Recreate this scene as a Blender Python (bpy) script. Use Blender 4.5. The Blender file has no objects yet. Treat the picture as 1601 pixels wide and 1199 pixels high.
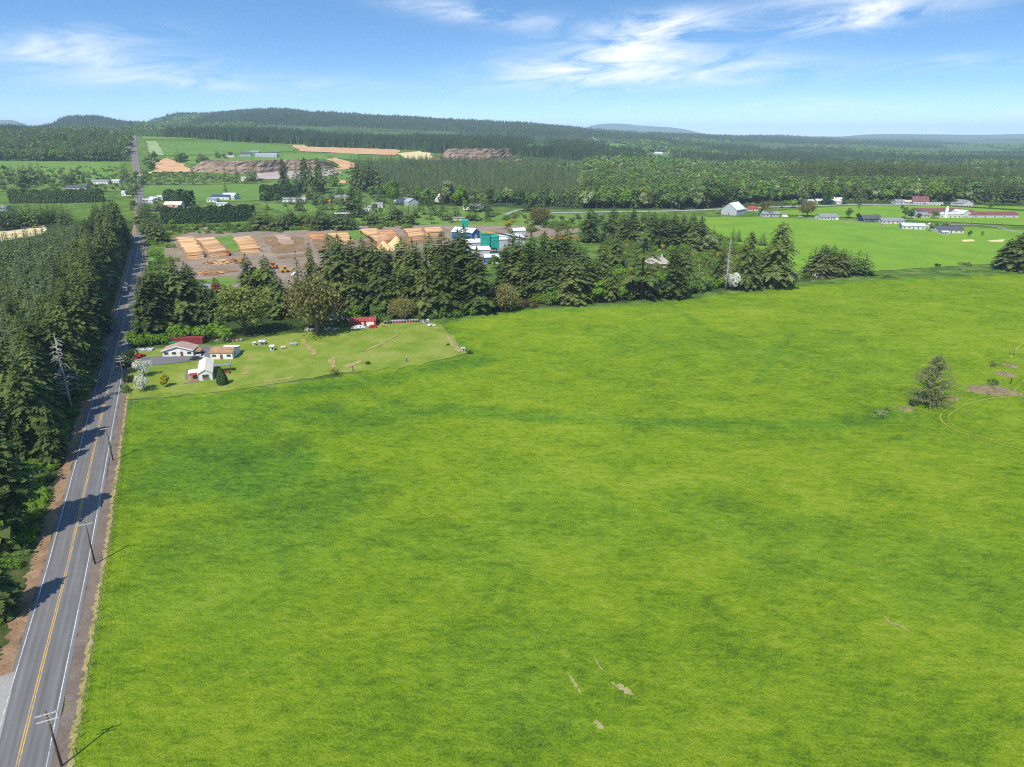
import bpy, bisect, math, random
import numpy as np
from mathutils import Vector, Matrix, geometry
R = math.radians
rng = random.Random(11)
nrng = np.random.default_rng(5)
scene = bpy.context.scene
COL = scene.collection

# ------------------------------------------------------------------ camera, sky, sun, exposure
PITCH = R(20.1); CAMH = 80.0; FPX = 1067.3; CU, CV = 800.5, 599.5      # photograph 1601 x 1199
cd = bpy.data.cameras.new("camera"); cam = bpy.data.objects.new("camera", cd); COL.objects.link(cam)
cd.sensor_width = 36; cd.lens = 24; cd.clip_start = 1; cd.clip_end = 90000
cam.location = (0, 0, CAMH); cam.rotation_euler = (R(90) - PITCH, 0, 0)
scene.camera = cam
SUN_EL, SUN_AZ = R(52), R(205)
world = bpy.data.worlds.new("World"); scene.world = world; world.use_nodes = True
def sky_nodes():
    nt = world.node_tree; N = nt.nodes; L = nt.links; N.clear()
    out = N.new('ShaderNodeOutputWorld'); bg = N.new('ShaderNodeBackground'); bg.inputs['Strength'].default_value = 0.135
    L.new(bg.outputs[0], out.inputs[0])
    tc = N.new('ShaderNodeTexCoord')
    sep = N.new('ShaderNodeSeparateXYZ'); L.new(tc.outputs['Generated'], sep.inputs[0])
    def M(op, a, b=None, c=None):
        n = N.new('ShaderNodeMath'); n.operation = op
        for i, v in enumerate((a, b, c)):
            if v is None: continue
            if isinstance(v, (int, float)): n.inputs[i].default_value = v
            else: L.new(v, n.inputs[i])
        return n.outputs[0]
    zz = M('MULTIPLY_ADD', sep.outputs[2], 3.4, 0.07)
    cmb = N.new('ShaderNodeCombineXYZ'); L.new(sep.outputs[0], cmb.inputs[0]); L.new(sep.outputs[1], cmb.inputs[1]); L.new(zz, cmb.inputs[2])
    nrm = N.new('ShaderNodeVectorMath'); nrm.operation = 'NORMALIZE'; L.new(cmb.outputs[0], nrm.inputs[0])
    sky = N.new('ShaderNodeTexSky'); sky.sky_type = 'NISHITA'; sky.sun_disc = False
    sky.sun_elevation = SUN_EL; sky.sun_rotation = SUN_AZ; sky.air_density = 1.4; sky.dust_density = 0.6; sky.ozone_density = 3.0
    L.new(nrm.outputs[0], sky.inputs[0])
    hsv = N.new('ShaderNodeHueSaturation'); hsv.inputs['Saturation'].default_value = 1.25; hsv.inputs['Value'].default_value = 1.2
    L.new(sky.outputs[0], hsv.inputs['Color'])
    # cirrus: azimuth and elevation in degrees
    az = M('MULTIPLY', M('ARCTAN2', sep.outputs[0], sep.outputs[1]), 57.2958)
    el = M('MULTIPLY', M('ARCSINE', sep.outputs[2]), 57.2958)
    def blob(a0, e0, sa, se, tilt=0.0):
        da = M('SUBTRACT', az, a0); de = M('SUBTRACT', el, e0)
        if tilt: de = M('SUBTRACT', de, M('MULTIPLY', da, tilt))
        q = M('ADD', M('POWER', M('DIVIDE', da, sa), 2), M('POWER', M('DIVIDE', de, se), 2))
        return M('POWER', 2.718, M('MULTIPLY', q, -1.0))
    blobs = [blob(8.5, 6.0, 7.5, 1.5, 0.14), blob(5, 4.0, 6, 1.1), blob(-2, 8.3, 6, .7, -.1), blob(15, 4.4, 7, 1.0), blob(25.5, 7.6, 5.5, .85, .1), blob(12, 7.6, 4, .8), blob(24, 8.9, 6, .5, .06),
             blob(-31, 4.8, 8, .85, -.05), blob(-28, 6.2, 4, .7, .1), blob(20, 1.9, 10, 0.6), blob(33, 4.4, 6, .45), blob(37, 1.2, 5, .4), blob(-22, 3.4, 10, .6)]
    amp = [1.35, 1.25, 1.0, 1.1, 1.7, 1.0, .8, 1.3, .8, .6, .7, 1.1, .8]
    tot = None
    for b, a in zip(blobs, amp):
        t = M('MULTIPLY', b, a); tot = t if tot is None else M('ADD', tot, t)
    cv = N.new('ShaderNodeCombineXYZ'); L.new(M('MULTIPLY', az, .17), cv.inputs[0]); L.new(M('MULTIPLY', M('SUBTRACT', el, M('MULTIPLY', az, .07)), .75), cv.inputs[1])
    n1 = N.new('ShaderNodeTexNoise'); n1.inputs['Scale'].default_value = .85; n1.inputs['Detail'].default_value = 8; n1.inputs['Roughness'].default_value = .62; n1.inputs['Distortion'].default_value = .6
    L.new(cv.outputs[0], n1.inputs['Vector'])
    mr = N.new('ShaderNodeMapRange'); mr.inputs[1].default_value = .37; mr.inputs[2].default_value = .70; L.new(n1.outputs[0], mr.inputs[0])
    f = M('MULTIPLY', tot, mr.outputs[0]); 
    fn = N.new('ShaderNodeMath'); fn.operation = 'MULTIPLY'; fn.use_clamp = True; L.new(f, fn.inputs[0]); fn.inputs[1].default_value = .85
    mix = N.new('ShaderNodeMixRGB'); L.new(fn.outputs[0], mix.inputs[0]); L.new(hsv.outputs[0], mix.inputs[1]); mix.inputs[2].default_value = (6.4, 6.6, 6.9, 1)
    L.new(mix.outputs[0], bg.inputs[0])
sky_nodes()
sd = bpy.data.lights.new("sun", 'SUN'); sun = bpy.data.objects.new("sun", sd); COL.objects.link(sun)
sd.energy = 5.0; sd.angle = R(0.5); sd.color = (1, .945, .84)
sun.rotation_euler = (R(90) - SUN_EL, 0, R(180) - SUN_AZ)
# lamp's -Z must travel (sin25 cos52, cos25 cos52, -sin52)
sun.rotation_mode = 'QUATERNION'
sun.rotation_quaternion = Vector((math.sin(SUN_AZ) * math.cos(SUN_EL), math.cos(SUN_AZ) * math.cos(SUN_EL), math.sin(SUN_EL))).to_track_quat('Z', 'Y')
sun.location = (-200, -400, 600)
vs = scene.view_settings; vs.view_transform = 'Standard'; vs.look = 'None'; vs.exposure = 0.43; vs.gamma = 1; vs.use_curve_mapping = False
scene.cycles.max_bounces = 6; scene.cycles.diffuse_bounces = 3; scene.cycles.transmission_bounces = 4; scene.cycles.transparent_max_bounces = 4
scene.cycles.volume_bounces = 0; scene.cycles.use_denoising = False; scene.cycles.pixel_filter_type = 'BLACKMAN_HARRIS'; scene.cycles.filter_width = 1.15

# ------------------------------------------------------------------ terrain heights
CP, SP = math.cos(PITCH), math.sin(PITCH)
def s_of(u): return (u - CU) / FPX * math.cos(PITCH)
TU = [-2600, -400, 0, 210, 420, 620, 820, 1000, 1200, 1400, 1600, 2000, 4200]
TT = {0: [0]*13, 700: [0]*13, 900: [4, 4, 4, 3, 0, 0, 0, 0, 0, 0, 0, 0, 0], 1100: [14, 14, 12, 9, 6, 3, 2, 0, 0, -1, -1, -1, -1],
      1300: [26, 26, 24, 22, 20, 16, 10, 2, -2, -3, -3, -3, -3], 1600: [50, 50, 48, 45, 40, 32, 24, 4, -4, -7, -7, -7, -7],
      2000: [78, 78, 78, 78, 58, 48, 38, 12, -4, -10, -11, -11, -11], 2500: [84, 86, 86, 88, 72, 60, 48, 20, -2, -12, -15, -15, -15],
      3200: [86, 88, 86, 98, 108, 84, 62, 32, 4, -14, -18, -17, -17], 4000: [86, 86, 84, 104, 178, 130, 90, 48, 12, -12, -20, -18, -18],
      4800: [80, 84, 80, 110, 240, 214, 126, 66, 22, -10, -18, -16, -16], 5600: [76, 80, 74, 104, 205, 190, 132, 78, 32, -6, -14, -12, -12],
      7000: [60, 70, 64, 90, 130, 120, 98, 66, 34, -6, -10, -8, -8], 10000: [60, 70, 60, 70, 70, 60, 50, 40, 20, -4, -4, -4, -4],
      12500: [60]*6 + [40, 30, 14, 0, 0, 0, 0], 16000: [40]*6 + [30, 20, 8, 0, 0, 0, 0],
      22000: [0]*13, 45000: [-60]*13}
SG = np.concatenate([np.linspace(-1.6, -1.3, 12)[:-1], np.linspace(-1.3, 1.3, 521), np.linspace(1.3, 1.6, 12)[1:]])
Y0, Y1, NY = 15.0, 26000.0, 520
LG = np.linspace(math.log(Y0), math.log(Y1), NY); YG = np.exp(LG)
def value_noise(x, y, seed):
    xi = np.floor(x).astype(np.int64); yi = np.floor(y).astype(np.int64); fx = x - xi; fy = y - yi
    def h(a, b):
        n = (a * 374761393 + b * 668265263 + seed * 1442695041) & 0x7fffffff
        n = ((n ^ (n >> 13)) * 1274126177) & 0x7fffffff
        return ((n ^ (n >> 16)) & 0xffff) / 65535.0
    fx = fx * fx * (3 - 2 * fx); fy = fy * fy * (3 - 2 * fy)
    return (h(xi, yi) * (1 - fx) + h(xi + 1, yi) * fx) * (1 - fy) + (h(xi, yi + 1) * (1 - fx) + h(xi + 1, yi + 1) * fx) * fy - .5
def fbm(x, y, seed, o=4):
    t = 0; a = 1
    for k in range(o): t = t + a * value_noise(x * 2**k, y * 2**k, seed + k); a *= .5
    return t
def make_heights():
    ys = sorted(TT); us = np.array([s_of(u) for u in TU])
    rows = np.array([np.interp(SG, us, TT[y]) for y in ys])
    Z = np.empty((NY, len(SG)))
    for j in range(len(SG)): Z[:, j] = np.interp(YG, ys, rows[:, j])
    for it in range(2):                                            # soften the table's creases
        k = np.ones(15) / 15
        P = np.pad(Z, ((7, 7), (0, 0)), mode='edge'); Z = np.apply_along_axis(lambda c: np.convolve(c, k, 'valid'), 0, P)
        k = np.ones(21) / 21
        P = np.pad(Z, ((0, 0), (10, 10)), mode='edge'); Z = np.apply_along_axis(lambda c: np.convolve(c, k, 'valid'), 1, P)
    X = SG[None, :] * YG[:, None]; Y = np.repeat(YG[:, None], len(SG), 1)
    a = np.clip((Y - 1300) / 3000, 0, 1)
    low = np.clip(1 - (X / Y - .12) / .15, .22, 1)
    Z += a * low * (fbm(X / 900, Y / 900, 3, 5) * np.clip(.0045 * Y, 0, 40))
    Z += np.clip((Y - 60) / 300, 0, 1) * fbm(X / 160, Y / 160, 9, 3) * .9
    Z += np.clip((Y - 7500) / 3000, 0, 1) * fbm(X / 2200, Y / 2200, 13, 5) * 30
    for u, yc, hz, wu, wy in ((15, 12000, 210, 45, 900), (-120, 13000, 260, 90, 1200), (930, 15500, 150, 45, 1300), (985, 15500, 190, 60, 1300), (1060, 15500, 120, 50, 1300), (1480, 12500, 62, 110, 1500), (1620, 13500, 74, 90, 1200), (1360, 12500, 48, 60, 1200), (1220, 8200, 34, 60, 900), (1300, 8600, 24, 40, 600), (1430, 9300, 30, 70, 700), (1590, 8600, 30, 50, 700), (140, 4300, 66, 52, 420), (110, 4300, 16, 16, 300), (280, 4500, 30, 40, 400)):
        Z += hz * np.exp(-((X / Y - s_of(u)) / (wu / FPX * CP)) ** 2 - ((Y - yc) / wy) ** 2)
    return X, Y, Z
GX, GY, GZ = make_heights()
SGL = SG.tolist(); LG0 = float(LG[0]); LGD = float(LG[1] - LG[0]); GZL = GZ.tolist()
def tz(x, y):
    y = max(y, Y0); s = min(max(x / y, SG[0]), SG[-1])
    j = bisect.bisect_right(SGL, s) - 1; j = min(max(j, 0), len(SGL) - 2); j += (s - SGL[j]) / (SGL[j + 1] - SGL[j]); i = min((math.log(y) - LG0) / LGD, NY - 1.001)
    i0 = int(i); j0 = min(int(j), len(SG) - 2); fi = i - i0; fj = j - j0
    a = GZL[i0]; b = GZL[i0 + 1]
    return (a[j0] * (1 - fj) + a[j0 + 1] * fj) * (1 - fi) + (b[j0] * (1 - fj) + b[j0 + 1] * fj) * fi
def ray(u, v):
    a = (u - CU) / FPX; b = (CV - v) / FPX
    return Vector((a, CP + b * SP, -SP + b * CP))
def G(u, v, up=0.0):
    """the point of the ground (raised by `up`) seen at photograph pixel u, v"""
    d = ray(u, v); prev = None; t = 30.0
    while t < 60000:
        p = Vector((0, 0, CAMH)) + d * t
        g = p.z - tz(p.x, p.y) - up
        if g < 0:
            lo, hi = prev, t
            for _ in range(24):
                m = (lo + hi) / 2; p = Vector((0, 0, CAMH)) + d * m
                if p.z - tz(p.x, p.y) - up < 0: hi = m
                else: lo = m
            return Vector((p.x, p.y, tz(p.x, p.y)))
        prev = t; t *= 1.01
    raise ValueError((u, v))
def PX(x, y, z):
    dx, dy, dz = x, y, z - CAMH
    dep = dy * CP - dz * SP; up = dy * SP + dz * CP
    return CU + FPX * dx / dep, CV - FPX * up / dep, dep
def topz(y, v):
    d = ray(CU, v); return CAMH + d.z / d.y * y

# ------------------------------------------------------------------ materials
def nodes(name):
    m = bpy.data.materials.new(name); m.use_nodes = True; nt = m.node_tree
    return m, nt, nt.nodes['Principled BSDF'], nt.nodes, nt.links
def rgba(c): return (c[0], c[1], c[2], 1)
def ramp(N, stops):
    r = N.new('ShaderNodeValToRGB'); e = r.color_ramp.elements
    while len(e) < len(stops): e.new(0.5)
    for el, (p, c) in zip(e, stops): el.position = p; el.color = rgba(c)
    return r
def noise(N, L, vec, scale, detail=4, rough=.55, dist=0):
    n = N.new('ShaderNodeTexNoise'); n.inputs['Scale'].default_value = scale; n.inputs['Detail'].default_value = detail
    n.inputs['Roughness'].default_value = rough; n.inputs['Distortion'].default_value = dist
    if vec is not None: L.new(vec, n.inputs['Vector'])
    return n
def mixc(N, L, fac, a, b, mode='MIX'):
    m = N.new('ShaderNodeMixRGB'); m.blend_type = mode
    for i, v in enumerate((fac, a, b)):
        if isinstance(v, (int, float)): m.inputs[i].default_value = v
        elif isinstance(v, tuple): m.inputs[i].default_value = rgba(v)
        else: L.new(v, m.inputs[i])
    return m.outputs[0]
def math_(N, L, op, a, b=None, clamp=False):
    n = N.new('ShaderNodeMath'); n.operation = op; n.use_clamp = clamp
    for i, v in enumerate((a, b)):
        if v is None: continue
        if isinstance(v, (int, float)): n.inputs[i].default_value = v
        else: L.new(v, n.inputs[i])
    return n.outputs[0]
MATS = {}
def paint(key, c, c2=None, scale=1.5, rough=.75, metal=0, spec=.3, bump=0.0, stretch=None):
    if key in MATS: return MATS[key]
    m, nt, b, N, L = nodes(key)
    c2 = c2 or tuple(min(1, x * .72) for x in c)
    tc = N.new('ShaderNodeTexCoord'); vec = tc.outputs['Object']
    if stretch:
        mp = N.new('ShaderNodeMapping'); mp.inputs['Scale'].default_value = stretch; L.new(vec, mp.inputs[0]); vec = mp.outputs[0]
    n = noise(N, L, vec, scale, 6, .65)
    r = ramp(N, [(.32, c2), (.62, c)]); L.new(n.outputs[0], r.inputs[0]); L.new(r.outputs[0], b.inputs['Base Color'])
    b.inputs['Roughness'].default_value = rough; b.inputs['Metallic'].default_value = metal; b.inputs['Specular IOR Level'].default_value = spec
    if bump:
        bp = N.new('ShaderNodeBump'); bp.inputs['Strength'].default_value = bump; bp.inputs['Distance'].default_value = .3; L.new(n.outputs[0], bp.inputs['Height']); L.new(bp.outputs[0], b.inputs['Normal'])
    MATS[key] = m; return m
def foliage(key, c1, c2, c3, trans=.25, scale=.35):
    m, nt, b, N, L = nodes(key)
    tc = N.new('ShaderNodeTexCoord'); oi = N.new('ShaderNodeObjectInfo'); geo = N.new('ShaderNodeNewGeometry')
    n = noise(N, L, geo.outputs['Position'], scale, 3, .6)
    f = math_(N, L, 'ADD', math_(N, L, 'MULTIPLY', n.outputs[0], .62), math_(N, L, 'MULTIPLY', oi.outputs['Random'], .42))
    f = math_(N, L, 'ADD', f, math_(N, L, 'MULTIPLY', math_(N, L, 'SUBTRACT', geo.outputs['Random Per Island'], .5), .30))
    r = ramp(N, [(.22, c1), (.52, c2), (.85, c3)]); L.new(f, r.inputs[0]); L.new(r.outputs[0], b.inputs['Base Color'])
    b.inputs['Roughness'].default_value = .75; b.inputs['Specular IOR Level'].default_value = .08
    tr = N.new('ShaderNodeBsdfTranslucent'); L.new(r.outputs[0], tr.inputs[0])
    mx = N.new('ShaderNodeMixShader'); mx.inputs[0].default_value = trans; L.new(b.outputs[0], mx.inputs[1]); L.new(tr.outputs[0], mx.inputs[2])
    L.new(mx.outputs[0], N['Material Output'].inputs[0])
    MATS[key] = m; return m
M_FIR = foliage('fir_needles', (.042, .068, .019), (.100, .142, .038), (.185, .225, .064), .36)
M_FIRY = foliage('young_fir_needles', (.066, .105, .040), (.138, .195, .074), (.22, .285, .11), .36)
M_FIRB = foliage('distant_fir_needles', (.030, .055, .022), (.054, .090, .032), (.09, .135, .044), .25, .02)
M_YOUNGP = foliage('plantation_needles', (.080, .130, .048), (.12, .185, .062), (.165, .24, .08), .35, .02)
M_LIME = foliage('spring_leaves', (.095, .18, .018), (.155, .28, .028), (.24, .37, .05), .4)
M_LEAF = foliage('broad_leaves', (.080, .140, .030), (.125, .205, .045), (.19, .285, .07), .35)
M_OLIVE = foliage('olive_leaves', (.095, .130, .022), (.145, .185, .034), (.20, .24, .055), .35)
M_TWIG = foliage('budding_twigs', (.115, .115, .034), (.18, .17, .05), (.25, .235, .08), .25)
M_BLOSSOM = foliage('white_blossom', (.30, .34, .22), (.52, .55, .44), (.72, .72, .64), .3)
M_BROOM = foliage('broom_flower', (.10, .15, .02), (.26, .26, .025), (.46, .40, .03), .2)
M_DARKHEDGE = foliage('hedge_needles', (.024, .046, .015), (.042, .072, .021), (.065, .10, .03), .2)
M_RUSSET = foliage('russet_leaves', (.05, .028, .02), (.08, .042, .03), (.11, .06, .04), .2)
M_PALE = foliage('pale_leaves', (.17, .22, .08), (.25, .31, .12), (.34, .40, .18), .35)
M_BARK = paint('bark', (.10, .075, .055), (.045, .034, .026), 3, .9, bump=.3, stretch=(1, 1, .2))
M_GREYWOOD = paint('dead_wood', (.36, .33, .29), (.20, .18, .155), 2, .9, stretch=(1, 1, .2))
M_WHITE = paint('white_paint', (.66, .65, .61), (.54, .53, .50), .6, .6)
M_CREAM = paint('cream_roof', (.68, .62, .50), (.52, .46, .36), .8, .6)
M_METALROOF = paint('white_metal_roof', (.66, .67, .68), (.52, .54, .56), .3, .5)
M_GREYROOF = paint('grey_shingle', (.22, .225, .23), (.14, .145, .15), 1.2, .85)
M_DKROOF = paint('charcoal_shingle', (.075, .08, .09), (.045, .048, .055), 1.2, .85)
M_BROWNROOF = paint('brown_roof', (.33, .19, .10), (.20, .115, .065), .7, .85)
M_RUSTROOF = paint('rusty_roof', (.40, .27, .20), (.26, .20, .17), .4, .8)
M_REDROOF = paint('red_metal', (.30, .05, .042), (.19, .035, .03), .5, .6)
M_MAROON = paint('maroon_steel', (.24, .035, .045), (.15, .025, .03), .6, .6)
M_MAROONROOF = paint('maroon_barn_roof', (.17, .065, .055), (.11, .045, .04), .2, .7)
M_TAN = paint('tan_wall', (.52, .42, .29), (.42, .33, .22), .8, .75)
M_GREYWALL = paint('grey_siding', (.36, .38, .40), (.27, .29, .31), .7, .75)
M_NAVY = paint('navy_siding', (.035, .06, .12), (.02, .035, .075), .7, .6)
M_BLUE = paint('blue_steel', (.03, .15, .34), (.025, .11, .26), .4, .55)
M_TEAL = paint('teal_steel', (.015, .29, .22), (.012, .20, .15), .4, .55)
M_GREENB = paint('green_steel', (.015, .22, .05), (.01, .14, .03), .6, .55)
M_GLASS = paint('window_glass', (.05, .06, .07), (.03, .035, .045), .5, .12, spec=.6)
M_DOOR = paint('brown_door', (.16, .08, .04), None, 1, .6)
M_BLACK = paint('black_rubber', (.02, .02, .02), None, 2, .8)
M_TARP = paint('grey_tarp', (.50, .51, .52), (.33, .34, .36), .9, .6)
M_SILVER = paint('silver_steel', (.50, .51, .53), (.38, .39, .41), .7, .4, .4)
M_YELLOW = paint('machine_yellow', (.62, .36, .02), (.42, .24, .02), .7, .5)
M_ORANGE = paint('machine_orange', (.55, .15, .02), (.36, .10, .02), .7, .5)
M_RED = paint('red_paint', (.45, .02, .02), (.32, .02, .02), .7, .4)
M_CARBLUE = paint('slate_paint', (.10, .16, .23), None, .7, .35)
M_CARDARK = paint('dark_paint', (.03, .032, .036), None, .7, .35)
M_POLE = paint('creosote_wood', (.115, .08, .055), (.055, .04, .03), 2, .9, stretch=(1, 1, .15))
M_ARM = paint('weathered_wood', (.50, .47, .43), (.34, .31, .28), 3, .9)
M_POST = paint('fence_wood', (.22, .18, .135), (.12, .10, .075), 4, .9)
def log_mat(key, cols):
    m, nt, b, N, L = nodes(key); geo = N.new('ShaderNodeNewGeometry'); n = noise(N, L, geo.outputs['Position'], 1.2, 4, .7)
    f = math_(N, L, 'ADD', math_(N, L, 'MULTIPLY', geo.outputs['Random Per Island'], .75), math_(N, L, 'MULTIPLY', n.outputs[0], .25))
    r = ramp(N, [(.12, cols[0]), (.35, cols[1]), (.65, cols[2]), (.9, cols[3])]); L.new(f, r.inputs[0]); L.new(r.outputs[0], b.inputs['Base Color']); b.inputs['Roughness'].default_value = .85
    MATS[key] = m; return m
M_LOG = log_mat('peeled_logs', ((.20, .10, .05), (.42, .23, .10), (.58, .36, .17), (.70, .48, .27)))
M_LOGR = log_mat('rust_logs', ((.15, .075, .04), (.32, .15, .065), (.48, .24, .10), (.60, .36, .18)))
M_LOGG = log_mat('grey_logs', ((.12, .085, .06), (.24, .17, .12), (.36, .26, .18), (.46, .36, .27)))
M_CHIP = paint('wood_chips', (.62, .44, .22), (.48, .33, .16), .6, .95, bump=.5)
M_WIRE = paint('wire', (.16, .165, .17), None, 1, .5, .3)
M_CERAMIC = paint('ceramic', (.45, .44, .40), None, 3, .3)
M_BRUSH = paint('dead_brush', (.235, .185, .085), (.12, .095, .045), 1.2, .95, bump=.8)

# ------------------------------------------------------------------ mesh helpers
class MB:
    def __init__(s): s.v = []; s.f = []
    def add(s, vs, fs):
        o = len(s.v); s.v += [tuple(p) for p in vs]; s.f += [tuple(i + o for i in f) for f in fs]; return s
    def box(s, c, d, rz=0, tilt=None):
        m = Matrix.Rotation(rz, 3, 'Z')
        if tilt: m = m @ Matrix.Rotation(tilt[1], 3, tilt[0])
        c = Vector(c); h = [x / 2 for x in d]
        vs = [c + m @ Vector((i * h[0], j * h[1], k * h[2])) for i in (-1, 1) for j in (-1, 1) for k in (-1, 1)]
        return s.add(vs, [(0, 1, 3, 2), (4, 6, 7, 5), (0, 4, 5, 1), (2, 3, 7, 6), (0, 2, 6, 4), (1, 5, 7, 3)])
    def tube(s, p0, p1, r0, r1=None, n=8, caps=True):
        r1 = r0 if r1 is None else r1
        p0, p1 = Vector(p0), Vector(p1); d = (p1 - p0).normalized()
        a = d.orthogonal().normalized(); b = d.cross(a)
        vs = []
        for p, r in ((p0, r0), (p1, r1)):
            vs += [p + (a * math.cos(2 * math.pi * k / n) + b * math.sin(2 * math.pi * k / n)) * r for k in range(n)]
        fs = [(k, (k + 1) % n, n + (k + 1) % n, n + k) for k in range(n)]
        if caps: fs += [tuple(range(n))[::-1], tuple(range(n, 2 * n))]
        return s.add(vs, fs)
    def path(s, pts, rs, n=6):
        pts = [Vector(p) for p in pts]; m = len(pts); vs = []; a = None
        for i, p in enumerate(pts):
            d = (pts[min(i + 1, m - 1)] - pts[max(i - 1, 0)]).normalized()
            a = (a - d * a.dot(d)).normalized() if a is not None and (a - d * a.dot(d)).length > 1e-4 else d.orthogonal().normalized()
            b = d.cross(a); vs += [p + (a * math.cos(2 * math.pi * k / n) + b * math.sin(2 * math.pi * k / n)) * rs[i] for k in range(n)]
        fs = [(i * n + k, i * n + (k + 1) % n, (i + 1) * n + (k + 1) % n, (i + 1) * n + k) for i in range(m - 1) for k in range(n)]
        fs += [tuple(range(n))[::-1], tuple(range((m - 1) * n, m * n))]
        return s.add(vs, fs)
    def prism(s, prof, y0, y1):                                      # profile in x, z pushed along y
        n = len(prof); vs = [(x, y0, z) for x, z in prof] + [(x, y1, z) for x, z in prof]
        return s.add(vs, [tuple(range(n)), tuple(range(n, 2 * n))[::-1]] + [((k + 1) % n, k, n + k, n + (k + 1) % n) for k in range(n)])
    def mesh(s, name, mats, smooth=False):
        me = bpy.data.meshes.new(name); me.from_pydata(s.v, [], s.f)
        for m in (mats if isinstance(mats, (list, tuple)) else [mats]): me.materials.append(m)
        if smooth: me.polygons.foreach_set('use_smooth', [True] * len(me.polygons))
        me.update(); return me
    def build(s, name, mat, parent=None, smooth=False):
        o = bpy.data.objects.new(name, s.mesh(name, mat, smooth)); COL.objects.link(o)
        if parent: o.parent = parent
        return o
def tag(o, label=None, cat=None, group=None, kind=None):
    if label: o['label'] = label
    if cat: o['category'] = cat
    if group: o['group'] = group
    if kind: o['kind'] = kind
    return o
def thing(name, label, cat, loc, rz=0, group=None):
    o = bpy.data.objects.new(name, None); COL.objects.link(o); o.location = loc; o.rotation_euler = (0, 0, rz); o.empty_display_size = .5
    return tag(o, label, cat, group)

# ------------------------------------------------------------------ draped sheets on the ground
def refine(poly, step, jit, closed=True):
    out = []; n = len(poly)
    for i in range(n if closed else n - 1):
        a = poly[i]; b = poly[(i + 1) % n]; d = (b - a).length; k = max(1, int(d / (step * max(1, a.y / 150))))
        for j in range(k):
            p = a.lerp(b, j / k); q = jit * max(.4, p.y / 400)
            out.append(Vector((p.x + rng.gauss(0, q), p.y + rng.gauss(0, q * 1.6))))
    if not closed: out.append(Vector((poly[-1].x, poly[-1].y)))
    return out
def sheet(name, px, mat, jit=.4, step=2.5, dz=1.0, world=None, kind='structure', fine=.02):
    P = [Vector(G(*p)[:2]) for p in px] if world is None else world
    P = refine(P, step, jit)
    W = [Vector((p.x / p.y, math.log(p.y))) for p in P]
    n = len(W); s0, s1 = min(w.x for w in W), max(w.x for w in W); l0, l1 = min(w.y for w in W), max(w.y for w in W)
    ds = max(fine * .5, (s1 - s0) / 80); dl = max(fine * .6, (l1 - l0) / 80)
    pts = [Vector((s, l)) for s in np.arange(s0 + ds / 2, s1, ds) for l in np.arange(l0 + dl / 2, l1, dl)]
    vs, es, fs, *_ = geometry.delaunay_2d_cdt(W + pts, [(i, (i + 1) % n) for i in range(n)], [list(range(n))], 1, 1e-7)
    V = []
    for w in vs:
        y = math.exp(w.y); x = w.x * y; V.append((x, y, tz(x, y) + dz * (.03 + .0004 * y)))
    F = []
    for f in fs:
        a, b, c = (Vector(V[i][:2]) for i in f[:3])
        F.append(tuple(f) if (b - a).cross(c - a) > 0 else tuple(f)[::-1])
    me = bpy.data.meshes.new(name); me.from_pydata(V, [], F); me.materials.append(mat); me.update()
    o = bpy.data.objects.new(name, me); COL.objects.link(o); o['kind'] = kind
    return o
def spline(P, step):
    out = []; n = len(P)
    for i in range(n - 1):
        p0 = P[max(i - 1, 0)]; p1 = P[i]; p2 = P[i + 1]; p3 = P[min(i + 2, n - 1)]
        k = max(2, int((p2 - p1).length / step(p1)))
        for j in range(k):
            t = j / k
            out.append(.5 * ((2 * p1) + (p2 - p0) * t + (2 * p0 - 5 * p1 + 4 * p2 - p3) * t * t + (3 * p1 - p0 - 3 * p2 + p3) * t ** 3))
    return out + [P[-1]]
def ribbon(name, pts, off0, off1, dz, mat, parent=None, jit=0.0, cols=1, taper=False):
    """a strip between two lateral offsets (right is +) of a centre line, draped on the ground, uv.x across in metres"""
    V = []; F = []; UV = []; m = len(pts); acc = 0
    for i, p in enumerate(pts):
        d = (pts[min(i + 1, m - 1)] - pts[max(i - 1, 0)]); d = Vector((d.x, d.y)).normalized(); nx, ny = d.y, -d.x
        if i: acc += (pts[i] - pts[i - 1]).length
        for c in range(cols + 1):
            o = (off0 + (off1 - off0) * c / cols) * (math.sin(math.pi * (i + .02) / (m - .96)) ** .7 if taper else 1)
            if jit and c in (0, cols): o += rng.gauss(0, jit)
            x, y = p.x + nx * o, p.y + ny * o
            V.append((x, y, tz(p.x, p.y) * .5 + tz(x, y) * .5 + dz + .0004 * y)); UV.append((o, acc))
    for i in range(m - 1):
        for c in range(cols):
            a = i * (cols + 1) + c; F.append((a, a + 1, a + cols + 2, a + cols + 1))
    me = bpy.data.meshes.new(name); me.from_pydata(V, [], F); me.materials.append(mat)
    ul = me.uv_layers.new(name='UVMap'); ul.data.foreach_set('uv', np.array([UV[l.vertex_index] for l in me.loops]).ravel()); me.update()
    o = bpy.data.objects.new(name, me); COL.objects.link(o)
    if parent: o.parent = parent
    return o
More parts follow.
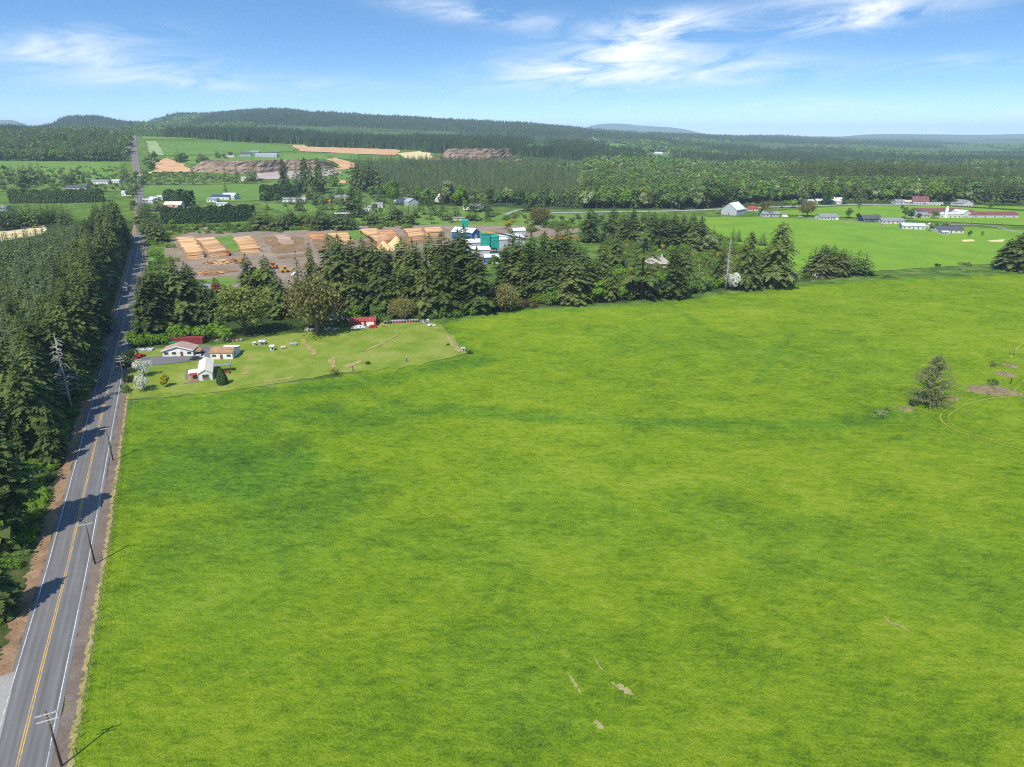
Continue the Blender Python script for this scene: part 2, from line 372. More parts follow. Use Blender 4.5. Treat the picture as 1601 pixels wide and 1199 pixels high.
# ------------------------------------------------------------------ the ground sheet
def in_poly(px_poly, X, Y):
    P = [G(*p)[:2] for p in px_poly]; ins = np.zeros(X.shape, bool); n = len(P)
    for i in range(n):
        (x1, y1), (x2, y2) = P[i], P[(i + 1) % n]
        if y1 == y2: continue
        c = ((Y < y1) != (Y < y2)) & (X < (x2 - x1) * (Y - y1) / (y2 - y1) + x1); ins ^= c
    return ins
def stroke(A, px, width, val, soft=1.6, rough=0.6):
    P = [Vector(G(*p)[:2]) for p in px]; D = np.full(GX.shape, 1e9)
    jit = 1 + rough * fbm(GX / (width * 1.5 + 2), GY / (width * 1.5 + 2), 31, 4)
    for a, b in zip(P, P[1:] or P):
        d = b - a; L2 = max(d.length_squared, 1e-6)
        t = np.clip(((GX - a.x) * d.x + (GY - a.y) * d.y) / L2, 0, 1)
        D = np.minimum(D, np.hypot(GX - a.x - t * d.x, GY - a.y - t * d.y))
    w = np.clip((width * soft * jit - D) / (width * (soft - .4) + 1e-6), 0, 1)
    np.maximum(A, val * w, out=A)
MEADOW = [(60, 1300), (140, 900), (187, 660), (200, 630), (470, 598), (735, 556), (692, 506), (800, 486), (1000, 476), (1240, 448), (1330, 440), (1400, 436), (1601, 428), (1900, 424), (2600, 1300)]
meadow = in_poly(MEADOW, GX, GY).astype(float)
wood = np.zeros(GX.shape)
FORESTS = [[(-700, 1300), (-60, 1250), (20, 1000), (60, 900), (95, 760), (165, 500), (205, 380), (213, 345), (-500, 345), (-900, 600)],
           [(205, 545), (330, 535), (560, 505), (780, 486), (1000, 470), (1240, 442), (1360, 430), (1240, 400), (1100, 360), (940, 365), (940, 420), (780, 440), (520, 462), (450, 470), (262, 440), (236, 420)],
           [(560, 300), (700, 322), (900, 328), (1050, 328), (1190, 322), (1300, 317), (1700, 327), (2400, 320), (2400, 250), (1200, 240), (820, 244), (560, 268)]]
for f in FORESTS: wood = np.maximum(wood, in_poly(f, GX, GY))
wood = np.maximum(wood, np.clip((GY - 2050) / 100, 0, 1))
lush = np.zeros(GX.shape); dry = np.zeros(GX.shape)
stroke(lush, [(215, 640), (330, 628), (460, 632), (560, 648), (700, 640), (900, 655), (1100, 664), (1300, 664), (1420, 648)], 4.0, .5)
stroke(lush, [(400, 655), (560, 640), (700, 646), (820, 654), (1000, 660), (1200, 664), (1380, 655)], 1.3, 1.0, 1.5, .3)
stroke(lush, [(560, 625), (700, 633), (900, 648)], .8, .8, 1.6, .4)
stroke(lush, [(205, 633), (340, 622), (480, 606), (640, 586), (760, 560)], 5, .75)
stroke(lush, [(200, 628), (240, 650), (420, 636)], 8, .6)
for p, w, v in (((330, 725), 13, .95), ((440, 760), 14, .7), ((270, 715), 7, .7), ((520, 640), 9, .5), ((1010, 530), 14, .4), ((1260, 560), 16, .35), ((880, 790), 10, .35), ((1200, 820), 12, .4), ((640, 860), 9, .4), ((1420, 900), 9, .4), ((300, 940), 7, .35), ((750, 1050), 7, .35)):
    stroke(lush, [(p[0] - 40, p[1] - 6), p, (p[0] + 60, p[1] + 9)], w, v, 2.2, 1.2)
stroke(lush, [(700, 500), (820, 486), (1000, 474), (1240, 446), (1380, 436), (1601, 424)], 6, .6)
stroke(lush, [(690, 520), (740, 552)], 2, .7)
for p in (((1030, 468), (1100, 510), (1190, 556), (1300, 590)), ((1240, 520), (1180, 600))): stroke(lush, p, 1.6, .6)
stroke(dry, [(780, 665), (900, 690), (1060, 740), (1200, 760)], 15, .35, 2.4, 1.4)
stroke(dry, [(700, 700), (640, 900), (620, 1050)], 12, .25, 2.4, 1.4)
stroke(dry, [(1050, 690), (1330, 720), (1440, 780)], 12, .35, 2.4, 1.4)
stroke(dry, [(850, 480), (1200, 520), (1450, 510)], 20, .3, 2.4, 1.4)
stroke(dry, [(1000, 880), (1250, 860), (1500, 1000)], 9, .3, 2.4, 1.4)
for p in (((888, 1052), (898, 1068), (910, 1086)), ((956, 1068), (975, 1078), (992, 1088)), ((932, 1130), (938, 1138)), ((928, 1100), (934, 1112)), ((1380, 962), (1400, 975), (1424, 990)), ((880, 1020), (900, 1040)), ((1010, 1046), (1018, 1060))): stroke(dry, p, .34, 1.0, 1.9, .9)
for p in (((185, 668), (168, 790), (140, 960), (118, 1090), (95, 1230)),): stroke(dry, p, .8, .8, 1.8, 1.2)
# colour the grid
def make_ground():
    m, nt, b, N, L = nodes('ground_grass')
    geo = N.new('ShaderNodeNewGeometry'); pos = geo.outputs['Position']
    def attr(n):
        a = N.new('ShaderNodeAttribute'); a.attribute_name = n; return a.outputs['Fac']
    def mp(sc, rz=0):
        q = N.new('ShaderNodeMapping'); q.inputs['Scale'].default_value = sc; q.inputs['Rotation'].default_value = (0, 0, rz); L.new(pos, q.inputs[0]); return q.outputs[0]
    nA = noise(N, L, mp((1, 1.15, 1), .5), .022, 5, .6, .5); nB = noise(N, L, mp((.8, 1.1, 1), .6), .085, 5, .65, .8); nC = noise(N, L, mp((.8, 1.25, 1), .35), .55, 7, .75); nE = noise(N, L, mp((.6, 1.5, 1), 1.1), .22, 5, .7, .8); nD = noise(N, L, mp((1, .6, 1), -.4), 3.2, 3, .7)
    f = math_(N, L, 'ADD', math_(N, L, 'MULTIPLY', nA.outputs[0], .30), math_(N, L, 'MULTIPLY', nB.outputs[0], .46))
    f = math_(N, L, 'ADD', f, math_(N, L, 'MULTIPLY', nC.outputs[0], .72)); f = math_(N, L, 'ADD', f, math_(N, L, 'MULTIPLY', nD.outputs[0], .62)); f = math_(N, L, 'ADD', f, math_(N, L, 'MULTIPLY', nE.outputs[0], .44))
    f = math_(N, L, 'SUBTRACT', f, math_(N, L, 'MULTIPLY', attr('lush'), .10)); f = math_(N, L, 'ADD', f, math_(N, L, 'MULTIPLY', attr('dry'), .16))
    f = math_(N, L, 'SUBTRACT', f, .772)
    r = ramp(N, [(.14, (.030, .066, .009)), (.34, (.078, .136, .011)), (.49, (.132, .212, .012)), (.64, (.195, .264, .018)), (.84, (.27, .29, .06))]); L.new(f, r.inputs[0])
    soil = ramp(N, [(.35, (.10, .11, .03)), (.65, (.30, .25, .11))]); L.new(nC.outputs[0], soil.inputs[0])
    dd = math_(N, L, 'MULTIPLY', math_(N, L, 'SUBTRACT', math_(N, L, 'ADD', attr('dry'), math_(N, L, 'MULTIPLY', nC.outputs[0], .5)), 1.05), 3.5, True)
    gr = mixc(N, L, dd, r.outputs[0], soil.outputs[0])
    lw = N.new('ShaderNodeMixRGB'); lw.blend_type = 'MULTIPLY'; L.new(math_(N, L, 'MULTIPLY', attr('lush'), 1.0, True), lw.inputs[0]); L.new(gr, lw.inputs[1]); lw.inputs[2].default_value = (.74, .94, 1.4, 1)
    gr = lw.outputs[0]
    scrub = ramp(N, [(.30, (.035, .065, .016)), (.5, (.085, .15, .025)), (.68, (.16, .21, .06)), (.85, (.21, .20, .09))])
    L.new(math_(N, L, 'SUBTRACT', math_(N, L, 'ADD', nB.outputs[0], math_(N, L, 'MULTIPLY', nC.outputs[0], .5)), .25), scrub.inputs[0])
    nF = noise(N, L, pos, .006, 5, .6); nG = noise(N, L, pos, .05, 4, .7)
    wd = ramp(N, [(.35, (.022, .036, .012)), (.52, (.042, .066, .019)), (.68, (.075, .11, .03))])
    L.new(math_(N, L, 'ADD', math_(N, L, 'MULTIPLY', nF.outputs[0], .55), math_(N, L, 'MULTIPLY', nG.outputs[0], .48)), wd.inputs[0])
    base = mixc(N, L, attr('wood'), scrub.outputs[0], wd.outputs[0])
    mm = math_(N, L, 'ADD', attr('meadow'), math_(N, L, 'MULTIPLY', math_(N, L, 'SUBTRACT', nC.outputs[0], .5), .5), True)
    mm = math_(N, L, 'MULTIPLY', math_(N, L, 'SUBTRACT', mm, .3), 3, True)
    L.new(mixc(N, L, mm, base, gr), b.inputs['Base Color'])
    b.inputs['Roughness'].default_value = .95; b.inputs['Specular IOR Level'].default_value = .0
    bp = N.new('ShaderNodeBump'); bp.inputs['Strength'].default_value = 1.0; bp.inputs['Distance'].default_value = .6
    L.new(math_(N, L, 'ADD', nC.outputs[0], math_(N, L, 'MULTIPLY', nD.outputs[0], .4)), bp.inputs['Height']); L.new(bp.outputs[0], b.inputs['Normal'])
    V = np.stack([GX, GY, GZ], -1).reshape(-1, 3)
    nr, nc = GX.shape
    lo = np.stack([np.sign(SG) * (np.abs(SG) * Y0 + 9000 * (np.abs(SG) > 1.59)), np.full(nc, -1500.0), np.zeros(nc)], -1)  # behind the camera
    idx = np.arange(nr * nc).reshape(nr, nc) + nc
    allv = np.concatenate([lo, V]); full = np.concatenate([np.arange(nc)[None], idx])
    # wide skirts at both sides
    extra = []; base_i = len(allv)
    for side, c in ((-1, 0), (1, nc - 1)):
        for i in range(0, nr): extra.append((GX[i, c] + side * 9000, GY[i, c], GZ[i, c]))
    allv = np.concatenate([allv, np.array(extra)])
    q = np.stack([full[:-1, :-1], full[:-1, 1:], full[1:, 1:], full[1:, :-1]], -1).reshape(-1, 4)
    Ls = base_i + np.arange(nr); Rs = base_i + nr + np.arange(nr)
    ql = np.stack([Ls[:-1], idx[:-1, 0], idx[1:, 0], Ls[1:]], -1); qr = np.stack([idx[:-1, -1], Rs[:-1], Rs[1:], idx[1:, -1]], -1)
    tri = [(0, idx[0, 0], Ls[0]), (nc - 1, Rs[0], idx[0, -1])]
    quads = np.concatenate([q, ql, qr])
    me = bpy.data.meshes.new('ground'); me.from_pydata(allv.tolist(), [], quads.tolist() + [tuple(int(i) for i in t) for t in tri]); me.materials.append(m)
    pad = lambda A, e: np.concatenate([np.full(nc, e), A.ravel(), np.full(2 * nr, e)]).astype(np.float32)
    for nm, A, e in (('meadow', meadow, 0), ('wood', wood, 1), ('lush', lush, 0), ('dry', dry, 0)):
        a = me.attributes.new(nm, 'FLOAT', 'POINT'); a.data.foreach_set('value', pad(A, e))
    me.polygons.foreach_set('use_smooth', [True] * len(me.polygons)); me.update()
    o = bpy.data.objects.new('ground', me); COL.objects.link(o); o['kind'] = 'structure'
make_ground()

# ------------------------------------------------------------------ overlay materials
def soil_mat(key, cols, scale=.12, fine=1.6, bump=.5, wave=None):
    m, nt, b, N, L = nodes(key); geo = N.new('ShaderNodeNewGeometry'); pos = geo.outputs['Position']
    n1 = noise(N, L, pos, scale, 5, .65, .4); n2 = noise(N, L, pos, fine, 5, .7)
    f = math_(N, L, 'ADD', math_(N, L, 'MULTIPLY', n1.outputs[0], .62), math_(N, L, 'MULTIPLY', n2.outputs[0], .38))
    if wave:                                                       # mowing or planting rows
        mp = N.new('ShaderNodeMapping'); mp.inputs['Rotation'].default_value = (0, 0, wave[1]); L.new(pos, mp.inputs[0])
        w = N.new('ShaderNodeTexWave'); w.inputs['Scale'].default_value = wave[0]; w.inputs['Distortion'].default_value = wave[3] if len(wave) > 3 else .8; w.inputs['Detail'].default_value = 2; L.new(mp.outputs[0], w.inputs[0])
        f = math_(N, L, 'ADD', f, math_(N, L, 'MULTIPLY', math_(N, L, 'SUBTRACT', w.outputs['Fac'], .5), wave[2]))
    k = len(cols); r = ramp(N, [(.30 + .40 * i / (k - 1), c) for i, c in enumerate(cols)]); L.new(f, r.inputs[0]); L.new(r.outputs[0], b.inputs['Base Color'])
    b.inputs['Roughness'].default_value = .95; b.inputs['Specular IOR Level'].default_value = .03
    bp = N.new('ShaderNodeBump'); bp.inputs['Strength'].default_value = bump; bp.inputs['Distance'].default_value = .4; L.new(n2.outputs[0], bp.inputs['Height']); L.new(bp.outputs[0], b.inputs['Normal'])
    MATS[key] = m; return m
S_LAWN = soil_mat('mown_lawn', [(.070, .135, .012), (.125, .195, .018), (.19, .235, .035), (.30, .27, .09)], .09, 1.1, .4, (.42, .35, .28))
S_HAY = soil_mat('hay_meadow', [(.085, .18, .018), (.135, .24, .022), (.185, .28, .030)], .03, .4, .4)
S_CROP = soil_mat('crop_field', [(.072, .145, .028), (.10, .18, .032), (.13, .205, .045)], .02, .15, .2, (.08, .25, .10))
S_CROP2 = soil_mat('striped_field', [(.11, .19, .06), (.22, .28, .12), (.32, .35, .18)], .02, .1, .2, (.05, .12, .5, .1))
S_PAST = soil_mat('pasture_grass', [(.060, .13, .022), (.11, .19, .034), (.17, .23, .055)], .035, .3, .3)
S_DIRT = soil_mat('yard_dirt', [(.145, .108, .075), (.22, .17, .122), (.31, .25, .19)], .06, .8, .5)
S_BARKD = soil_mat('bark_dirt', [(.12, .075, .042), (.20, .125, .068), (.30, .20, .11)], .08, .8, .5)
S_ORNG = soil_mat('orange_clay', [(.30, .17, .085), (.45, .27, .14), (.55, .38, .22)], .03, .2, .5)
S_GRAVEL = soil_mat('grey_gravel', [(.20, .185, .17), (.27, .25, .23), (.34, .32, .30)], .1, 2.0, .4)
S_SHOULD = soil_mat('shoulder_gravel', [(.10, .075, .06), (.16, .125, .10), (.22, .175, .14)], .25, 3.0, .6)
S_CLAYV = soil_mat('clay_verge', [(.10, .07, .045), (.24, .15, .085), (.36, .25, .145)], .35, 2.2, .7)
S_STRAW = soil_mat('straw_verge', [(.10, .12, .03), (.28, .23, .09), (.42, .34, .15)], .5, 2.5, .6)
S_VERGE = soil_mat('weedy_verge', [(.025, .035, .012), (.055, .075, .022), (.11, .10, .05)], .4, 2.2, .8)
S_TAN = soil_mat('dry_stubble', [(.40, .33, .17), (.52, .42, .22), (.60, .50, .28)], .03, .4, .4)
S_SCRUB = soil_mat('scrub_grass', [(.045, .085, .022), (.10, .155, .04), (.19, .21, .08)], .04, .35, .5)
S_ASPH = soil_mat('driveway_asphalt', [(.105, .105, .105), (.135, .135, .135), (.165, .16, .155)], .2, 3, .25)
S_TRACK = soil_mat('wheel_track_grass', [(.15, .215, .018), (.20, .25, .025), (.26, .29, .05)], .3, 2, .4)
S_ROCK = soil_mat('quarry_rock', [(.085, .060, .044), (.165, .118, .088), (.26, .19, .14), (.40, .28, .18)], .035, .25, .8)
S_ROCKP = soil_mat('quarry_floor', [(.25, .21, .17), (.33, .285, .24), (.42, .37, .32)], .03, .3, .5)
S_CLEAR = soil_mat('clearcut', [(.14, .12, .075), (.21, .18, .11), (.27, .24, .15)], .012, .08, .5)
S_HILLG = soil_mat('young_plantation', [(.035, .075, .028), (.06, .11, .036), (.085, .14, .045)], .012, .08, .5)

# ------------------------------------------------------------------ fields and yards
sheet('lawn', [(198, 625), (205, 570), (207, 548), (330, 541), (400, 529), (455, 522), (540, 512), (600, 504), (660, 500), (688, 508), (733, 553), (640, 573), (530, 585), (470, 594), (330, 615)], S_LAWN, jit=.8)
sheet('hay_field', [(1108, 358), (1085, 340), (1190, 340), (1300, 343), (1400, 350), (1600, 360), (1700, 362), (1750, 405), (1601, 410), (1440, 419), (1330, 428), (1250, 434), (1215, 420), (1190, 400)], S_HAY)
sheet('hay_field', [(1180, 334), (1330, 322), (1480, 321), (1700, 326), (1700, 357), (1400, 344), (1300, 339)], S_HAY, dz=1.6)
sheet('pasture', [(395, 316), (470, 322), (640, 322), (760, 334), (930, 334), (940, 350), (870, 356), (700, 352), (560, 350), (470, 340)], S_PAST)
sheet('log_yard', [(268, 372), (300, 362), (440, 362), (560, 354), (700, 351), (800, 352), (905, 358), (900, 364), (800, 376), (780, 410), (640, 432), (520, 462), (430, 462), (330, 440), (262, 428), (258, 395)], S_DIRT, jit=.8)
sheet('bark_strip', [(410, 372), (470, 370), (480, 392), (430, 397)], S_BARKD, jit=.8, dz=2)
sheet('bark_strip', [(484, 371), (508, 370), (536, 388), (500, 396)], S_BARKD, jit=.8, dz=2)
sheet('bark_strip', [(560, 378), (690, 362), (700, 375), (580, 392)], S_BARKD, jit=.8, dz=2)
sheet('bark_strip', [(432, 402), (482, 396), (484, 400), (436, 406)], S_BARKD, jit=.6, dz=2)
sheet('bark_strip', [(310, 424), (370, 418), (375, 424), (316, 432)], S_BARKD, jit=.6, dz=2)
sheet('rough_grass', [(334, 372), (362, 368), (378, 392), (362, 396)], S_PAST, jit=.6, dz=2)
sheet('rough_grass', [(505, 366), (562, 359), (580, 372), (548, 376), (530, 378)], S_PAST, jit=.6, dz=2)
sheet('rough_grass', [(310, 438), (350, 434), (380, 440), (350, 452)], S_PAST, jit=.6, dz=2)
sheet('crop_field', [(222, 309), (223, 291), (300, 290), (400, 288), (470, 283), (550, 285), (560, 296), (440, 300), (430, 313), (330, 316)], S_CROP, jit=.3)
sheet('crop_field', [(247, 221.5), (330, 223), (400, 225), (462, 231), (458, 237), (390, 240), (330, 242.5), (258, 243)], S_CROP, jit=.3)
sheet('striped_field', [(229, 221), (246, 221.5), (257, 243), (235, 244.5)], S_CROP2, jit=.2, dz=1.4)
sheet('crop_field', [(217, 209.5), (330, 209.5), (346, 218.5), (224, 218)], S_PAST, jit=.3)
sheet('crop_field', [(500, 240.5), (560, 239), (562, 252), (520, 247)], S_CROP, jit=.3, dz=1.5)
sheet('crop_field', [(528, 265), (556, 265), (575, 283), (528, 284)], S_CROP, jit=.3, dz=1.5)
sheet('farm_pasture', [(258, 246), (460, 240), (505, 241), (520, 250), (440, 256), (300, 257)], S_PAST, jit=.3)
sheet('clay_bank', [(243, 256), (262, 247), (276, 252), (302, 268), (262, 272), (240, 268)], S_ORNG, jit=.6, dz=1.6)
sheet('clay_bank', [(455, 227), (520, 228), (590, 231), (625, 236), (620, 243), (560, 241), (470, 237)], S_ORNG, jit=.6, dz=1.6)
sheet('clay_bank', [(505, 252), (524, 247), (556, 256), (556, 264), (520, 266)], S_ORNG, jit=.6, dz=2)
sheet('clay_bank', [(527, 282), (560, 285), (590, 290), (584, 293), (530, 287)], S_ORNG, jit=.5, dz=2)
sheet('clay_bank', [(620, 240), (668, 236), (680, 252), (640, 250)], S_TAN, jit=.5)
sheet('scrub', [(222, 288), (225, 272), (300, 270), (420, 284), (400, 287), (300, 289)], S_SCRUB, jit=.6, dz=1.2)
sheet('quarry_floor', [(400, 268), (520, 264), (540, 272), (470, 280), (400, 281)], S_ROCKP, jit=.5, dz=1.5)
sheet('meadow_strip', [(-60, 251), (0, 251), (190, 254), (196, 264), (150, 282), (-60, 276)], S_PAST, jit=.5)
sheet('scrub', [(-60, 277), (150, 283), (200, 288), (205, 300), (-60, 300)], S_SCRUB, jit=.6, dz=1.2)
sheet('stubble_field', [(-60, 366), (0, 362), (60, 353), (72, 350), (70, 366), (0, 378), (-60, 380)], S_TAN, jit=.5)
sheet('clearcut', [(638, 184), (700, 188), (752, 193), (700, 193), (645, 189)], S_CLEAR, jit=.3, dz=3)
sheet('clearcut', [(262, 193), (300, 186), (302, 190), (280, 194)], S_CLEAR, jit=.3, dz=3)
sheet('verge', [(232, 395), (262, 395), (268, 432), (240, 425)], S_PAST, jit=.6)
sheet('bare_soil', [(1503, 376), (1520, 375), (1522, 378), (1505, 379)], S_TAN, jit=.4, dz=2)
sheet('bare_soil', [(1546, 377), (1570, 375), (1568, 379), (1548, 379)], S_TAN, jit=.4, dz=2)
sheet('dry_grass_patch', [(468, 532), (478, 531), (496, 554), (490, 556)], S_STRAW, jit=.5, dz=2)
sheet('dry_grass_patch', [(512, 562), (522, 558), (528, 574), (520, 578)], S_STRAW, jit=.5, dz=2)
sheet('dry_grass_patch', [(402, 597), (440, 592), (462, 588), (460, 591), (420, 598)], S_STRAW, jit=.4, dz=2)
sheet('dry_grass_patch', [(560, 553), (600, 535), (622, 522), (620, 526), (590, 543)], S_STRAW, jit=.4, dz=2)
sheet('dry_grass_patch', [(700, 524), (722, 549), (716, 552), (696, 527)], S_STRAW, jit=.4, dz=2)
sheet('dry_grass_patch', [(535, 574), (560, 563), (566, 566), (545, 577)], S_STRAW, jit=.5, dz=2)
sheet('dry_grass_patch', [(375, 584), (384, 579), (390, 584), (380, 587)], S_STRAW, jit=.4, dz=2)
sheet('driveway', [(200, 569), (203, 561), (232, 559), (259, 557), (280, 557), (309, 553), (312, 541), (332, 541), (334, 560), (330, 563), (309, 564), (280, 568), (244, 572), (225, 571)], S_ASPH, jit=.12, dz=2.4)
sheet('driveway', [(186, 418), (222, 408), (240, 405), (245, 412), (224, 417), (218, 424)], S_GRAVEL, jit=.3, dz=.4)
# quarry faces: broken rock walls with a bench at the top
def rock_face(px, h, name='quarry_face'):
    P = [G(*p) for p in px]; V = []; F = []; L_ = spline([Vector(p) for p in P], lambda p: 6.0); rows = 9; n = len(L_); top = sum(p.z for p in L_) / n + h
    for i, p in enumerate(L_):
        e = min(1, 7 * i / n + .25, 7 * (n - 1 - i) / n + .25); zt = p.z + (top - p.z) * e * rng.uniform(.97, 1.02); off = 3.0 * math.sin(i * .35) + 1.6 * math.sin(i * 1.13)
        for k in range(rows + 2):
            if k <= rows: q = (p.x + rng.gauss(0, .8), p.y + off + k * .5 + (3.5 if k > 4 else 0) + rng.gauss(0, .9), p.z - 2 + (zt + 2 - p.z) * k / rows + (rng.gauss(0, .7) if 0 < k < rows else 0))
            else: q = (p.x, p.y + 60, max(zt - 1, tz(p.x, p.y + 60) + .6))
            V.append(q)
    w = rows + 2
    for i in range(n - 1):
        for k in range(w - 1): F.append((i * w + k, (i + 1) * w + k, (i + 1) * w + k + 1, i * w + k + 1))
    me = bpy.data.meshes.new(name); me.from_pydata(V, [], F); me.materials.append(S_ROCK); me.materials.append(S_SCRUB)
    for n_f, f in enumerate(me.polygons): f.material_index = 1 if n_f % (w - 1) >= w - 2 else 0
    o = bpy.data.objects.new(name, me); COL.objects.link(o); o['kind'] = 'structure'
rock_face([(296, 269), (340, 270), (400, 272), (445, 268), (500, 266), (520, 264)], 20)
rock_face([(688, 251), (730, 252), (770, 253), (803, 252)], 26)
for px in ([(664, 251), (676, 247), (690, 250), (690, 253)], [(800, 252), (812, 249), (818, 253)]): sheet('clay_bank', px, S_ORNG, dz=2)

# ------------------------------------------------------------------ the country road
ROADPX = [(-20, 1420), (27, 1199), (102, 900), (121, 818), (160, 645), (184, 540), (207, 437), (213, 405), (219.5, 360), (219.5, 328), (217, 300), (213.5, 266), (211, 240), (209.5, 213.5)]
RP = spline([Vector(G(*p)) for p in ROADPX], lambda p: max(2.5, p.y * .02))
def road_mat():
    m, nt, b, N, L = nodes('worn_asphalt'); uv = N.new('ShaderNodeUVMap'); geo = N.new('ShaderNodeNewGeometry')
    sep = N.new('ShaderNodeSeparateXYZ'); L.new(uv.outputs[0], sep.inputs[0])
    mp = N.new('ShaderNodeMapping'); mp.inputs['Scale'].default_value = (1, .05, 1); L.new(uv.outputs[0], mp.inputs[0])
    n1 = noise(N, L, mp.outputs[0], .9, 4, .6, .2); n2 = noise(N, L, geo.outputs['Position'], 5, 4, .7); n3 = noise(N, L, geo.outputs['Position'], .15, 4, .6)
    ax = math_(N, L, 'ABSOLUTE', sep.outputs[0])
    bands = ramp(N, [(0, (.55,) * 3), (.16, (.62,) * 3), (.24, (.35,) * 3), (.34, (.7,) * 3), (.46, (.45,) * 3), (.60, (.75,) * 3), (.72, (.33,) * 3), (.86, (.72,) * 3), (1, (.4,) * 3)])
    L.new(math_(N, L, 'DIVIDE', ax, 4.4), bands.inputs[0])
    f = math_(N, L, 'ADD', math_(N, L, 'MULTIPLY', bands.outputs[0], .27), math_(N, L, 'MULTIPLY', n1.outputs[0], .42))
    f = math_(N, L, 'ADD', f, math_(N, L, 'MULTIPLY', n2.outputs[0], .18)); f = math_(N, L, 'ADD', f, math_(N, L, 'MULTIPLY', n3.outputs[0], .16))
    r = ramp(N, [(.36, (.085, .083, .080)), (.56, (.138, .134, .128)), (.78, (.21, .204, .195))]); L.new(f, r.inputs[0]); L.new(r.outputs[0], b.inputs['Base Color'])
    b.inputs['Roughness'].default_value = .9; b.inputs['Specular IOR Level'].default_value = .08
    return m
def worn_paint(key, c, under=(.17, .17, .17)):
    m, nt, b, N, L = nodes(key); geo = N.new('ShaderNodeNewGeometry'); n = noise(N, L, geo.outputs['Position'], 2.5, 5, .75); n2 = noise(N, L, geo.outputs['Position'], .12, 2)
    r = ramp(N, [(.42, under), (.58, c)]); L.new(math_(N, L, 'ADD', math_(N, L, 'MULTIPLY', n.outputs[0], .7), math_(N, L, 'MULTIPLY', n2.outputs[0], .36)), r.inputs[0]); L.new(r.outputs[0], b.inputs['Base Color']); b.inputs['Roughness'].default_value = .7
    return m
M_LINE = worn_paint('white_road_paint', (.58, .58, .56)); M_YLINE = worn_paint('yellow_road_paint', (.52, .30, .045))
road = ribbon('road', RP, -4.15, 4.15, .05, road_mat(), cols=4); road['kind'] = 'structure'
ribbon('edge_line', RP, -3.60, -3.47, .056, M_LINE, road); ribbon('edge_line', RP, 3.47, 3.60, .056, M_LINE, road)
ribbon('centre_line', RP, -.23, -.07, .056, M_YLINE, road); ribbon('centre_line', RP, .07, .23, .056, M_YLINE, road)
RPF = [a.lerp(b, k / 5) for a, b in zip(RP, RP[1:]) if a.y < 240 for k in range(5)]
for o in (ribbon('road_shoulder', RP, 4.1, 6.2, .025, S_SHOULD, jit=.18, cols=2), ribbon('road_shoulder', RP, -6.0, -4.1, .025, S_CLAYV, jit=.25, cols=2), ribbon('clay_verge', RPF, -6.6, -5.6, .022, S_CLAYV, jit=.5),
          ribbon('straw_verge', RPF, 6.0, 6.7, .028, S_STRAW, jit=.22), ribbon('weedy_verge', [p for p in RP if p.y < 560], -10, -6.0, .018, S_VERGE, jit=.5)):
    o['kind'] = 'structure'
sheet('side_track', [(92, 745), (118, 741), (142, 738), (140, 752), (118, 756), (90, 762)], S_SHOULD, jit=.2, dz=.45)
sheet('gravel_pullout', [(-60, 1330), (-60, 1090), (0, 1058), (24, 1050), (12, 1110), (-18, 1230)], S_GRAVEL, jit=.15, dz=1.4)
def lane(name, px, w, mat, dz=.12): 
    o = ribbon(name, spline([Vector(G(*p)) for p in px], lambda p: max(3, p.y * .02)), -w / 2, w / 2, dz, mat); o['kind'] = 'structure'; return o
S_LANE = soil_mat('lane_asphalt', [(.24, .235, .23), (.30, .295, .29), (.36, .35, .34)], .1, 1, .2)
lane('side_road', [(862, 333), (900, 332.5), (960, 331.5), (1060, 330), (1180, 325), (1260, 322.5), (1330, 320.5), (1400, 320), (1470, 321), (1540, 322)], 8, S_LANE)
lane('farm_lane', [(1265, 323.5), (1300, 330), (1330, 336), (1370, 344), (1450, 352), (1520, 351.5), (1560, 356), (1601, 366), (1650, 372)], 3, S_GRAVEL, .2)
lane('farm_lane', [(1450, 352), (1462, 362), (1480, 364)], 4, S_LANE, .2)
lane('farm_lane', [(835, 327), (810, 329), (790, 336)], 4, S_LANE, .2)
lane('farm_lane', [(218, 326), (250, 326), (300, 323), (410, 318)], 4, S_GRAVEL, .2)
lane('dirt_road', [(216, 275), (228, 272), (250, 266), (262, 258)], 9, S_TAN, .25)
S_SCRAPE = soil_mat('bare_earth', [(.13, .17, .03), (.27, .25, .11), (.38, .32, .19)], .6, 2.5, .5)
for q, w in (([(886, 1050), (893, 1060), (899, 1069), (910, 1087)], .45), ([(955, 1066), (968, 1074), (980, 1081), (993, 1088)], .8), ([(929, 1127), (934, 1132), (942, 1141)], .8), ([(1380, 962), (1392, 974), (1408, 979), (1424, 991)], .3), ([(928, 1024), (936, 1040), (946, 1052)], .22)):
    o = ribbon('bare_soil', spline([Vector(G(*p)) for p in q], lambda p: .3), -w / 2, w / 2, .06, S_SCRAPE, jit=w * .22, taper=True); o['kind'] = 'structure'
TRK = [(1640, 560), (1601, 601), (1589, 616), (1568, 621), (1544, 622), (1507, 631), (1484, 643), (1476, 654), (1486, 666), (1516, 680), (1560, 692), (1640, 710)]
TP = spline([Vector(G(*p)) for p in TRK], lambda p: 2.0)
for o in (ribbon('wheel_track', TP, -1.2, -.8, .05, S_TRACK, jit=.12), ribbon('wheel_track', TP, .8, 1.2, .05, S_TRACK, jit=.12)): o['kind'] = 'structure'
for q in ([(1640, 525), (1601, 537), (1588, 548), (1580, 560)],):
    o = ribbon('wheel_track', spline([Vector(G(*p)) for p in q], lambda p: 2.0), -.4, .4, .06, S_TRACK, jit=.12); o['kind'] = 'structure'
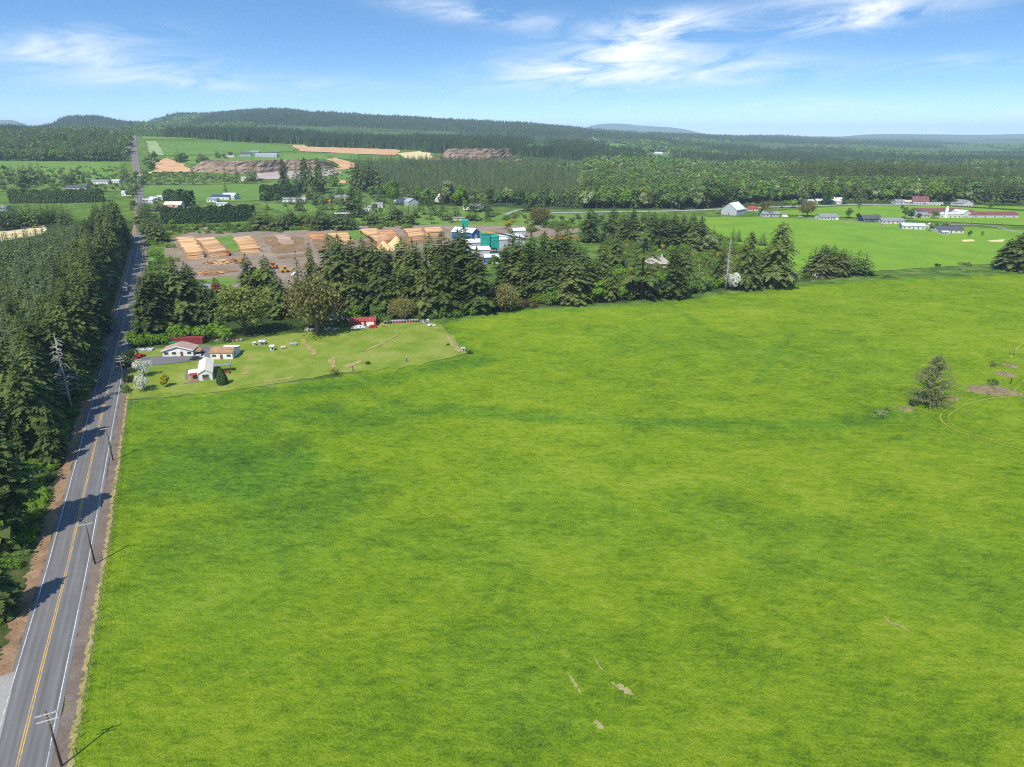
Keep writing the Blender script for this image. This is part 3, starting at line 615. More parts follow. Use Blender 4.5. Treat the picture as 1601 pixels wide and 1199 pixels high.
# ------------------------------------------------------------------ tree meshes (height 1, foot at the origin)
def fir_mesh(name, seed, whorls=34, per=6, steps=5, crown=.06, rad=.2, up=.25, down=-.25, droop=.35, power=.8, gap=0.0, mat=None, lean=0.0, fw=.17, trunk_r=.011):
    r = random.Random(seed); V = []; F = []
    for w in range(whorls):
        rel = (w + r.random() * .8) / whorls; h = crown + (1 - crown) * rel * .985
        env = min(1.0, (1 - rel) ** (power * .86) * 1.04 + .05) * min(1, .72 + rel * 1.4)
        n = max(3, int(round(per * (1 - rel * .35)))); a0 = r.random() * 6.283
        lump = 1 + .16 * math.sin(seed + rel * 21) 
        for k in range(n):
            if r.random() < gap: continue
            a = a0 + 6.283 * k / n + r.gauss(0, .28); Lb = rad * env * lump * r.uniform(.68, 1.18)
            el = down + (up - down) * rel ** .8 + r.gauss(0, .10)
            ca, sa = math.cos(a), math.sin(a); hx = h + r.gauss(0, .006)
            def P(t): return (ca * Lb * t * math.cos(el), sa * Lb * t * math.cos(el), hx + Lb * (t * math.sin(el) - droop * t * t + .10 * droop * t ** 3))
            tx, ty = -sa, ca
            sw = fw * Lb
            for j in range(steps):
                t = .18 + .80 * (j + r.random() * .6) / steps; p = P(t); q = P(min(1, t + .16))
                fl = Lb * ((.46 if steps < 6 else .34) * (1 - t) + .13) * r.uniform(.7, 1.25)
                for sgn in (-1, 1):
                    dx, dy = ca * .62 + sgn * tx * .78, sa * .62 + sgn * ty * .78
                    tip = (p[0] + dx * fl, p[1] + dy * fl, p[2] - fl * r.uniform(.08, .42))
                    o = len(V); V += [p, q, tip, (p[0] + dx * fl * .4 - ca * sw * .35, p[1] + dy * fl * .4 - sa * sw * .35, p[2] - fl * .05)]
                    F.append((o, o + 1, o + 2, o + 3) if sgn > 0 else (o + 3, o + 2, o + 1, o))
            p = P(.82); q = P(1.0); o = len(V)
            V += [(p[0] + tx * sw * .7, p[1] + ty * sw * .7, p[2]), (q[0] + ca * sw * .6, q[1] + sa * sw * .6, q[2] - sw * .3), (p[0] - tx * sw * .7, p[1] - ty * sw * .7, p[2] - sw * .1)]; F.append((o, o + 1, o + 2))
    for k in range(5):                                              # leader
        a = 6.283 * k / 5; o = len(V); V += [(0, 0, 1.01), (.012 * math.cos(a), .012 * math.sin(a), .93), (.012 * math.cos(a + 1.2), .012 * math.sin(a + 1.2), .94)]; F.append((o, o + 1, o + 2))
    me = bpy.data.meshes.new(name + '_crown'); me.from_pydata(V, [], F); me.materials.append(mat or M_FIR); me.update()
    t = MB(); t.path([(0, 0, -.02), (0, 0, .3), (0, 0, .7), (0, 0, .97)], [trunk_r * 1.3, trunk_r, trunk_r * .62, trunk_r * .12], 6)
    return t.mesh(name + '_trunk', M_BARK, True), me
def leaf_lobes(r, n, rx, rz, zc, base, flat=.0):
    """centres and sizes of the leaf masses of a broad crown"""
    L = []
    for i in range(n):
        a = r.random() * 6.283; u = r.uniform(-.75, 1); q = math.sqrt(max(0, 1 - u * u)) * r.uniform(.45, .85)
        L.append((q * rx * math.cos(a), q * rx * math.sin(a), zc + u * rz * .78, r.uniform(.30, .48) * rx))
    L.append((0, 0, zc + rz * .1, rx * .6))
    return L
def broad_mesh(name, seed, leaves=2200, lobes=13, rx=.36, rz=.40, zc=.58, size=.030, mat=None, limbs=7, fork=.22, sparse=0.0):
    r = random.Random(seed); V = []; F = []
    lob = leaf_lobes(r, lobes, rx, rz, zc, fork)
    wts = [l[3] ** 2 for l in lob]
    for _ in range(leaves):
        cx, cy, cz, q = r.choices(lob, wts)[0]
        d = Vector((r.gauss(0, 1), r.gauss(0, 1), r.gauss(.25, 1))).normalized(); k = q * (1 - abs(r.gauss(0, .16 + sparse)))
        c = Vector((cx, cy, cz)) + Vector((d.x, d.y, d.z * .85)) * k
        if c.z < .07: continue
        nrm = (d + Vector((r.gauss(0, .55), r.gauss(0, .55), r.gauss(.25, .55)))).normalized()
        a = nrm.orthogonal().normalized(); a.rotate(Matrix.Rotation(r.random() * 6.28, 3, nrm)); b = nrm.cross(a); s = size * r.uniform(.55, 1.45)
        o = len(V); V += [c - a * s - b * s * .55, c + a * s * .3 - b * s * .8, c + a * s * 1.1 + b * s * .1, c + a * s * .1 + b * s * .8]; F.append((o, o + 1, o + 2, o + 3))
    me = bpy.data.meshes.new(name + '_crown'); me.from_pydata([tuple(v) for v in V], [], F); me.materials.append(mat or M_LEAF); me.update()
    t = MB(); t.path([(0, 0, -.02), (.004, 0, fork * .6), (0, .004, fork), (0, 0, zc)], [.026, .020, .017, .007], 7)
    for i in range(limbs):
        l = lob[i % len(lob)]; z0 = fork + (zc - fork) * r.uniform(-.25, .6)
        t.path([(0, 0, z0), (l[0] * .5, l[1] * .5, z0 + (l[2] - z0) * .4), (l[0], l[1], l[2])], [.011, .007, .003], 5)
    return t.mesh(name + '_trunk', M_BARK, True), me
def twig_mesh(name, seed, depth=5, leaves=900, mat=None, spread=.62, size=.012, first=.22, bark=None, kids=(3, 4), shrink=.74):
    """limbs that fork again and again with few leaves: bare or budding crowns"""
    r = random.Random(seed); t = MB(); ends = []
    def grow(p, d, ln, rad, dep):
        q = p + d * ln + Vector((0, 0, -.05 * ln)); t.path([p, p.lerp(q, .5) + Vector((r.gauss(0, .04), r.gauss(0, .04), 0)) * ln, q], [rad, rad * .85, rad * .62], 5 if dep > 2 else 3)
        if dep <= 2: ends.append((q, d))
        if dep == 0: return
        for _ in range(r.choice(kids)):
            e = (d + Vector((r.gauss(0, spread), r.gauss(0, spread), r.gauss(.12, spread * .6)))).normalized()
            grow(p.lerp(q, r.uniform(.6, 1)), e, ln * shrink * r.uniform(.75, 1.2), rad * .55, dep - 1)
    grow(Vector((0, 0, -.02)), Vector((0, 0, 1)), first, .022, depth)
    V = []; F = []
    for _ in range(leaves):
        q, d = r.choice(ends); c = q + Vector((r.gauss(0, .03), r.gauss(0, .03), r.gauss(0, .03)))
        n = Vector((r.gauss(0, 1), r.gauss(0, 1), r.gauss(.6, 1))).normalized(); a = n.orthogonal().normalized(); b = n.cross(a); s = size * r.uniform(.5, 1.5)
        o = len(V); V += [c - a * s, c + b * s * .7, c + a * s, c - b * s * .7]; F.append((o, o + 1, o + 2, o + 3))
    zmax = max(v[2] for v in t.v); k = 1 / zmax
    t.v = [(x * k, y * k, z * k if z > 0 else z) for x, y, z in t.v]
    me = bpy.data.meshes.new(name + '_crown'); me.from_pydata([tuple(v * k) for v in V], [], F); me.materials.append(mat or M_TWIG); me.update()
    return t.mesh(name + '_trunk', bark or M_BARK, True), me
def bush_mesh(name, seed, leaves=700, lobes=7, mat=None, size=.07, tall=.5):
    """a shrub one unit tall and about two across"""
    r = random.Random(seed); V = []; F = []
    lob = [(r.gauss(0, .42), r.gauss(0, .42), r.uniform(.3, .62), r.uniform(.28, .45)) for _ in range(lobes)]
    for _ in range(leaves):
        cx, cy, cz, q = r.choice(lob); d = Vector((r.gauss(0, 1), r.gauss(0, 1), r.gauss(.3, .9))).normalized()
        c = Vector((cx, cy, cz)) + d * q * (1 - abs(r.gauss(0, .15))); 
        if c.z < .02: c.z = .02 + r.random() * .1
        nrm = (d + Vector((r.gauss(0, .5), r.gauss(0, .5), r.gauss(.2, .5)))).normalized(); a = nrm.orthogonal().normalized(); a.rotate(Matrix.Rotation(r.random() * 6.28, 3, nrm)); b = nrm.cross(a); s = size * r.uniform(.5, 1.5)
        o = len(V); V += [c - a * s - b * s * .5, c + a * s * .3 - b * s * .8, c + a * s + b * s * .1, c + a * s * .1 + b * s * .8]; F.append((o, o + 1, o + 2, o + 3))
    me = bpy.data.meshes.new(name + '_crown'); me.from_pydata([tuple(v) for v in V], [], F); me.materials.append(mat or M_LIME); me.update()
    t = MB()
    for i in range(4):
        l = lob[i]; t.path([(l[0] * .15, l[1] * .15, -.03), (l[0] * .6, l[1] * .6, l[2] * .5), (l[0], l[1], l[2])], [.035, .025, .012], 4)
    return t.mesh(name + '_stem', M_BARK), me
def both(name, pair):                                               # trunk and crown in one mesh, for the woods that are one object
    out = bpy.data.meshes.new(name); V = []; F = []; I = []; mats = []
    for k, me in enumerate(pair):
        o = len(V); V += [tuple(v.co) for v in me.vertices]; F += [tuple(i + o for i in p.vertices) for p in me.polygons]; I += [k] * len(me.polygons); mats.append(me.materials[0])
    out.from_pydata(V, [], F)
    for m in mats: out.materials.append(m)
    out.polygons.foreach_set('material_index', I); out.update(); return out
def cone_clump(name, seed, n=6, mat=None, spread=.55, rad=.22):
    """a handful of small ragged conifers that grow together, for the far woods"""
    r = random.Random(seed); V = []; F = []
    for i in range(n):
        x, y = r.uniform(-spread, spread), r.uniform(-spread, spread); H = r.uniform(.66, 1.0)
        for tier in range(5):
            rel = tier / 5; z = H * (.10 + .78 * rel); rr = rad * (1 - rel) ** .85 * r.uniform(.85, 1.15); k = 6; a0 = r.random() * 6
            for j in range(k):
                a = a0 + 6.283 * (j + r.uniform(-.25, .25)) / k; q = rr * r.uniform(.6, 1.2); o = len(V)
                V += [(x, y, z + H * .27), (x + q * math.cos(a - .5) * .8, y + q * math.sin(a - .5) * .8, z), (x + q * 1.15 * math.cos(a), y + q * 1.15 * math.sin(a), z - H * .06), (x + q * math.cos(a + .5) * .8, y + q * math.sin(a + .5) * .8, z)]
                F.append((o, o + 1, o + 2, o + 3))
    me = bpy.data.meshes.new(name); me.from_pydata(V, [], F); me.materials.append(mat or M_FIRB); me.update(); return me

FIRS = [fir_mesh('fir', 1, rad=.225, whorls=46, per=10, steps=7, fw=.09, droop=.42, power=.66), fir_mesh('fir', 2, rad=.25, whorls=42, per=10, steps=7, fw=.09, droop=.5, power=.60), fir_mesh('fir', 3, rad=.205, whorls=50, per=9, steps=7, fw=.09, droop=.35, power=.64), fir_mesh('fir', 4, rad=.24, whorls=44, per=9, steps=7, fw=.09, gap=.10, power=.56, crown=.04)]
YOUNG = [fir_mesh('fir', 11, rad=.165, whorls=30, per=6, mat=M_FIRY, power=1.05, crown=.14, steps=4, up=.5), fir_mesh('fir', 12, rad=.185, whorls=28, per=6, mat=M_FIRY, power=1.0, crown=.16, steps=4, up=.45), fir_mesh('fir', 13, rad=.155, whorls=32, per=6, mat=M_FIRY, power=1.1, crown=.14, steps=4, gap=.05, up=.5)]
TALL = [fir_mesh('fir', 21, rad=.13, whorls=34, per=6, power=.55, crown=.10, gap=.12, droop=.5), fir_mesh('fir', 22, rad=.12, whorls=36, per=6, power=.5, crown=.07, gap=.15, droop=.5)]
BARE_LOW = [fir_mesh('pine', 31, rad=.19, whorls=26, per=8, steps=8, fw=.09, power=.55, crown=.36, gap=.08, trunk_r=.013), fir_mesh('pine', 32, rad=.17, whorls=24, per=8, steps=8, fw=.09, power=.5, crown=.42, gap=.10, trunk_r=.013)]
SPARSE = [fir_mesh('fir', 41, rad=.19, whorls=26, per=5, power=.6, crown=.10, gap=.32, droop=.45)]
COLUMN = [fir_mesh('fir', 26, rad=.20, whorls=44, per=7, steps=5, power=.46, crown=.03, droop=.6, up=.05, fw=.15), fir_mesh('fir', 27, rad=.22, whorls=40, per=7, steps=5, power=.5, crown=.03, droop=.6, up=.1, gap=.06, fw=.15)]
MID = [both('fir_tree', fir_mesh('f', 51 + i, whorls=17, per=7, steps=2, rad=q, mat=m, power=.68 if i < 3 else 1.0, crown=.05, fw=.42)) for i, (q, m) in enumerate(((.25, M_FIR), (.22, M_FIR), (.28, M_FIR), (.22, M_FIRY), (.20, M_FIRY)))]
BROAD = [broad_mesh('b', 61), broad_mesh('b', 62, rx=.30, rz=.42, zc=.56), broad_mesh('b', 63, rx=.42, rz=.36, zc=.60, lobes=16)]
BROADL = [broad_mesh('b', 64, mat=M_LIME), broad_mesh('b', 65, mat=M_LIME, rx=.32, rz=.42, zc=.55)]
OLIVE = broad_mesh('b', 66, leaves=4200, lobes=22, rx=.46, rz=.40, zc=.55, size=.020, mat=M_OLIVE, limbs=12, sparse=.1)
PALE = broad_mesh('b', 67, mat=M_PALE, rx=.34, rz=.4)
RUSSET = broad_mesh('b', 68, mat=M_RUSSET, rx=.42, rz=.4, leaves=1200)
BLOSSOM = broad_mesh('b', 69, leaves=1800, rx=.62, rz=.38, zc=.6, size=.034, mat=M_BLOSSOM, lobes=14)
POPLAR = broad_mesh('b', 70, leaves=1500, rx=.15, rz=.48, zc=.52, size=.026, mat=M_LEAF, lobes=16)
M_TWIGBARK = paint('twig_bark', (.17, .145, .085), (.10, .085, .05), 3, .9)
TWIGGY = twig_mesh('w', 71, depth=6, leaves=14000, size=.0085, bark=M_TWIGBARK, kids=(3, 4, 4), spread=.62, shrink=.80, first=.10)
BARE = twig_mesh('w', 73, depth=5, leaves=700, size=.013, kids=(3, 4), spread=.6, first=.2)
foliage('grey_buds', (.13, .15, .055), (.20, .22, .08), (.29, .30, .13), .4)
BMID = [both('broadleaf_tree', broad_mesh('b', 81 + i, leaves=420, lobes=9, size=.062, mat=m, rx=q)) for i, (m, q) in enumerate(((M_LEAF, .36), (M_LIME, .34), (M_LEAF, .30), (M_OLIVE, .36), (M_PALE, .34)))]
BFAR = []
for i, m in enumerate((M_LEAF, M_LIME, M_PALE)):
    BFAR.append(both('broadleaf_tree', broad_mesh('b', 91 + i, leaves=110, lobes=6, size=.12, mat=m, rx=.40, limbs=0)))
CLUMPS = [cone_clump('conifer_clump', 101 + i) for i in range(4)]
CLUMPSY = [cone_clump('conifer_clump', 111 + i, 8, M_YOUNGP, .6, .2) for i in range(3)]
BUSH = [bush_mesh('s', 121 + i) for i in range(2)] + [bush_mesh('s', 124, mat=M_LEAF), bush_mesh('s', 125, mat=M_OLIVE)]
BUSHM = {'lime': BUSH[0], 'lime2': BUSH[1], 'leaf': BUSH[2], 'olive': BUSH[3], 'broom': bush_mesh('s', 126, 400, mat=M_BROOM), 'white': bush_mesh('s', 127, 500, mat=M_BLOSSOM), 'dark': bush_mesh('s', 128, 700, mat=M_DARKHEDGE), 'twig': bush_mesh('s', 129, 420, mat=M_TWIG, size=.05), 'russet': bush_mesh('s', 130, 500, mat=M_RUSSET)}
BUSHM['pale'] = bush_mesh('s', 131, 500, mat=M_PALE)
def sprig_tree(name, seed, n=160, per=60, rmax=.47, mat=None):
    """a leader with long limbs on all sides from the ground up, leaf sprigs along their outer parts, sky showing between"""
    r = random.Random(seed); V = []; F = []; t = MB(); t.path([(0, 0, -.02), (.01, 0, .3), (-.01, .01, .6), (0, 0, .97)], [.03, .024, .014, .003], 7)
    for i in range(n):
        z = .03 + .95 * (i + r.random()) / n; a = r.random() * 6.283; R_ = rmax * min(1, (1.02 - z) * 1.75) ** .75 * (.55 + .45 * min(1, z * 4 + .4)) * r.uniform(.6, 1.1); z0 = max(.02, z - R_ * r.uniform(.1, .5)); e = Vector((R_ * math.cos(a), R_ * math.sin(a), z)); p0 = Vector((0, 0, z0)); m = p0.lerp(e, .5) + Vector((0, 0, .03))
        t.path([p0, m, e], [.0075, .0045, .0012], 4)
        for _ in range(per):
            q = r.uniform(.3, 1.05); c = (p0.lerp(m, q * 2) if q < .5 else m.lerp(e, q * 2 - 1)) + Vector((r.gauss(0, .016), r.gauss(0, .016), r.gauss(0, .016))); c.z = max(.01, c.z)
            nn = Vector((r.gauss(0, 1), r.gauss(0, 1), r.gauss(.5, 1))).normalized(); b1 = nn.orthogonal().normalized(); b2 = nn.cross(b1); s_ = .0085 * r.uniform(.5, 1.5); o = len(V); V += [c - b1 * s_, c + b2 * s_ * .8, c + b1 * s_, c - b2 * s_ * .8]; F.append((o, o + 1, o + 2, o + 3))
    me = bpy.data.meshes.new(name + '_crown'); me.from_pydata([tuple(v) for v in V], [], F); me.materials.append(mat); me.update()
    return t.mesh(name + '_trunk', M_TWIGBARK, True), me
LONE = sprig_tree('w', 75, mat=MATS['grey_buds'])
def plant(name, pair, x, y, h, label, cat, group=None, wide=1.0, parts=('trunk', 'crown'), sink=.0):
    e = thing(name, label, cat, (x, y, tz(x, y) - sink), rng.random() * 6.283, group); e.scale = (h * wide, h * wide, h)
    for n, me in zip(parts, pair):
        o = bpy.data.objects.new(n, me); COL.objects.link(o); o.parent = e
    return e
def tree_px(name, pair, ub, vb, vt, label, cat, group=None, wide=1.0, parts=('trunk', 'crown')):
    p = G(ub, vb); return plant(name, pair, p.x, p.y, max(1.0, topz(p.y, vt) - p.z), label, cat, group, wide, parts)
def wood(name, pts, meshes, label, cat, kind='stuff'):
    """one object for a wood nobody would count: points (x, y, z, width, height, turn, which mesh)"""
    if not pts: return
    me = bpy.data.meshes.new(name); me.from_pydata([p[:3] for p in pts], [], []); n = len(pts)
    a = me.attributes.new('size', 'FLOAT_VECTOR', 'POINT'); a.data.foreach_set('vector', np.array([(p[3], p[3], p[4]) for p in pts], np.float32).ravel())
    a = me.attributes.new('turn', 'FLOAT_VECTOR', 'POINT'); a.data.foreach_set('vector', np.array([(0, 0, p[5]) for p in pts], np.float32).ravel())
    a = me.attributes.new('which', 'INT', 'POINT'); a.data.foreach_set('value', np.array([p[6] for p in pts], np.int32))
    o = bpy.data.objects.new(name, me); COL.objects.link(o); tag(o, label, cat, None, kind)
    ng = bpy.data.node_groups.new(name, 'GeometryNodeTree'); ng.interface.new_socket('Geometry', in_out='INPUT', socket_type='NodeSocketGeometry'); ng.interface.new_socket('Geometry', in_out='OUTPUT', socket_type='NodeSocketGeometry')
    N = ng.nodes; L = ng.links; gi = N.new('NodeGroupInput'); go = N.new('NodeGroupOutput')
    j = N.new('GeometryNodeJoinGeometry')
    for k, m in enumerate(reversed(meshes)):
        src = bpy.data.objects.new(name + '_kind', m); oi = N.new('GeometryNodeObjectInfo'); oi.inputs['Object'].default_value = src; oi.inputs['As Instance'].default_value = True
        L.new(oi.outputs['Geometry'], j.inputs[0])
    ip = N.new('GeometryNodeInstanceOnPoints'); ip.inputs['Pick Instance'].default_value = True
    L.new(gi.outputs[0], ip.inputs['Points']); L.new(j.outputs[0], ip.inputs['Instance'])
    def at(nm, t):
        q = N.new('GeometryNodeInputNamedAttribute'); q.data_type = t; q.inputs[0].default_value = nm; return q.outputs[0]
    L.new(at('which', 'INT'), ip.inputs['Instance Index']); L.new(at('size', 'FLOAT_VECTOR'), ip.inputs['Scale'])
    er = N.new('FunctionNodeEulerToRotation'); L.new(at('turn', 'FLOAT_VECTOR'), er.inputs[0]); L.new(er.outputs[0], ip.inputs['Rotation'])
    L.new(ip.outputs[0], go.inputs[0])
    md = o.modifiers.new('trees', 'NODES'); md.node_group = ng
    return o
def inside(p, P):
    r = False; n = len(P)
    for i in range(n):
        a, b = P[i], P[(i + 1) % n]
        if (a.y > p[1]) != (b.y > p[1]) and p[0] < (b.x - a.x) * (p[1] - a.y) / (b.y - a.y) + a.x: r = not r
    return r
# ------------------------------------------------------------------ conifers: hand placed (base u, base v, top v, kind, width factor, note)
LB = 'tall dark fir in the roadside clump behind the maroon container'
MBK = 'tall dark fir in the dense block between log yard and red shed'
RB = 'dark fir in the thicket between the sawmill and the hipped house'
CLEARS = [(925, 990, 225, 236, 0), (1000, 1065, 238, 254, 1), (812, 868, 225, 242, 2), (1300, 1385, 250, 263, 0), (1430, 1512, 256, 271, 2), (1180, 1236, 232, 240, 1), (640, 722, 206, 212, 2), (560, 642, 208, 214, 1), (420, 520, 200, 206, 2), (1490, 1601, 233, 241, 2), (700, 784, 214, 221, 2), (1090, 1152, 258, 270, 0), (880, 930, 252, 262, 2), (1240, 1290, 262, 272, 0), (60, 120, 222, 232, 1), (150, 196, 205, 214, 0), (20, 70, 236, 244, 0), (330, 400, 190, 195, 2)]
CLEARP = []
def clearings():
    for u0, u1, v0, v1, k in CLEARS:
        um, w = (u0 + u1) / 2, (u1 - u0) / 2; ring = [(um + w * math.cos(a) * (1 + .2 * math.sin(3 * a + u0)), (v0 + v1) / 2 + (v1 - v0) / 2 * math.sin(a)) for a in [6.283 * i / 14 for i in range(14)]]
        try: CLEARP.append([Vector(G(*q)[:2]) for q in ring]); sheet('clearing', ring, (S_PAST, S_SCRUB, S_HILLG)[k], jit=.6, dz=2.2)
        except ValueError: print('clearing', u0)
clearings()
def cleared(x, y): return any(inside((x, y), P) for P in CLEARP)
CON = []     # (x, y, h, pairs, wide, label, group, priority)
def con(ub, vb, vt, kind, label, group=None, wide=1.0, prio=9):
    p = G(ub, vb); CON.append((p.x, p.y, max(2, topz(p.y, vt) - p.z), kind, wide * (1.22 if kind is FIRS else 1.1), label, group, prio))
g1 = 'firs of the clump beside the road'
for t in ((235, 524, 430), (246, 518, 418), (262, 514, 412), (284, 510, 399), (307, 507, 411), (326, 507, 437), (345, 502, 432), (272, 500, 420), (300, 492, 408), (256, 500, 424), (240, 506, 440)): con(*t, FIRS, LB, g1, 1.02)
con(392, 472, 394, FIRS, 'dark fir behind the olive maple, left of two pointed firs'); con(421, 470, 397, FIRS, 'pointed fir rising behind the olive maple, in front of the yellow loader')
con(440, 496, 430, FIRS, 'broad fir squeezed between the olive maple and the brown budding tree', None, 1.1); con(450, 470, 436, FIRS, 'shorter fir behind the brown budding tree at the log yard edge')
con(469, 462, 390, SPARSE, 'thin yellowish fir with gaps in its crown before the log yard', None, .85); con(490, 460, 377, FIRS, 'slim fir alone before the grey yard, right of the thin yellowish fir', None, .72)
g2 = 'firs of the middle block of the treeline'
for t in ((522, 476, 368), (537, 484, 364), (556, 474, 367), (572, 478, 370), (589, 482, 371), (602, 474, 380), (614, 470, 388), (632, 474, 369), (649, 484, 371), (600, 494, 402), (560, 490, 406), (625, 494, 410), (675, 474, 364), (694, 482, 360), (690, 492, 396), (665, 494, 412), (718, 474, 356), (728, 482, 350), (710, 490, 402), (575, 460, 376), (655, 462, 378), (540, 466, 372), (640, 492, 420), (705, 470, 372)): con(*t, FIRS, MBK, g2, 1.03)
con(747, 488, 384, FIRS, 'broad end fir of the middle block, before the green steel tower', None, 1.15)
g3 = 'firs of the right part of the treeline'
for t in ((801, 452, 357), (812, 462, 366), (830, 458, 362), (850, 456, 360), (870, 452, 356), (885, 450, 354), (820, 466, 398), (860, 468, 402), (912, 466, 386), (930, 464, 402), (876, 466, 390), (845, 468, 388), (790, 458, 380), (900, 455, 372)): con(*t, FIRS, RB, g3, 1.02)
con(895, 474, 397, FIRS, 'broad fir with tidy herringbone boughs at the meadow edge', None, 1.15)
con(922, 378, 325, COLUMN, 'tall ragged fir rising behind the right treeline beside sawmill dirt', None, 1.5); con(950, 470, 415, FIRS, 'small pointed fir before the hipped house, at the meadow edge')
con(940, 446, 376, FIRS, 'upright fir left of the hipped house'); con(964, 424, 357, FIRS, 'small lone fir among shrubs, up slope from the hipped house', None, .9)
con(1002, 468, 345, SPARSE, 'tallest thin crowned fir left of the hipped house, brown twigs showing', None, 1.3); con(984, 468, 420, FIRS, 'short fir at the foot of the tallest thin crowned fir')
con(1052, 466, 382, FIRS, 'large drooping fir in front of the hipped house', None, 1.15); con(1070, 450, 384, FIRS, 'dark fir directly right of the hipped house')
con(1125, 446, 390, FIRS, 'rounded dark fir left of the grey snag'); con(1165, 452, 360, COLUMN, 'tall fir right of the grey snag, leafy at its foot', None, 1.05); con(1186, 444, 388, FIRS, 'shorter fir between the snag and the tall isolated fir')
con(1212, 448, 345, COLUMN, 'tall isolated fir with a full crown at the right end of the treeline', None, 1.3); con(1196, 446, 402, FIRS, 'low fir at the foot of the tall isolated fir', None, 1.1)
con(1237, 393, 369, FIRS, 'small fir behind the tall isolated fir, on the hay meadow edge')
g4 = 'row of firs behind the scrub'
for t in ((958, 372, 322), (972, 378, 330), (988, 380, 326), (1004, 382, 331), (1020, 384, 330), (1036, 386, 333), (1052, 386, 332), (1066, 384, 334), (1080, 386, 332), (1094, 386, 337), (1012, 372, 328), (1044, 374, 330), (980, 366, 326)): con(*t, FIRS, 'dark fir in the straight row between scrub and hay meadow', g4, 1.35)
con(1145, 378, 355, FIRS, 'small fir on the hay meadow just left of a twin small fir', None, 1.1, 9); con(1154, 378, 357, FIRS, 'right one of two small firs touching on the hay meadow', None, 1.1)
con(1175, 381, 361, FIRS, 'small fir on the hay meadow, between the twin firs and the stout one', None, 1.1); con(1192, 384, 362, FIRS, 'stout small fir on the hay meadow nearest the tall isolated fir', None, 1.2)
con(1115, 374, 352, FIRS, 'dark small fir at the end of the straight fir row')
g5 = 'firs of the square clump on the meadow edge'
for t in ((1270, 428, 386), (1283, 432, 381), (1298, 431, 382), (1312, 432, 388), (1325, 430, 391), (1338, 430, 390), (1350, 429, 394), (1290, 424, 383), (1318, 424, 388)): con(*t, FIRS, 'dark fir in the isolated dense clump standing between two meadows', g5, 1.5)
g6 = 'firs at the right margin of the meadow'
for t in ((1572, 418, 372), (1586, 422, 362), (1601, 424, 358), (1616, 424, 362), (1566, 412, 380), (1592, 412, 366)): con(*t, FIRS, 'dark fir of the clump cut by the right edge of the photograph', g6, 1.5)
# roadside firs on the right of the road, far end
g7 = 'firs beside the far road bend'
for t in ((226, 336, 309), (230, 344, 312), (224, 350, 316), (232, 356, 322), (236, 366, 332), (242, 372, 336), (238, 378, 340), (246, 378, 345), (258, 378, 350), (230, 330, 306), (248, 330, 302)): con(*t, FIRS, 'fir beside the road, right hand side, just past the log decks', g7, 1.5)
# tall firs before the quarry
g8 = 'tall firs in front of the quarry'
for t in ((445, 293, 246), (466, 297, 252), (474, 300, 258), (480, 302, 245), (488, 305, 255), (500, 298, 245), (506, 302, 262), (451, 297, 262)): con(*t, COLUMN, 'tall dark fir in the row in front of the quarry rock', g8, .85)
con(523, 292, 247, SPARSE, 'thin tall fir with a bare stem, rightmost before the quarry', None, .8)
con(399, 284, 246, TALL, 'dark fir left of the quarry floor', None, 1.2); con(391, 284, 252, TALL, 'dark fir squeezed left of another before the quarry floor', None, 1.2)
con(354, 306, 276, TALL, 'lone narrow fir on the green crop field, behind a white shed', None, 1.0); con(371, 280, 250, TALL, 'narrow fir at the quarry top, left of the grey farm roofs', None, 1.0); con(352, 276, 256, TALL, 'fir on the brown quarry slope', None, 1.2)
con(194, 282, 246, TALL, 'big dark fir beside the road at the foot of the far hill', None, 1.4); con(199, 280, 252, TALL, 'smaller fir overlapping the big dark fir beside the road')
g12 = 'firs between the log yard and the houses'
for i in range(40): con(396 + i * 4.0 + rng.uniform(-2, 2), 360 + rng.uniform(-9, 1), 329 + rng.uniform(-6, 9), FIRS, 'fir in the belt between the log decks and the houses', g12, 1.5)
for t in ((486, 312, 296), (505, 318, 298), (520, 316, 296), (535, 318, 300), (548, 322, 302), (470, 318, 300)): con(*t, FIRS, 'round dark fir between the crop field and the houses', 'firs beside the houses', 1.8)
for t in ((562, 340, 306), (575, 345, 312), (590, 352, 318), (612, 345, 308), (630, 350, 314), (640, 352, 318), (552, 336, 290), (500, 336, 318), (648, 340, 320), (690, 340, 322), (700, 345, 324), (712, 340, 318), (735, 345, 322), (744, 346, 326), (757, 330, 300), (762, 345, 331), (803, 345, 334), (838, 346, 336), (846, 350, 338), (878, 358, 340), (830, 330, 290)): con(*t, FIRS, 'dark fir among the houses behind the sawmill', 'firs among the village houses', 1.6)
g13 = 'pines of the belt behind the plantation'
for i in range(34): con(-4 + i * 3.4 + rng.uniform(-1.5, 1.5), 359 - i * .35 + rng.uniform(-5, 4), 319 + rng.uniform(-5, 5), BARE_LOW, 'tall pine with a bare lower stem in the belt beyond the young plantation', g13, 1.0)
# big trees on the plantation's road edge, near the camera
for t in ((18, 850, 690), (33, 838, 668), (-8, 860, 690), (-30, 800, 640)): con(*t, BARE_LOW, 'tall fir with a bare pale stem at the near end of the roadside wood', 'bare stemmed firs at the near roadside', 1.0)
con(-2, 962, 846, FIRS, 'fir at the very left edge whose shadow crosses the pale road', None, .9)
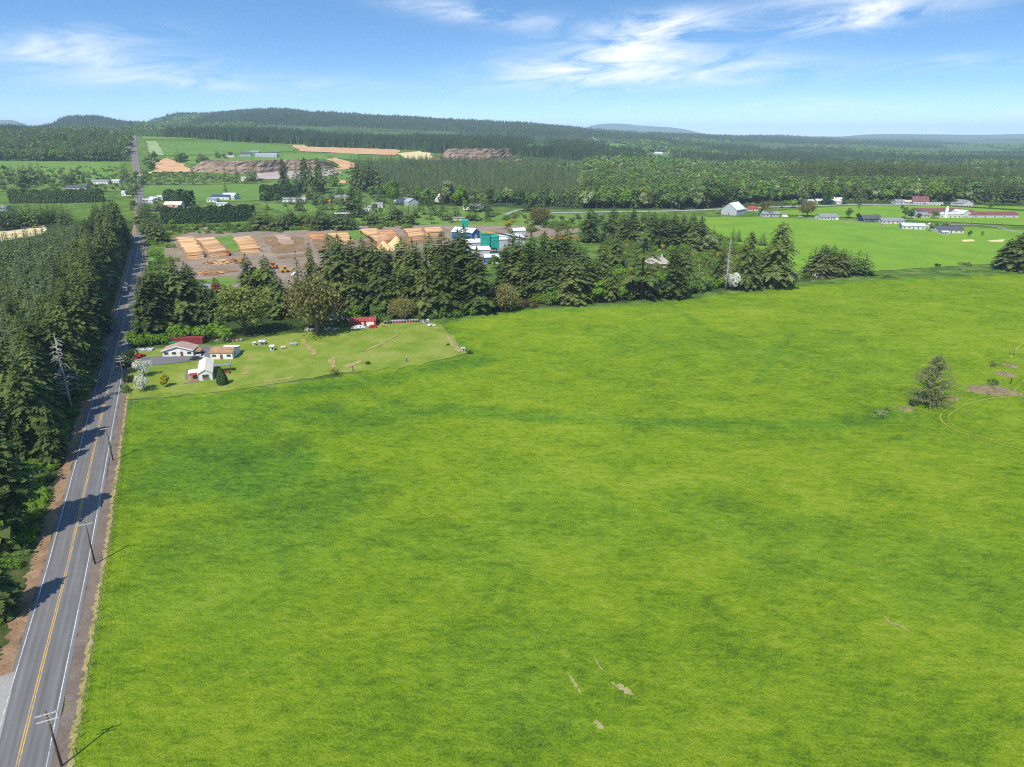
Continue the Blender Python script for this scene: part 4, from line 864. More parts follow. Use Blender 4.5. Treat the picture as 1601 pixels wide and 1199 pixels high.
# the plantation on the left of the road
def road_x(y):
    for a, b in zip(RP, RP[1:]):
        if a.y <= y <= b.y: return a.x + (b.x - a.x) * (y - a.y) / (b.y - a.y)
    return RP[-1].x
g14 = 'firs of the plantation left of the road'
FARL = 425.0; FARR = 560.0
SNX, SNY, _z = G(112, 640); y = 118.0
while y < FARR + 30:
    xr = road_x(y) - (13.5 if y > 300 else 10.0 if y > 150 else 10.5); x = xr; k = 0
    while x > -y * .98 - 25:
        lim = FARL + (FARR - FARL) * min(1, max(0, (x / y + .78) / .22))
        px, py = x + rng.gauss(0, .9), y + rng.gauss(0, 1.1)
        edge = (xr - x) < 14
        drive = abs(py - G(110, 748).y) < 4.5 and (xr - x) < 26
        near = (py < 150 and ((xr - x) < 12 or rng.random() < .3)) or (SNY - 30 < py < SNY + 2 and abs(px - SNX * py / SNY) < 5)
        if py < lim and not drive and not near:
            big = edge and rng.random() < .55
            h = (rng.uniform(23, 30) if big else rng.uniform(14.5, 22)) * (1.12 if y > 380 else 1) * (.8 if py < 160 else 1)
            kind = FIRS if edge or rng.random() < .16 else YOUNG
            CON.append((px, py, h, kind, rng.uniform(.8, 1.05) if kind is FIRS else rng.uniform(1.3, 1.75), 'fir packed in the dense plantation left of the road', g14, 3 if edge else 1))
        x -= rng.uniform(4.6, 7.2); k += 1
    y += 5.7
def visible(c):
    u, v, d = PX(c[0], c[1], tz(c[0], c[1]) + c[2]); u2, v2, _ = PX(c[0], c[1], tz(c[0], c[1]) + c[2] * .3)
    return -40 < u < 1640 and v < 1240 and v2 > -10, d
def score(c):
    ok, d = visible(c)
    return (c[2] / d) * (1.0 if c[7] >= 9 else .75 if c[7] == 3 else .60) if ok else -1
CON.sort(key=score, reverse=True)
LIMIT = 300
MIDP = []
for i, c in enumerate(CON):
    x, y, h, kind, wide, label, group, pr = c
    if i < LIMIT and score(c) > 0:
        plant('pine_tree' if kind is BARE_LOW else 'fir_tree', rng.choice(kind), x, y, h, label, 'fir tree', group, wide * rng.uniform(.93, 1.07))
    else:
        yk = kind is YOUNG; MIDP.append((x, y, tz(x, y), h * wide * (.85 if yk else .9 if kind is not TALL else .58), h, rng.random() * 6.28, rng.choice((3, 4) if yk else (0, 1, 2))))
# ------------------------------------------------------------------ woods behind, too many to count
def poly_xy(px): return [Vector(G(*p)[:2]) for p in px]
def scatter(px, space, jitter=.42, world=None):
    P = world or poly_xy(px); x0, x1 = min(p.x for p in P), max(p.x for p in P); y = min(p.y for p in P); ym = max(p.y for p in P); out = []
    while y < ym:
        s = space(y); x = x0
        while x < x1:
            q = (x + rng.uniform(-jitter, jitter) * s, y + rng.uniform(-jitter, jitter) * s)
            if inside(q, P): out.append(q)
            x += s
        y += s
    return out
BRP = []; BFP = []; CLP = []; CYP = []
def put_fir(x, y, h, w=1.0, yk=False):
    if not cleared(x, y): MIDP.append((x, y, tz(x, y), h * w, h, rng.random() * 6.28, rng.choice((3, 4) if yk else (0, 1, 2))))
def put_broad(x, y, h, w=1.0, k=None):
    if not cleared(x, y): (BRP if y < 1500 else BFP).append((x, y, tz(x, y), h * w, h, rng.random() * 6.28, (rng.choice((0, 0, 1, 2, 3, 4)) if y < 1500 else rng.choice((0, 0, 1, 2))) if k is None else k))
BIG = [(558, 292), (585, 300), (640, 306), (700, 318), (740, 320), (800, 316), (905, 326), (990, 326), (1050, 326), (1180, 318), (1230, 314), (1300, 312), (1390, 314), (1480, 315), (1560, 318), (1800, 322), (1900, 262), (1200, 262), (1000, 258), (820, 256), (700, 253), (600, 256), (556, 262)]
def pn(x, y, sd):
    xi = math.floor(x); yi = math.floor(y); fx = x - xi; fy = y - yi
    def h(a, b):
        n = (a * 374761393 + b * 668265263 + sd * 1442695041) & 0x7fffffff; n = ((n ^ (n >> 13)) * 1274126177) & 0x7fffffff
        return ((n ^ (n >> 16)) & 0xffff) / 65535.0
    fx = fx * fx * (3 - 2 * fx); fy = fy * fy * (3 - 2 * fy)
    return (h(xi, yi) * (1 - fx) + h(xi + 1, yi) * fx) * (1 - fy) + (h(xi, yi + 1) * (1 - fx) + h(xi + 1, yi + 1) * fx) * fy - .5
n_ = lambda x, y, sc, sd: pn(x / sc, y / sc, sd) + .5 * pn(2 * x / sc, 2 * y / sc, sd + 1) + .25 * pn(4 * x / sc, 4 * y / sc, sd + 2)
for x, y in scatter(BIG, lambda y: max(6.2, .0066 * y)):
    s = x / y; m = n_(x * .55, y, 170, 41); m3 = n_(x, y, 60, 45); right = s > .10
    if right:
        if m + m3 * .35 > .0 and rng.random() < .93: put_broad(x, y, rng.uniform(12, 24), rng.uniform(1.0, 1.4))
        elif rng.random() < .9: put_fir(x, y, rng.uniform(20, 30) + (10 if m < -.3 else 0), rng.uniform(.75, 1.0))
    elif m > .34 and rng.random() < .75: put_broad(x, y, rng.uniform(10, 16), rng.uniform(1.0, 1.3))
    else: put_fir(x, y, rng.uniform(15, 20) + (rng.uniform(4, 14) if m < -.45 else 0), rng.uniform(.9, 1.15), m > -.25 and rng.random() < .8)
for u in range(575, 1000, 7):
    p = G(u, 322 if u > 640 else 312)
    if rng.random() < .5: put_broad(p.x, p.y + rng.uniform(0, 40), rng.uniform(12, 20), rng.uniform(.8, 1.2))
    elif rng.random() < .6: put_fir(p.x, p.y + rng.uniform(0, 40), rng.uniform(20, 30), .9)
# tall front of the big wood
for t in [(553 + i * 5.2, 300 - i * .3, 238 + i * .6) for i in range(9)]:
    p = G(t[0], t[1]); put_fir(p.x, p.y, topz(p.y, t[2] + rng.uniform(0, 8)) - p.z, .75)
for u in range(830, 1600, 9):
    if rng.random() < .6:
        vb = 326 - max(0, (u - 1050)) * .02; p = G(u, vb); put_fir(p.x, p.y + rng.uniform(0, 60), rng.uniform(22, 40), rng.uniform(.65, .9))
# hill woods left of the road and up to the skyline
LEFTW = [(-200, 250), (0, 250), (100, 252), (195, 252), (203, 240), (204, 218), (180, 213), (-250, 213)]
for x, y in scatter(LEFTW, lambda y: max(7, .0065 * y)):
    m = n_(x, y, 160, 43)
    if m > .28: continue
    if rng.random() < (.7 if m > -.08 else .25): put_broad(x, y, rng.uniform(10, 20), rng.uniform(.9, 1.3))
    elif rng.random() < .7: put_fir(x, y, rng.uniform(14, 34), rng.uniform(.8, 1.05))
for t in [(-20 + i * 7.5, 252) for i in range(30)]:
    if t[0] < 150 or rng.random() < .5:
        p = G(*t)
        if rng.random() < .68: put_fir(p.x, p.y, rng.uniform(26, 38), .8)
        else: put_broad(p.x, p.y, rng.uniform(16, 24))
for u0, u1, v0, v1, n, hb in ((0, 60, 292, 268, 26, 14), (60, 140, 290, 272, 22, 12), (-60, 10, 300, 285, 20, 16), (140, 205, 300, 285, 16, 10), (205, 232, 300, 270, 14, 14), (228, 246, 268, 250, 9, 22), (275, 292, 254, 250, 9, 20), (305, 330, 258, 253, 12, 18), (330, 380, 250, 243, 9, 14), (200, 214, 330, 300, 10, 12), (30, 66, 296, 280, 14, 24), (95, 118, 292, 284, 8, 18)):
    for _ in range(n):
        p = G(rng.uniform(u0, u1), rng.uniform(v1, v0))
        if rng.random() < .52: put_fir(p.x, p.y, hb * rng.uniform(.8, 1.4), .85)
        else: put_broad(p.x, p.y, hb * rng.uniform(.5, .9), 1.2)
def stand(x, y):
    wx = x + 90 * n_(x, y, 300, 61); wy = y + 120 * n_(x, y, 300, 67); k = 1 + y / 4000
    a, b = math.floor(wx / (210 * k)), math.floor(wy / (260 * k)); q = (math.sin(a * 12.9898 + b * 78.233) * 43758.5453) % 1
    return q
y = 1750.0
while y < 7600:
    sp = max(11.5, .0066 * y); x = -.92 * y
    while x < 1.0 * y:
        qx, qy = x + rng.uniform(-.45, .45) * sp, y + rng.uniform(-.45, .45) * sp; x += sp
        s = qx / qy; u = CU + s / CP * FPX
        lo = 2080 if u < 215 else 2020 if u < 350 else 1960 if u < 480 else 1840 if u < 660 else 1760
        if qy < lo: continue
        if (abs(u - 209.5) < 6 and qy < 2200) or cleared(qx, qy): continue
        q = stand(qx, qy); m2 = n_(qx * .5, qy, 240, 49); z = tz(qx, qy); front = qy < 2300 and 330 < u < 1000
        if front: q = .1
        if u > 950 and qy < 3200: q = q * .5 if m2 < .0 else (.9 if m2 < .3 else .7)       # valley woods: dark firs broken by leafy stretches
        if u < 215 and qy > 2600 and 40 < u: q = .1 if qy > 3700 else .55
        if q < .36: CLP.append((qx, qy, z - 1, sp * 1.05, rng.uniform(24, 36) * (1.05 if qy > 4000 else 1), rng.random() * 6.28, rng.randrange(4)))
        elif q < .62: CYP.append((qx, qy, z - 1, sp * 1.05, rng.uniform(12, 17), rng.random() * 6.28, rng.randrange(3)))
        elif q < .76: CYP.append((qx, qy, z - 2, sp * 1.2, rng.uniform(5, 8), rng.random() * 6.28, rng.randrange(3)))
        elif q < .95: 
            if rng.random() < .92: BFP.append((qx, qy, z, sp * rng.uniform(1.1, 1.6), rng.uniform(11, 20), rng.random() * 6.28, rng.choice((0, 0, 1, 1, 2))))
            else: CLP.append((qx, qy, z - 1, sp * .8, rng.uniform(22, 34), rng.random() * 6.28, rng.randrange(4)))
        elif rng.random() < .12: BFP.append((qx, qy, z, sp * .8, rng.uniform(4, 9), rng.random() * 6.28, rng.choice((0, 1, 2))))
    y += sp
for u, v in ((268, 186), (272, 186), (277, 185), (282, 186), (620, 190), (702, 196), (706, 196), (720, 197), (852, 203), (888, 204)):
    try:
        p = G(u, v + 1); CLP.append((p.x, p.y, p.z - 1, 14, 48, rng.random() * 6, rng.randrange(4)))
    except ValueError: pass
# village trees
for x, y in scatter([(400, 316), (500, 300), (640, 306), (760, 320), (770, 340), (640, 346), (520, 338), (420, 330)], lambda y: 24):
    if rng.random() < .34: put_fir(x, y, rng.uniform(9, 20), 1.25)
    elif rng.random() < .34: put_broad(x, y, rng.uniform(7, 13), 1.2)
for x, y in scatter([(860, 345), (940, 340), (960, 372), (900, 362)], lambda y: 12):
    if rng.random() < .5: put_broad(x, y, rng.uniform(4, 8), 1.3)
for x, y in scatter([(1180, 327), (1330, 320), (1480, 322), (1600, 322), (1600, 330), (1420, 330), (1300, 326), (1180, 330)], lambda y: 17):
    if rng.random() < .12: put_broad(x, y, rng.uniform(5, 11), 1.2)
for x, y in scatter([(1290, 344), (1400, 352), (1500, 366), (1540, 364), (1540, 345), (1440, 338), (1320, 336)], lambda y: 13):
    if rng.random() < .13: put_broad(x, y, rng.uniform(3, 7), 1.3)
wood('conifer_forest', MIDP, MID, 'dark conifer forest filling the valley behind the fields and sawmill', 'forest')
wood('broadleaf_wood', BRP, BMID, 'fresh green broadleaf trees mixed through the valley forest', 'forest')
wood('distant_broadleaf_wood', BFP, BFAR, 'pale green broadleaf patches in the far hill forest', 'forest')
wood('distant_conifer_forest', CLP, CLUMPS, 'dark blue green conifer forest covering the far hills', 'forest')
wood('young_plantation_forest', CYP, CLUMPSY, 'even lighter green plantation squares on the far hills', 'forest')
print('TREES', len(CON), len(MIDP), len(BRP), len(BFP), len(CLP), len(CYP))
# ------------------------------------------------------------------ broadleaf trees and shrubs of the near treeline
tree_px('maple_tree', OLIVE, 385, 524, 448, 'big rounded olive green maple behind the lawn, beside a brown budding tree', 'tree', None, 1.25)
tree_px('budding_tree', TWIGGY, 496, 522, 441, 'round brownish tree just budding, right of the olive maple and before dark firs', 'tree', None, .80)
tree_px('bare_tree', LONE, 1453, 633, 557, 'lone half bare tree standing in the open meadow beside brush piles', 'tree', None, 1.0)
tree_px('bare_tree', BARE, 1187, 337, 312, 'bare round tree between the white barn and farmhouse roofs far off', 'tree', None, 1.25)
tree_px('blossom_tree', BLOSSOM, 226, 611, 588, 'white blossoming tree on the lawn near the road, lower of two', 'tree', None, 1.0)
tree_px('blossom_tree', BLOSSOM, 226, 588, 563, 'white blossoming tree at the driveway mouth, upper of two', 'tree', None, .85)
tree_px('blossom_tree', BLOSSOM, 1144, 455, 428, 'white blossoming tree at the foot of the grey snag', 'tree', None, .7)
tree_px('purple_tree', RUSSET, 532, 500, 466, 'dark purple leaved tree between the brown budding tree and the firs', 'tree', None, .8)
for ub, vb, vt, pr, lb, w in ((405, 470, 418, BROADL[0], 'bright green tree between the log yard and the olive maple, beside a red cab', .8), (352, 480, 446, BROAD[0], 'mid green tree behind the maple, left of the red cab', .9),
        (560, 501, 476, BROADL[1], 'bright spring green tree right behind the red shed, left part', 1.1), (546, 502, 482, BROADL[0], 'lime tree behind the left end of the red shed', 1.2),
        (587, 501, 478, BROAD[2], 'mid green rounded tree over the right end of the red shed', 1.2), (628, 500, 468, TWIGGY, 'brownish budding tree at the foot of the middle firs, above the long low frame', .9),
        (615, 490, 455, BROADL[1], 'lime tree squeezed between firs above the long low frame', .8), (705, 490, 452, BROADL[0], 'yellow green tree at the foot of the middle firs', .8), (725, 490, 458, BROADL[1], 'bright green tree left of the broad end fir', .9),
        (790, 486, 450, TWIGGY, 'grey budding tree right of the broad end fir, at the meadow edge', 1.0), (775, 482, 462, BROAD[1], 'small green tree at the gap in the treeline', 1.1), (772, 420, 398, BROADL[0], 'yellow green tree at the foot of the blue shed', 1.1),
        (838, 462, 434, BROADL[0], 'lime tree at the left edge of the right treeline', 1.1), (858, 440, 412, BROADL[1], 'lime tree glowing between dark firs of the right treeline', .8), (868, 470, 440, BROAD[0], 'green tree left of the broad herringbone fir', 1.0), (884, 474, 454, TWIGGY, 'small grey brown budding tree beside the broad herringbone fir', 1.1),
        (935, 474, 436, BROADL[1], 'lime tree between the herringbone fir and the small pointed fir', 1.0), (975, 470, 446, BROADL[0], 'lime tree right of the small pointed fir', 1.0), (1030, 466, 440, BROADL[1], 'lime tree left of the large drooping fir', .9), (1080, 460, 432, BROAD[1], 'green tree right of the large drooping fir', .9),
        (1004, 395, 345, POPLAR, 'tall slim green tree beside the straight fir row', 1.3), (1085, 395, 360, POPLAR, 'light green poplar right of the straight fir row', 1.3), (1108, 394, 366, PALE, 'pale rounded tree at the edge of the hay meadow', 1.3),
        (940, 352, 332, PALE, 'pale tree at the left end of the straight fir row', 1.0), (945, 372, 348, BROADL[0], 'yellow green tree behind the treeline', .9), (1262, 339, 316, TWIGGY, 'tall budding tree left of the blue door house', .7), (1327, 341, 325, BROAD[0], 'dark rounded tree right of the blue door house', 1.0),
        (1341, 342, 333, RUSSET, 'small dark red tree left of the navy house', 1.0), (1415, 342, 323, BROAD[1], 'green tree left of the white walled farmhouse', 1.1), (1424, 343, 325, BROAD[0], 'green tree touching another left of the white walled farmhouse', 1.0), (1460, 342, 328, BROAD[2], 'rounded tree right of the white walled farmhouse', 1.1),
        (1455, 362, 349, BROADL[0], 'small yellow green tree between two houses at the hay meadow', .9), (1516, 370, 360, BROAD[0], 'rounded shrub tree right of the charcoal roofed house', 1.0), (1535, 369, 361, BROAD[1], 'small dark tree alone right of the charcoal roofed house', 1.0),
        (1005, 326, 300, PALE, 'pale cream tree at the forest front beside dark firs', .9), (1090, 327, 288, PALE, 'big pale green tree at the forest front left of the white barn', 1.0), (1115, 324, 276, BROAD[2], 'big round green tree at the forest front', 1.0), (1062, 328, 290, BROAD[1], 'light green tree at the forest front, left of the big round one', .9),
        (615, 320, 282, BROADL[0], 'fresh green tree before the village firs, left one of three', .9), (655, 318, 290, BROADL[1], 'fresh green slim tree before the village firs', .7), (700, 318, 280, PALE, 'pale tall tree behind the white gabled house', 1.0), (720, 322, 290, BROADL[0], 'lime rounded tree behind the white gabled house', 1.0),
        (670, 328, 306, BROAD[0], 'mid green tree left of the white gabled house', 1.1), (728, 330, 312, BROADL[1], 'yellow green tree right of the white gabled house', 1.0), (642, 352, 338, BROADL[0], 'bright green rounded tree behind the log decks', 1.2), (270, 362, 343, BROADL[1], 'bright green tree beside the hedge near the log decks', 1.1),
        (248, 344, 337, BROADL[0], 'small bright tree by the road among firs', 1.0), (842, 352, 326, TWIGGY, 'grey bare topped tree right of the sawmill', .9)):
    tree_px('poplar_tree' if pr is POPLAR else 'leafy_tree', pr, ub, vb, vt, lb, 'tree', None, w)
BUSHN = {'lime': 'bright green', 'lime2': 'bright green', 'leaf': 'mid green', 'olive': 'olive green', 'broom': 'yellow flowering', 'white': 'white flowering', 'dark': 'dark green', 'twig': 'brown leafless', 'russet': 'dark red', 'pale': 'pale green'}
def shrub(u, v, h, kind, label, group=None, w=1.0):
    p = G(u, v); return plant('shrub', BUSHM[kind], p.x, p.y, h, label, 'shrub', group, w, ('stem', 'foliage'))
shrub(285, 531, 6.5, 'lime', 'large bright green shrub over the left part of the maroon container', None, 1.1); shrub(330, 529, 7, 'lime2', 'large bright green shrub over the right part of the maroon container', None, 1.15)
for u, v, h in ((215, 541, 4), (228, 539, 4.5), (243, 537, 4.5), (257, 536, 4), (208, 530, 3.5), (222, 528, 4)): shrub(u, v, h, 'lime', 'bright green shrub of the thicket between road and maroon container', 'thicket shrubs beside the road', 1.0)
shrub(204, 573, 4.5, 'dark', 'dark green shrub between the road and the parked red truck', None, .8); shrub(206, 560, 4, 'dark', 'dark green shrub at the roadside by the grey tarp', None, .8); shrub(203, 598, 3.2, 'dark', 'dark roadside shrub beside the lower blossom tree', None, .7); shrub(196, 613, 3, 'leaf', 'round green shrub at the foot of a utility pole', None, .75)
def conical():
    p = G(348, 601); e = thing('conical_shrub', 'dark conical clipped evergreen beside the mobile home', 'shrub', p); h = 6.2; r = random.Random(3); V = []; F = []
    for _ in range(1700):
        z = r.random() ** 1.25; a = r.random() * 6.283; q = 1.75 * math.sin(min(1, (1 - z) * 1.25 + .03) * 1.5708) * min(1, .55 + z * 4) * r.uniform(.86, 1.05)
        c = Vector((q * math.cos(a), q * math.sin(a), z * h)); n = Vector((math.cos(a) + r.gauss(0, .4), math.sin(a) + r.gauss(0, .4), .5 + r.gauss(0, .4))).normalized(); t = n.orthogonal().normalized(); t.rotate(Matrix.Rotation(r.random() * 6, 3, n)); b = n.cross(t); s = r.uniform(.12, .3); o = len(V)
        V += [c - t * s, c + b * s, c + t * s, c - b * s]; F.append((o, o + 1, o + 2, o + 3))
    m = MB(); m.v = [tuple(v) for v in V]; m.f = F; m.build('foliage', M_DARKHEDGE, e); MB().tube((0, 0, -.1), (0, 0, 5.5), .14, .03).build('stem', M_BARK, e)
conical()
p = G(260, 605); plant('yellow_shrub', broad_mesh('b', 140, leaves=700, rx=.36, rz=.46, zc=.54, size=.05, mat=foliage('golden_leaves', (.28, .26, .02), (.42, .38, .025), (.55, .50, .05), .3)), p.x, p.y, 4.6, 'small golden yellow tree alone on the lawn', 'shrub')
shrub(527, 584, 2.6, 'twig', 'bare brown bush at the lower edge of the mown lawn', None, 1.0); shrub(575, 570, 1.4, 'dark', 'tiny dark shrub on the mown lawn', None, .8); shrub(733, 553, 1.6, 'dark', 'black bramble at the lawn corner below the white trough', None, .9); shrub(700, 540, 1.0, 'leaf', 'small tuft inside the right part of the lawn', None, .9)
for i, (u, v, h, k) in enumerate([(540, 511, 2.5, 'lime'), (556, 502, 4, 'lime2'), (597, 504, 4.5, 'leaf'), (606, 504, 3.5, 'olive'), (640, 500, 4, 'leaf'), (655, 500, 3, 'olive'), (680, 498, 3.2, 'leaf'), (700, 494, 4, 'lime'), (716, 494, 4.5, 'lime2'), (736, 492, 4, 'lime'), (760, 490, 3, 'leaf'), (800, 484, 4, 'olive'), (822, 480, 4, 'russet'), (832, 480, 2.5, 'olive')]):
    shrub(u, v, h, k, BUSHN[k] + ' shrub in the belt at the foot of the middle firs', 'shrubs under the middle firs', 1.0) if i > 2 else shrub(u, v, h, k, BUSHN[k] + ' shrub beside the red shed', 'shrubs beside the red shed', 1.0)
r0 = random.Random(8); k_ = ('lime', 'lime2', 'leaf', 'olive', 'lime', 'leaf')
for i in range(46):
    u = 836 + i * 7.2; v = 478 - (u - 836) * .095 + r0.uniform(-5, 0); k = r0.choice(k_); shrub(u, v, r0.uniform(3.2, 7.0) * (1.5 if r0.random() < .3 else 1), k, BUSHN[k] + ' shrub of the ragged hem where the right treeline meets the meadow', 'hem shrubs of the right treeline', r0.uniform(.8, 1.1))
for i in range(46):
    u, v = r0.uniform(945, 1125), r0.uniform(372, 448); k = r0.choice(k_ + ('olive', 'leaf')); shrub(u, v, r0.uniform(3, 7), k, BUSHN[k] + ' shrub in the scrub around the hipped house', 'scrub around the hipped house', r0.uniform(.8, 1.1))
for i in range(16):
    u = 1238 + r0.uniform(0, 56); v = 437 - (u - 1238) * .1 + r0.uniform(-6, 0); k = r0.choice(('olive', 'leaf', 'white', 'olive')); shrub(u, v, r0.uniform(2, 5), k, BUSHN[k] + ' shrub between the tall isolated fir and the dense clump', 'shrubs before the dense clump', 1.0)
for i in range(16):
    u, v = r0.uniform(236, 270), r0.uniform(385, 425); k = r0.choice(('lime', 'lime2', 'leaf')); shrub(u, v, r0.uniform(3, 5), k, BUSHN[k] + ' shrub on the bank between road and log decks', 'bank shrubs beside the log decks', 1.0)
for i in range(20):
    u = 336 + r0.uniform(0, 330); v = 365 - (u - 336) * .025 + r0.uniform(-3, 1); k = r0.choice(('lime', 'leaf', 'olive')); shrub(u, v, r0.uniform(2, 4.5), k, BUSHN[k] + ' shrub in the strip behind the log decks', 'shrubs behind the log decks', 1.1)
for i in range(26):
    u, v = r0.uniform(790, 935), r0.uniform(336, 364); k = r0.choice(('lime', 'leaf', 'olive', 'broom', 'leaf')); shrub(u, v, r0.uniform(3, 6), k, BUSHN[k] + ' shrub in the scrub right of the sawmill', 'scrub right of the sawmill', 1.1)
# undergrowth of the near roadside wood and of the far scrub: too much to count
UB = []
for _ in range(420):
    yy = r0.uniform(82, 190); x = road_x(yy) - r0.uniform(9.5, 34); UB.append((x, yy, tz(x, yy), r0.uniform(1.2, 3.0), r0.uniform(.8, 2.6), r0.random() * 6, r0.choice((0, 0, 0, 1, 2))))
for yy in np.arange(190, 520, 1.1):
    if abs(yy - G(110, 748).y) > 4.5: x = road_x(yy) - r0.uniform(8.0, 13); UB.append((x, yy, tz(x, yy), r0.uniform(.9, 2.0), r0.uniform(.8, 2.0), r0.random() * 6, r0.choice((1, 2))))
for poly, sp in (([(-60, 262), (190, 262), (200, 300), (-60, 300)], 14), ([(222, 290), (224, 270), (300, 270), (430, 285)], 9), ([(640, 352), (760, 350), (880, 356), (880, 340), (800, 334), (640, 345)], 16), ([(440, 262), (560, 262), (600, 285), (560, 300)], 18), ([(945, 380), (1120, 372), (1200, 400), (1225, 436), (1050, 455), (945, 460)], 5), ([(560, 470), (700, 470), (900, 450), (930, 440), (930, 420), (800, 440), (560, 452)], 7), ([(205, 340), (260, 340), (262, 385), (238, 385)], 6), ([(255, 355), (400, 352), (640, 348), (640, 356), (400, 362), (262, 368)], 7), ([(1130, 322), (1320, 312), (1320, 318), (1130, 327)], 9), ([(1330, 312), (1700, 322), (1700, 327), (1480, 318), (1330, 317)], 9)):
    for x, yy in scatter(poly, lambda y, s=sp: s):
        if r0.random() < .7: UB.append((x, yy, tz(x, yy), r0.uniform(2, 5), r0.uniform(1.5, 5), r0.random() * 6, r0.choice((0, 1, 2, 1, 2, 3))))
wood('undergrowth', UB, [both('bush', BUSHM[k]) for k in ('lime2', 'leaf', 'olive', 'broom')], 'green brush and brambles along the roadside wood and in far scrub', 'undergrowth')
# evergreen hedges, each one clipped mass
def hedge(px, vt, label, deep=7.0, n=7000, col=None):
    P = [G(*p) for p in px]; o = P[0]; e = thing('hedge', label, 'hedge', o); r = random.Random(len(label)); L_ = spline(P, lambda p: 4.0); H = topz(P[0].y, vt) - P[0].z; V = []; F = []; st = MB()
    for _ in range(n):
        i = r.randrange(len(L_) - 1); p = L_[i].lerp(L_[i + 1], r.random()) - o; a = r.uniform(-.25, 1.15) * 1.9 - .3; hh = H * (1 + .07 * math.sin(p.x * .5) + .05 * math.sin(p.x * 1.3)); t = r.random()
        if t < .55: y_, z, nn = -deep / 2 * (1 - .35 * (max(0, 0)) ) , hh * r.random() ** .8 * .97, Vector((r.gauss(0, .4), -1, r.gauss(.35, .4)))
        elif t < .9: y_, z, nn = r.uniform(-deep / 2, deep / 2), hh, Vector((r.gauss(0, .4), r.gauss(-.2, .4), 1))
        else: y_, z, nn = deep / 2, hh * r.random(), Vector((r.gauss(0, .4), 1, .4))
        if z > hh * .75 and t < .55: y_ += (z / hh - .75) * deep * .8
        if t >= .55 and t < .9: z -= H * .22 * (abs(y_) / (deep / 2)) ** 3
        c = Vector((p.x + r.gauss(0, .3), p.y + y_ + r.gauss(0, .5), p.z + z + r.gauss(0, .35))); nn.normalize(); b1 = nn.orthogonal().normalized(); b1.rotate(Matrix.Rotation(r.random() * 6, 3, nn)); b2 = nn.cross(b1); s = r.uniform(.5, 1.3); k = len(V)
        V += [c - b1 * s, c + b2 * s, c + b1 * s, c - b2 * s]; F.append((k, k + 1, k + 2, k + 3))
    m = MB(); m.v = [tuple(v) for v in V]; m.f = F; m.build('foliage', col or M_DARKHEDGE, e)
    for p in L_[::2]: q = p - o; st.tube(q - Vector((0, 0, .3)), q + Vector((0, 0, H * .8)), .22, .12, 5)
    st.build('stems', M_BARK, e)
hedge([(257, 350), (300, 349), (350, 347), (398, 344)], 326, 'long dark clipped evergreen hedge behind the log piles', 9, 9000); hedge([(263, 323), (285, 323), (301, 322)], 299, 'square dark evergreen block beside the cream roofed house', 16, 4500); hedge([(411, 313), (440, 312), (471, 310)], 291, 'flat topped dark evergreen block at the crop field edge', 16, 5500); hedge([(20, 317), (90, 317), (162, 315)], 298, 'even dark evergreen row behind the pine belt', 10, 7000)
# dead snags
def snag(ub, vb, vt, label, n=46, spread=.17, bend=.0):
    p = G(ub, vb); h = topz(p.y, vt) - p.z; e = thing('dead_tree', label, 'dead tree', p); r = random.Random(int(ub)); t = MB(); t.path([(0, 0, -.3), (.1, 0, h * .4), (-.1, .1, h * .75), (.05, 0, h)], [h * .016, h * .013, h * .009, .05], 7); t.build('trunk', M_GREYWOOD, e, True)
    b = MB()
    for i in range(n):
        z = h * (.22 + .74 * i / n); a = r.random() * 6.283; L_ = h * spread * (1 - i / n * .8) * r.uniform(.5, 1.15); d = Vector((math.cos(a), math.sin(a), 0))
        p0 = Vector((0, 0, z)); p1 = p0 + d * L_ * .5 + Vector((0, 0, L_ * .10)); p2 = p0 + d * L_ + Vector((0, 0, -L_ * .22)); b.path([p0, p1, p2], [.15, .11, .05], 4)
        if r.random() < .6: q = p1.lerp(p2, .4); b.path([q, q + Vector((d.x * .7 - d.y * .5, d.y * .7 + d.x * .5, -.3)) * L_ * .35], [.07, .03], 3)
    b.build('boughs', M_GREYWOOD, e)
snag(112, 640, 522, 'bare grey dead conifer leaning out of the plantation beside the road', 64, .30); snag(103, 628, 586, 'short bare snag beside the bigger grey dead conifer', 22, .2)
snag(1134, 455, 369, 'tall bleached snag with bristling short boughs in the right treeline', 70, .12); snag(1091, 450, 414, 'small bleached snag left of the tall bleached one', 24, .2); snag(1057, 375, 357, 'thin grey pole like snag behind the scrub', 8, .1)

# ------------------------------------------------------------------ poles, wires, fences
POLES = []
def utility_pole(u, v, label, arms=1, h=9.5, off=None):
    p = G(u, v); e = thing('utility_pole', label, 'utility pole'.strip(), p, math.atan2(-.47, 1) * -1 * -1, 'utility poles along the road')
    e.rotation_euler.z = math.atan(.47)
    MB().path([(0, 0, -.4), (0, 0, h * .5), (.03, 0, h)], [.17, .145, .11], 10).build('pole', M_POLE, e, True)
    for k in range(arms):
        z = h - .35 - 1.0 * k; a = MB(); a.box((0, -.14, z), (2.5, .12, .14)); a.tube((-.6, -.12, z - .05), (0, -.1, z - .6), .025); a.tube((.6, -.12, z - .05), (0, -.1, z - .6), .025); a.build('crossarm', M_ARM, e)
        for x in (-1.1, -.45, .45, 1.1):
            q = MB(); q.tube((x, -.14, z + .07), (x, -.14, z + .2), .035, .055, 7); q.build('insulator', M_CERAMIC, e)
    POLES.append((p, h)); return e
utility_pole(97, 1198, 'weathered utility pole with two pale crossarms, nearest the camera', 2)
utility_pole(149, 882, 'dark utility pole with one crossarm beside the sunny pale stretch of road'); utility_pole(177, 720, 'dark utility pole where tree shade crosses the road and a side track joins'); utility_pole(195, 600, 'brown utility pole beside the lawn and the lower blossom tree', 2); utility_pole(211, 507, 'dark utility pole beside the roadside fir clump')
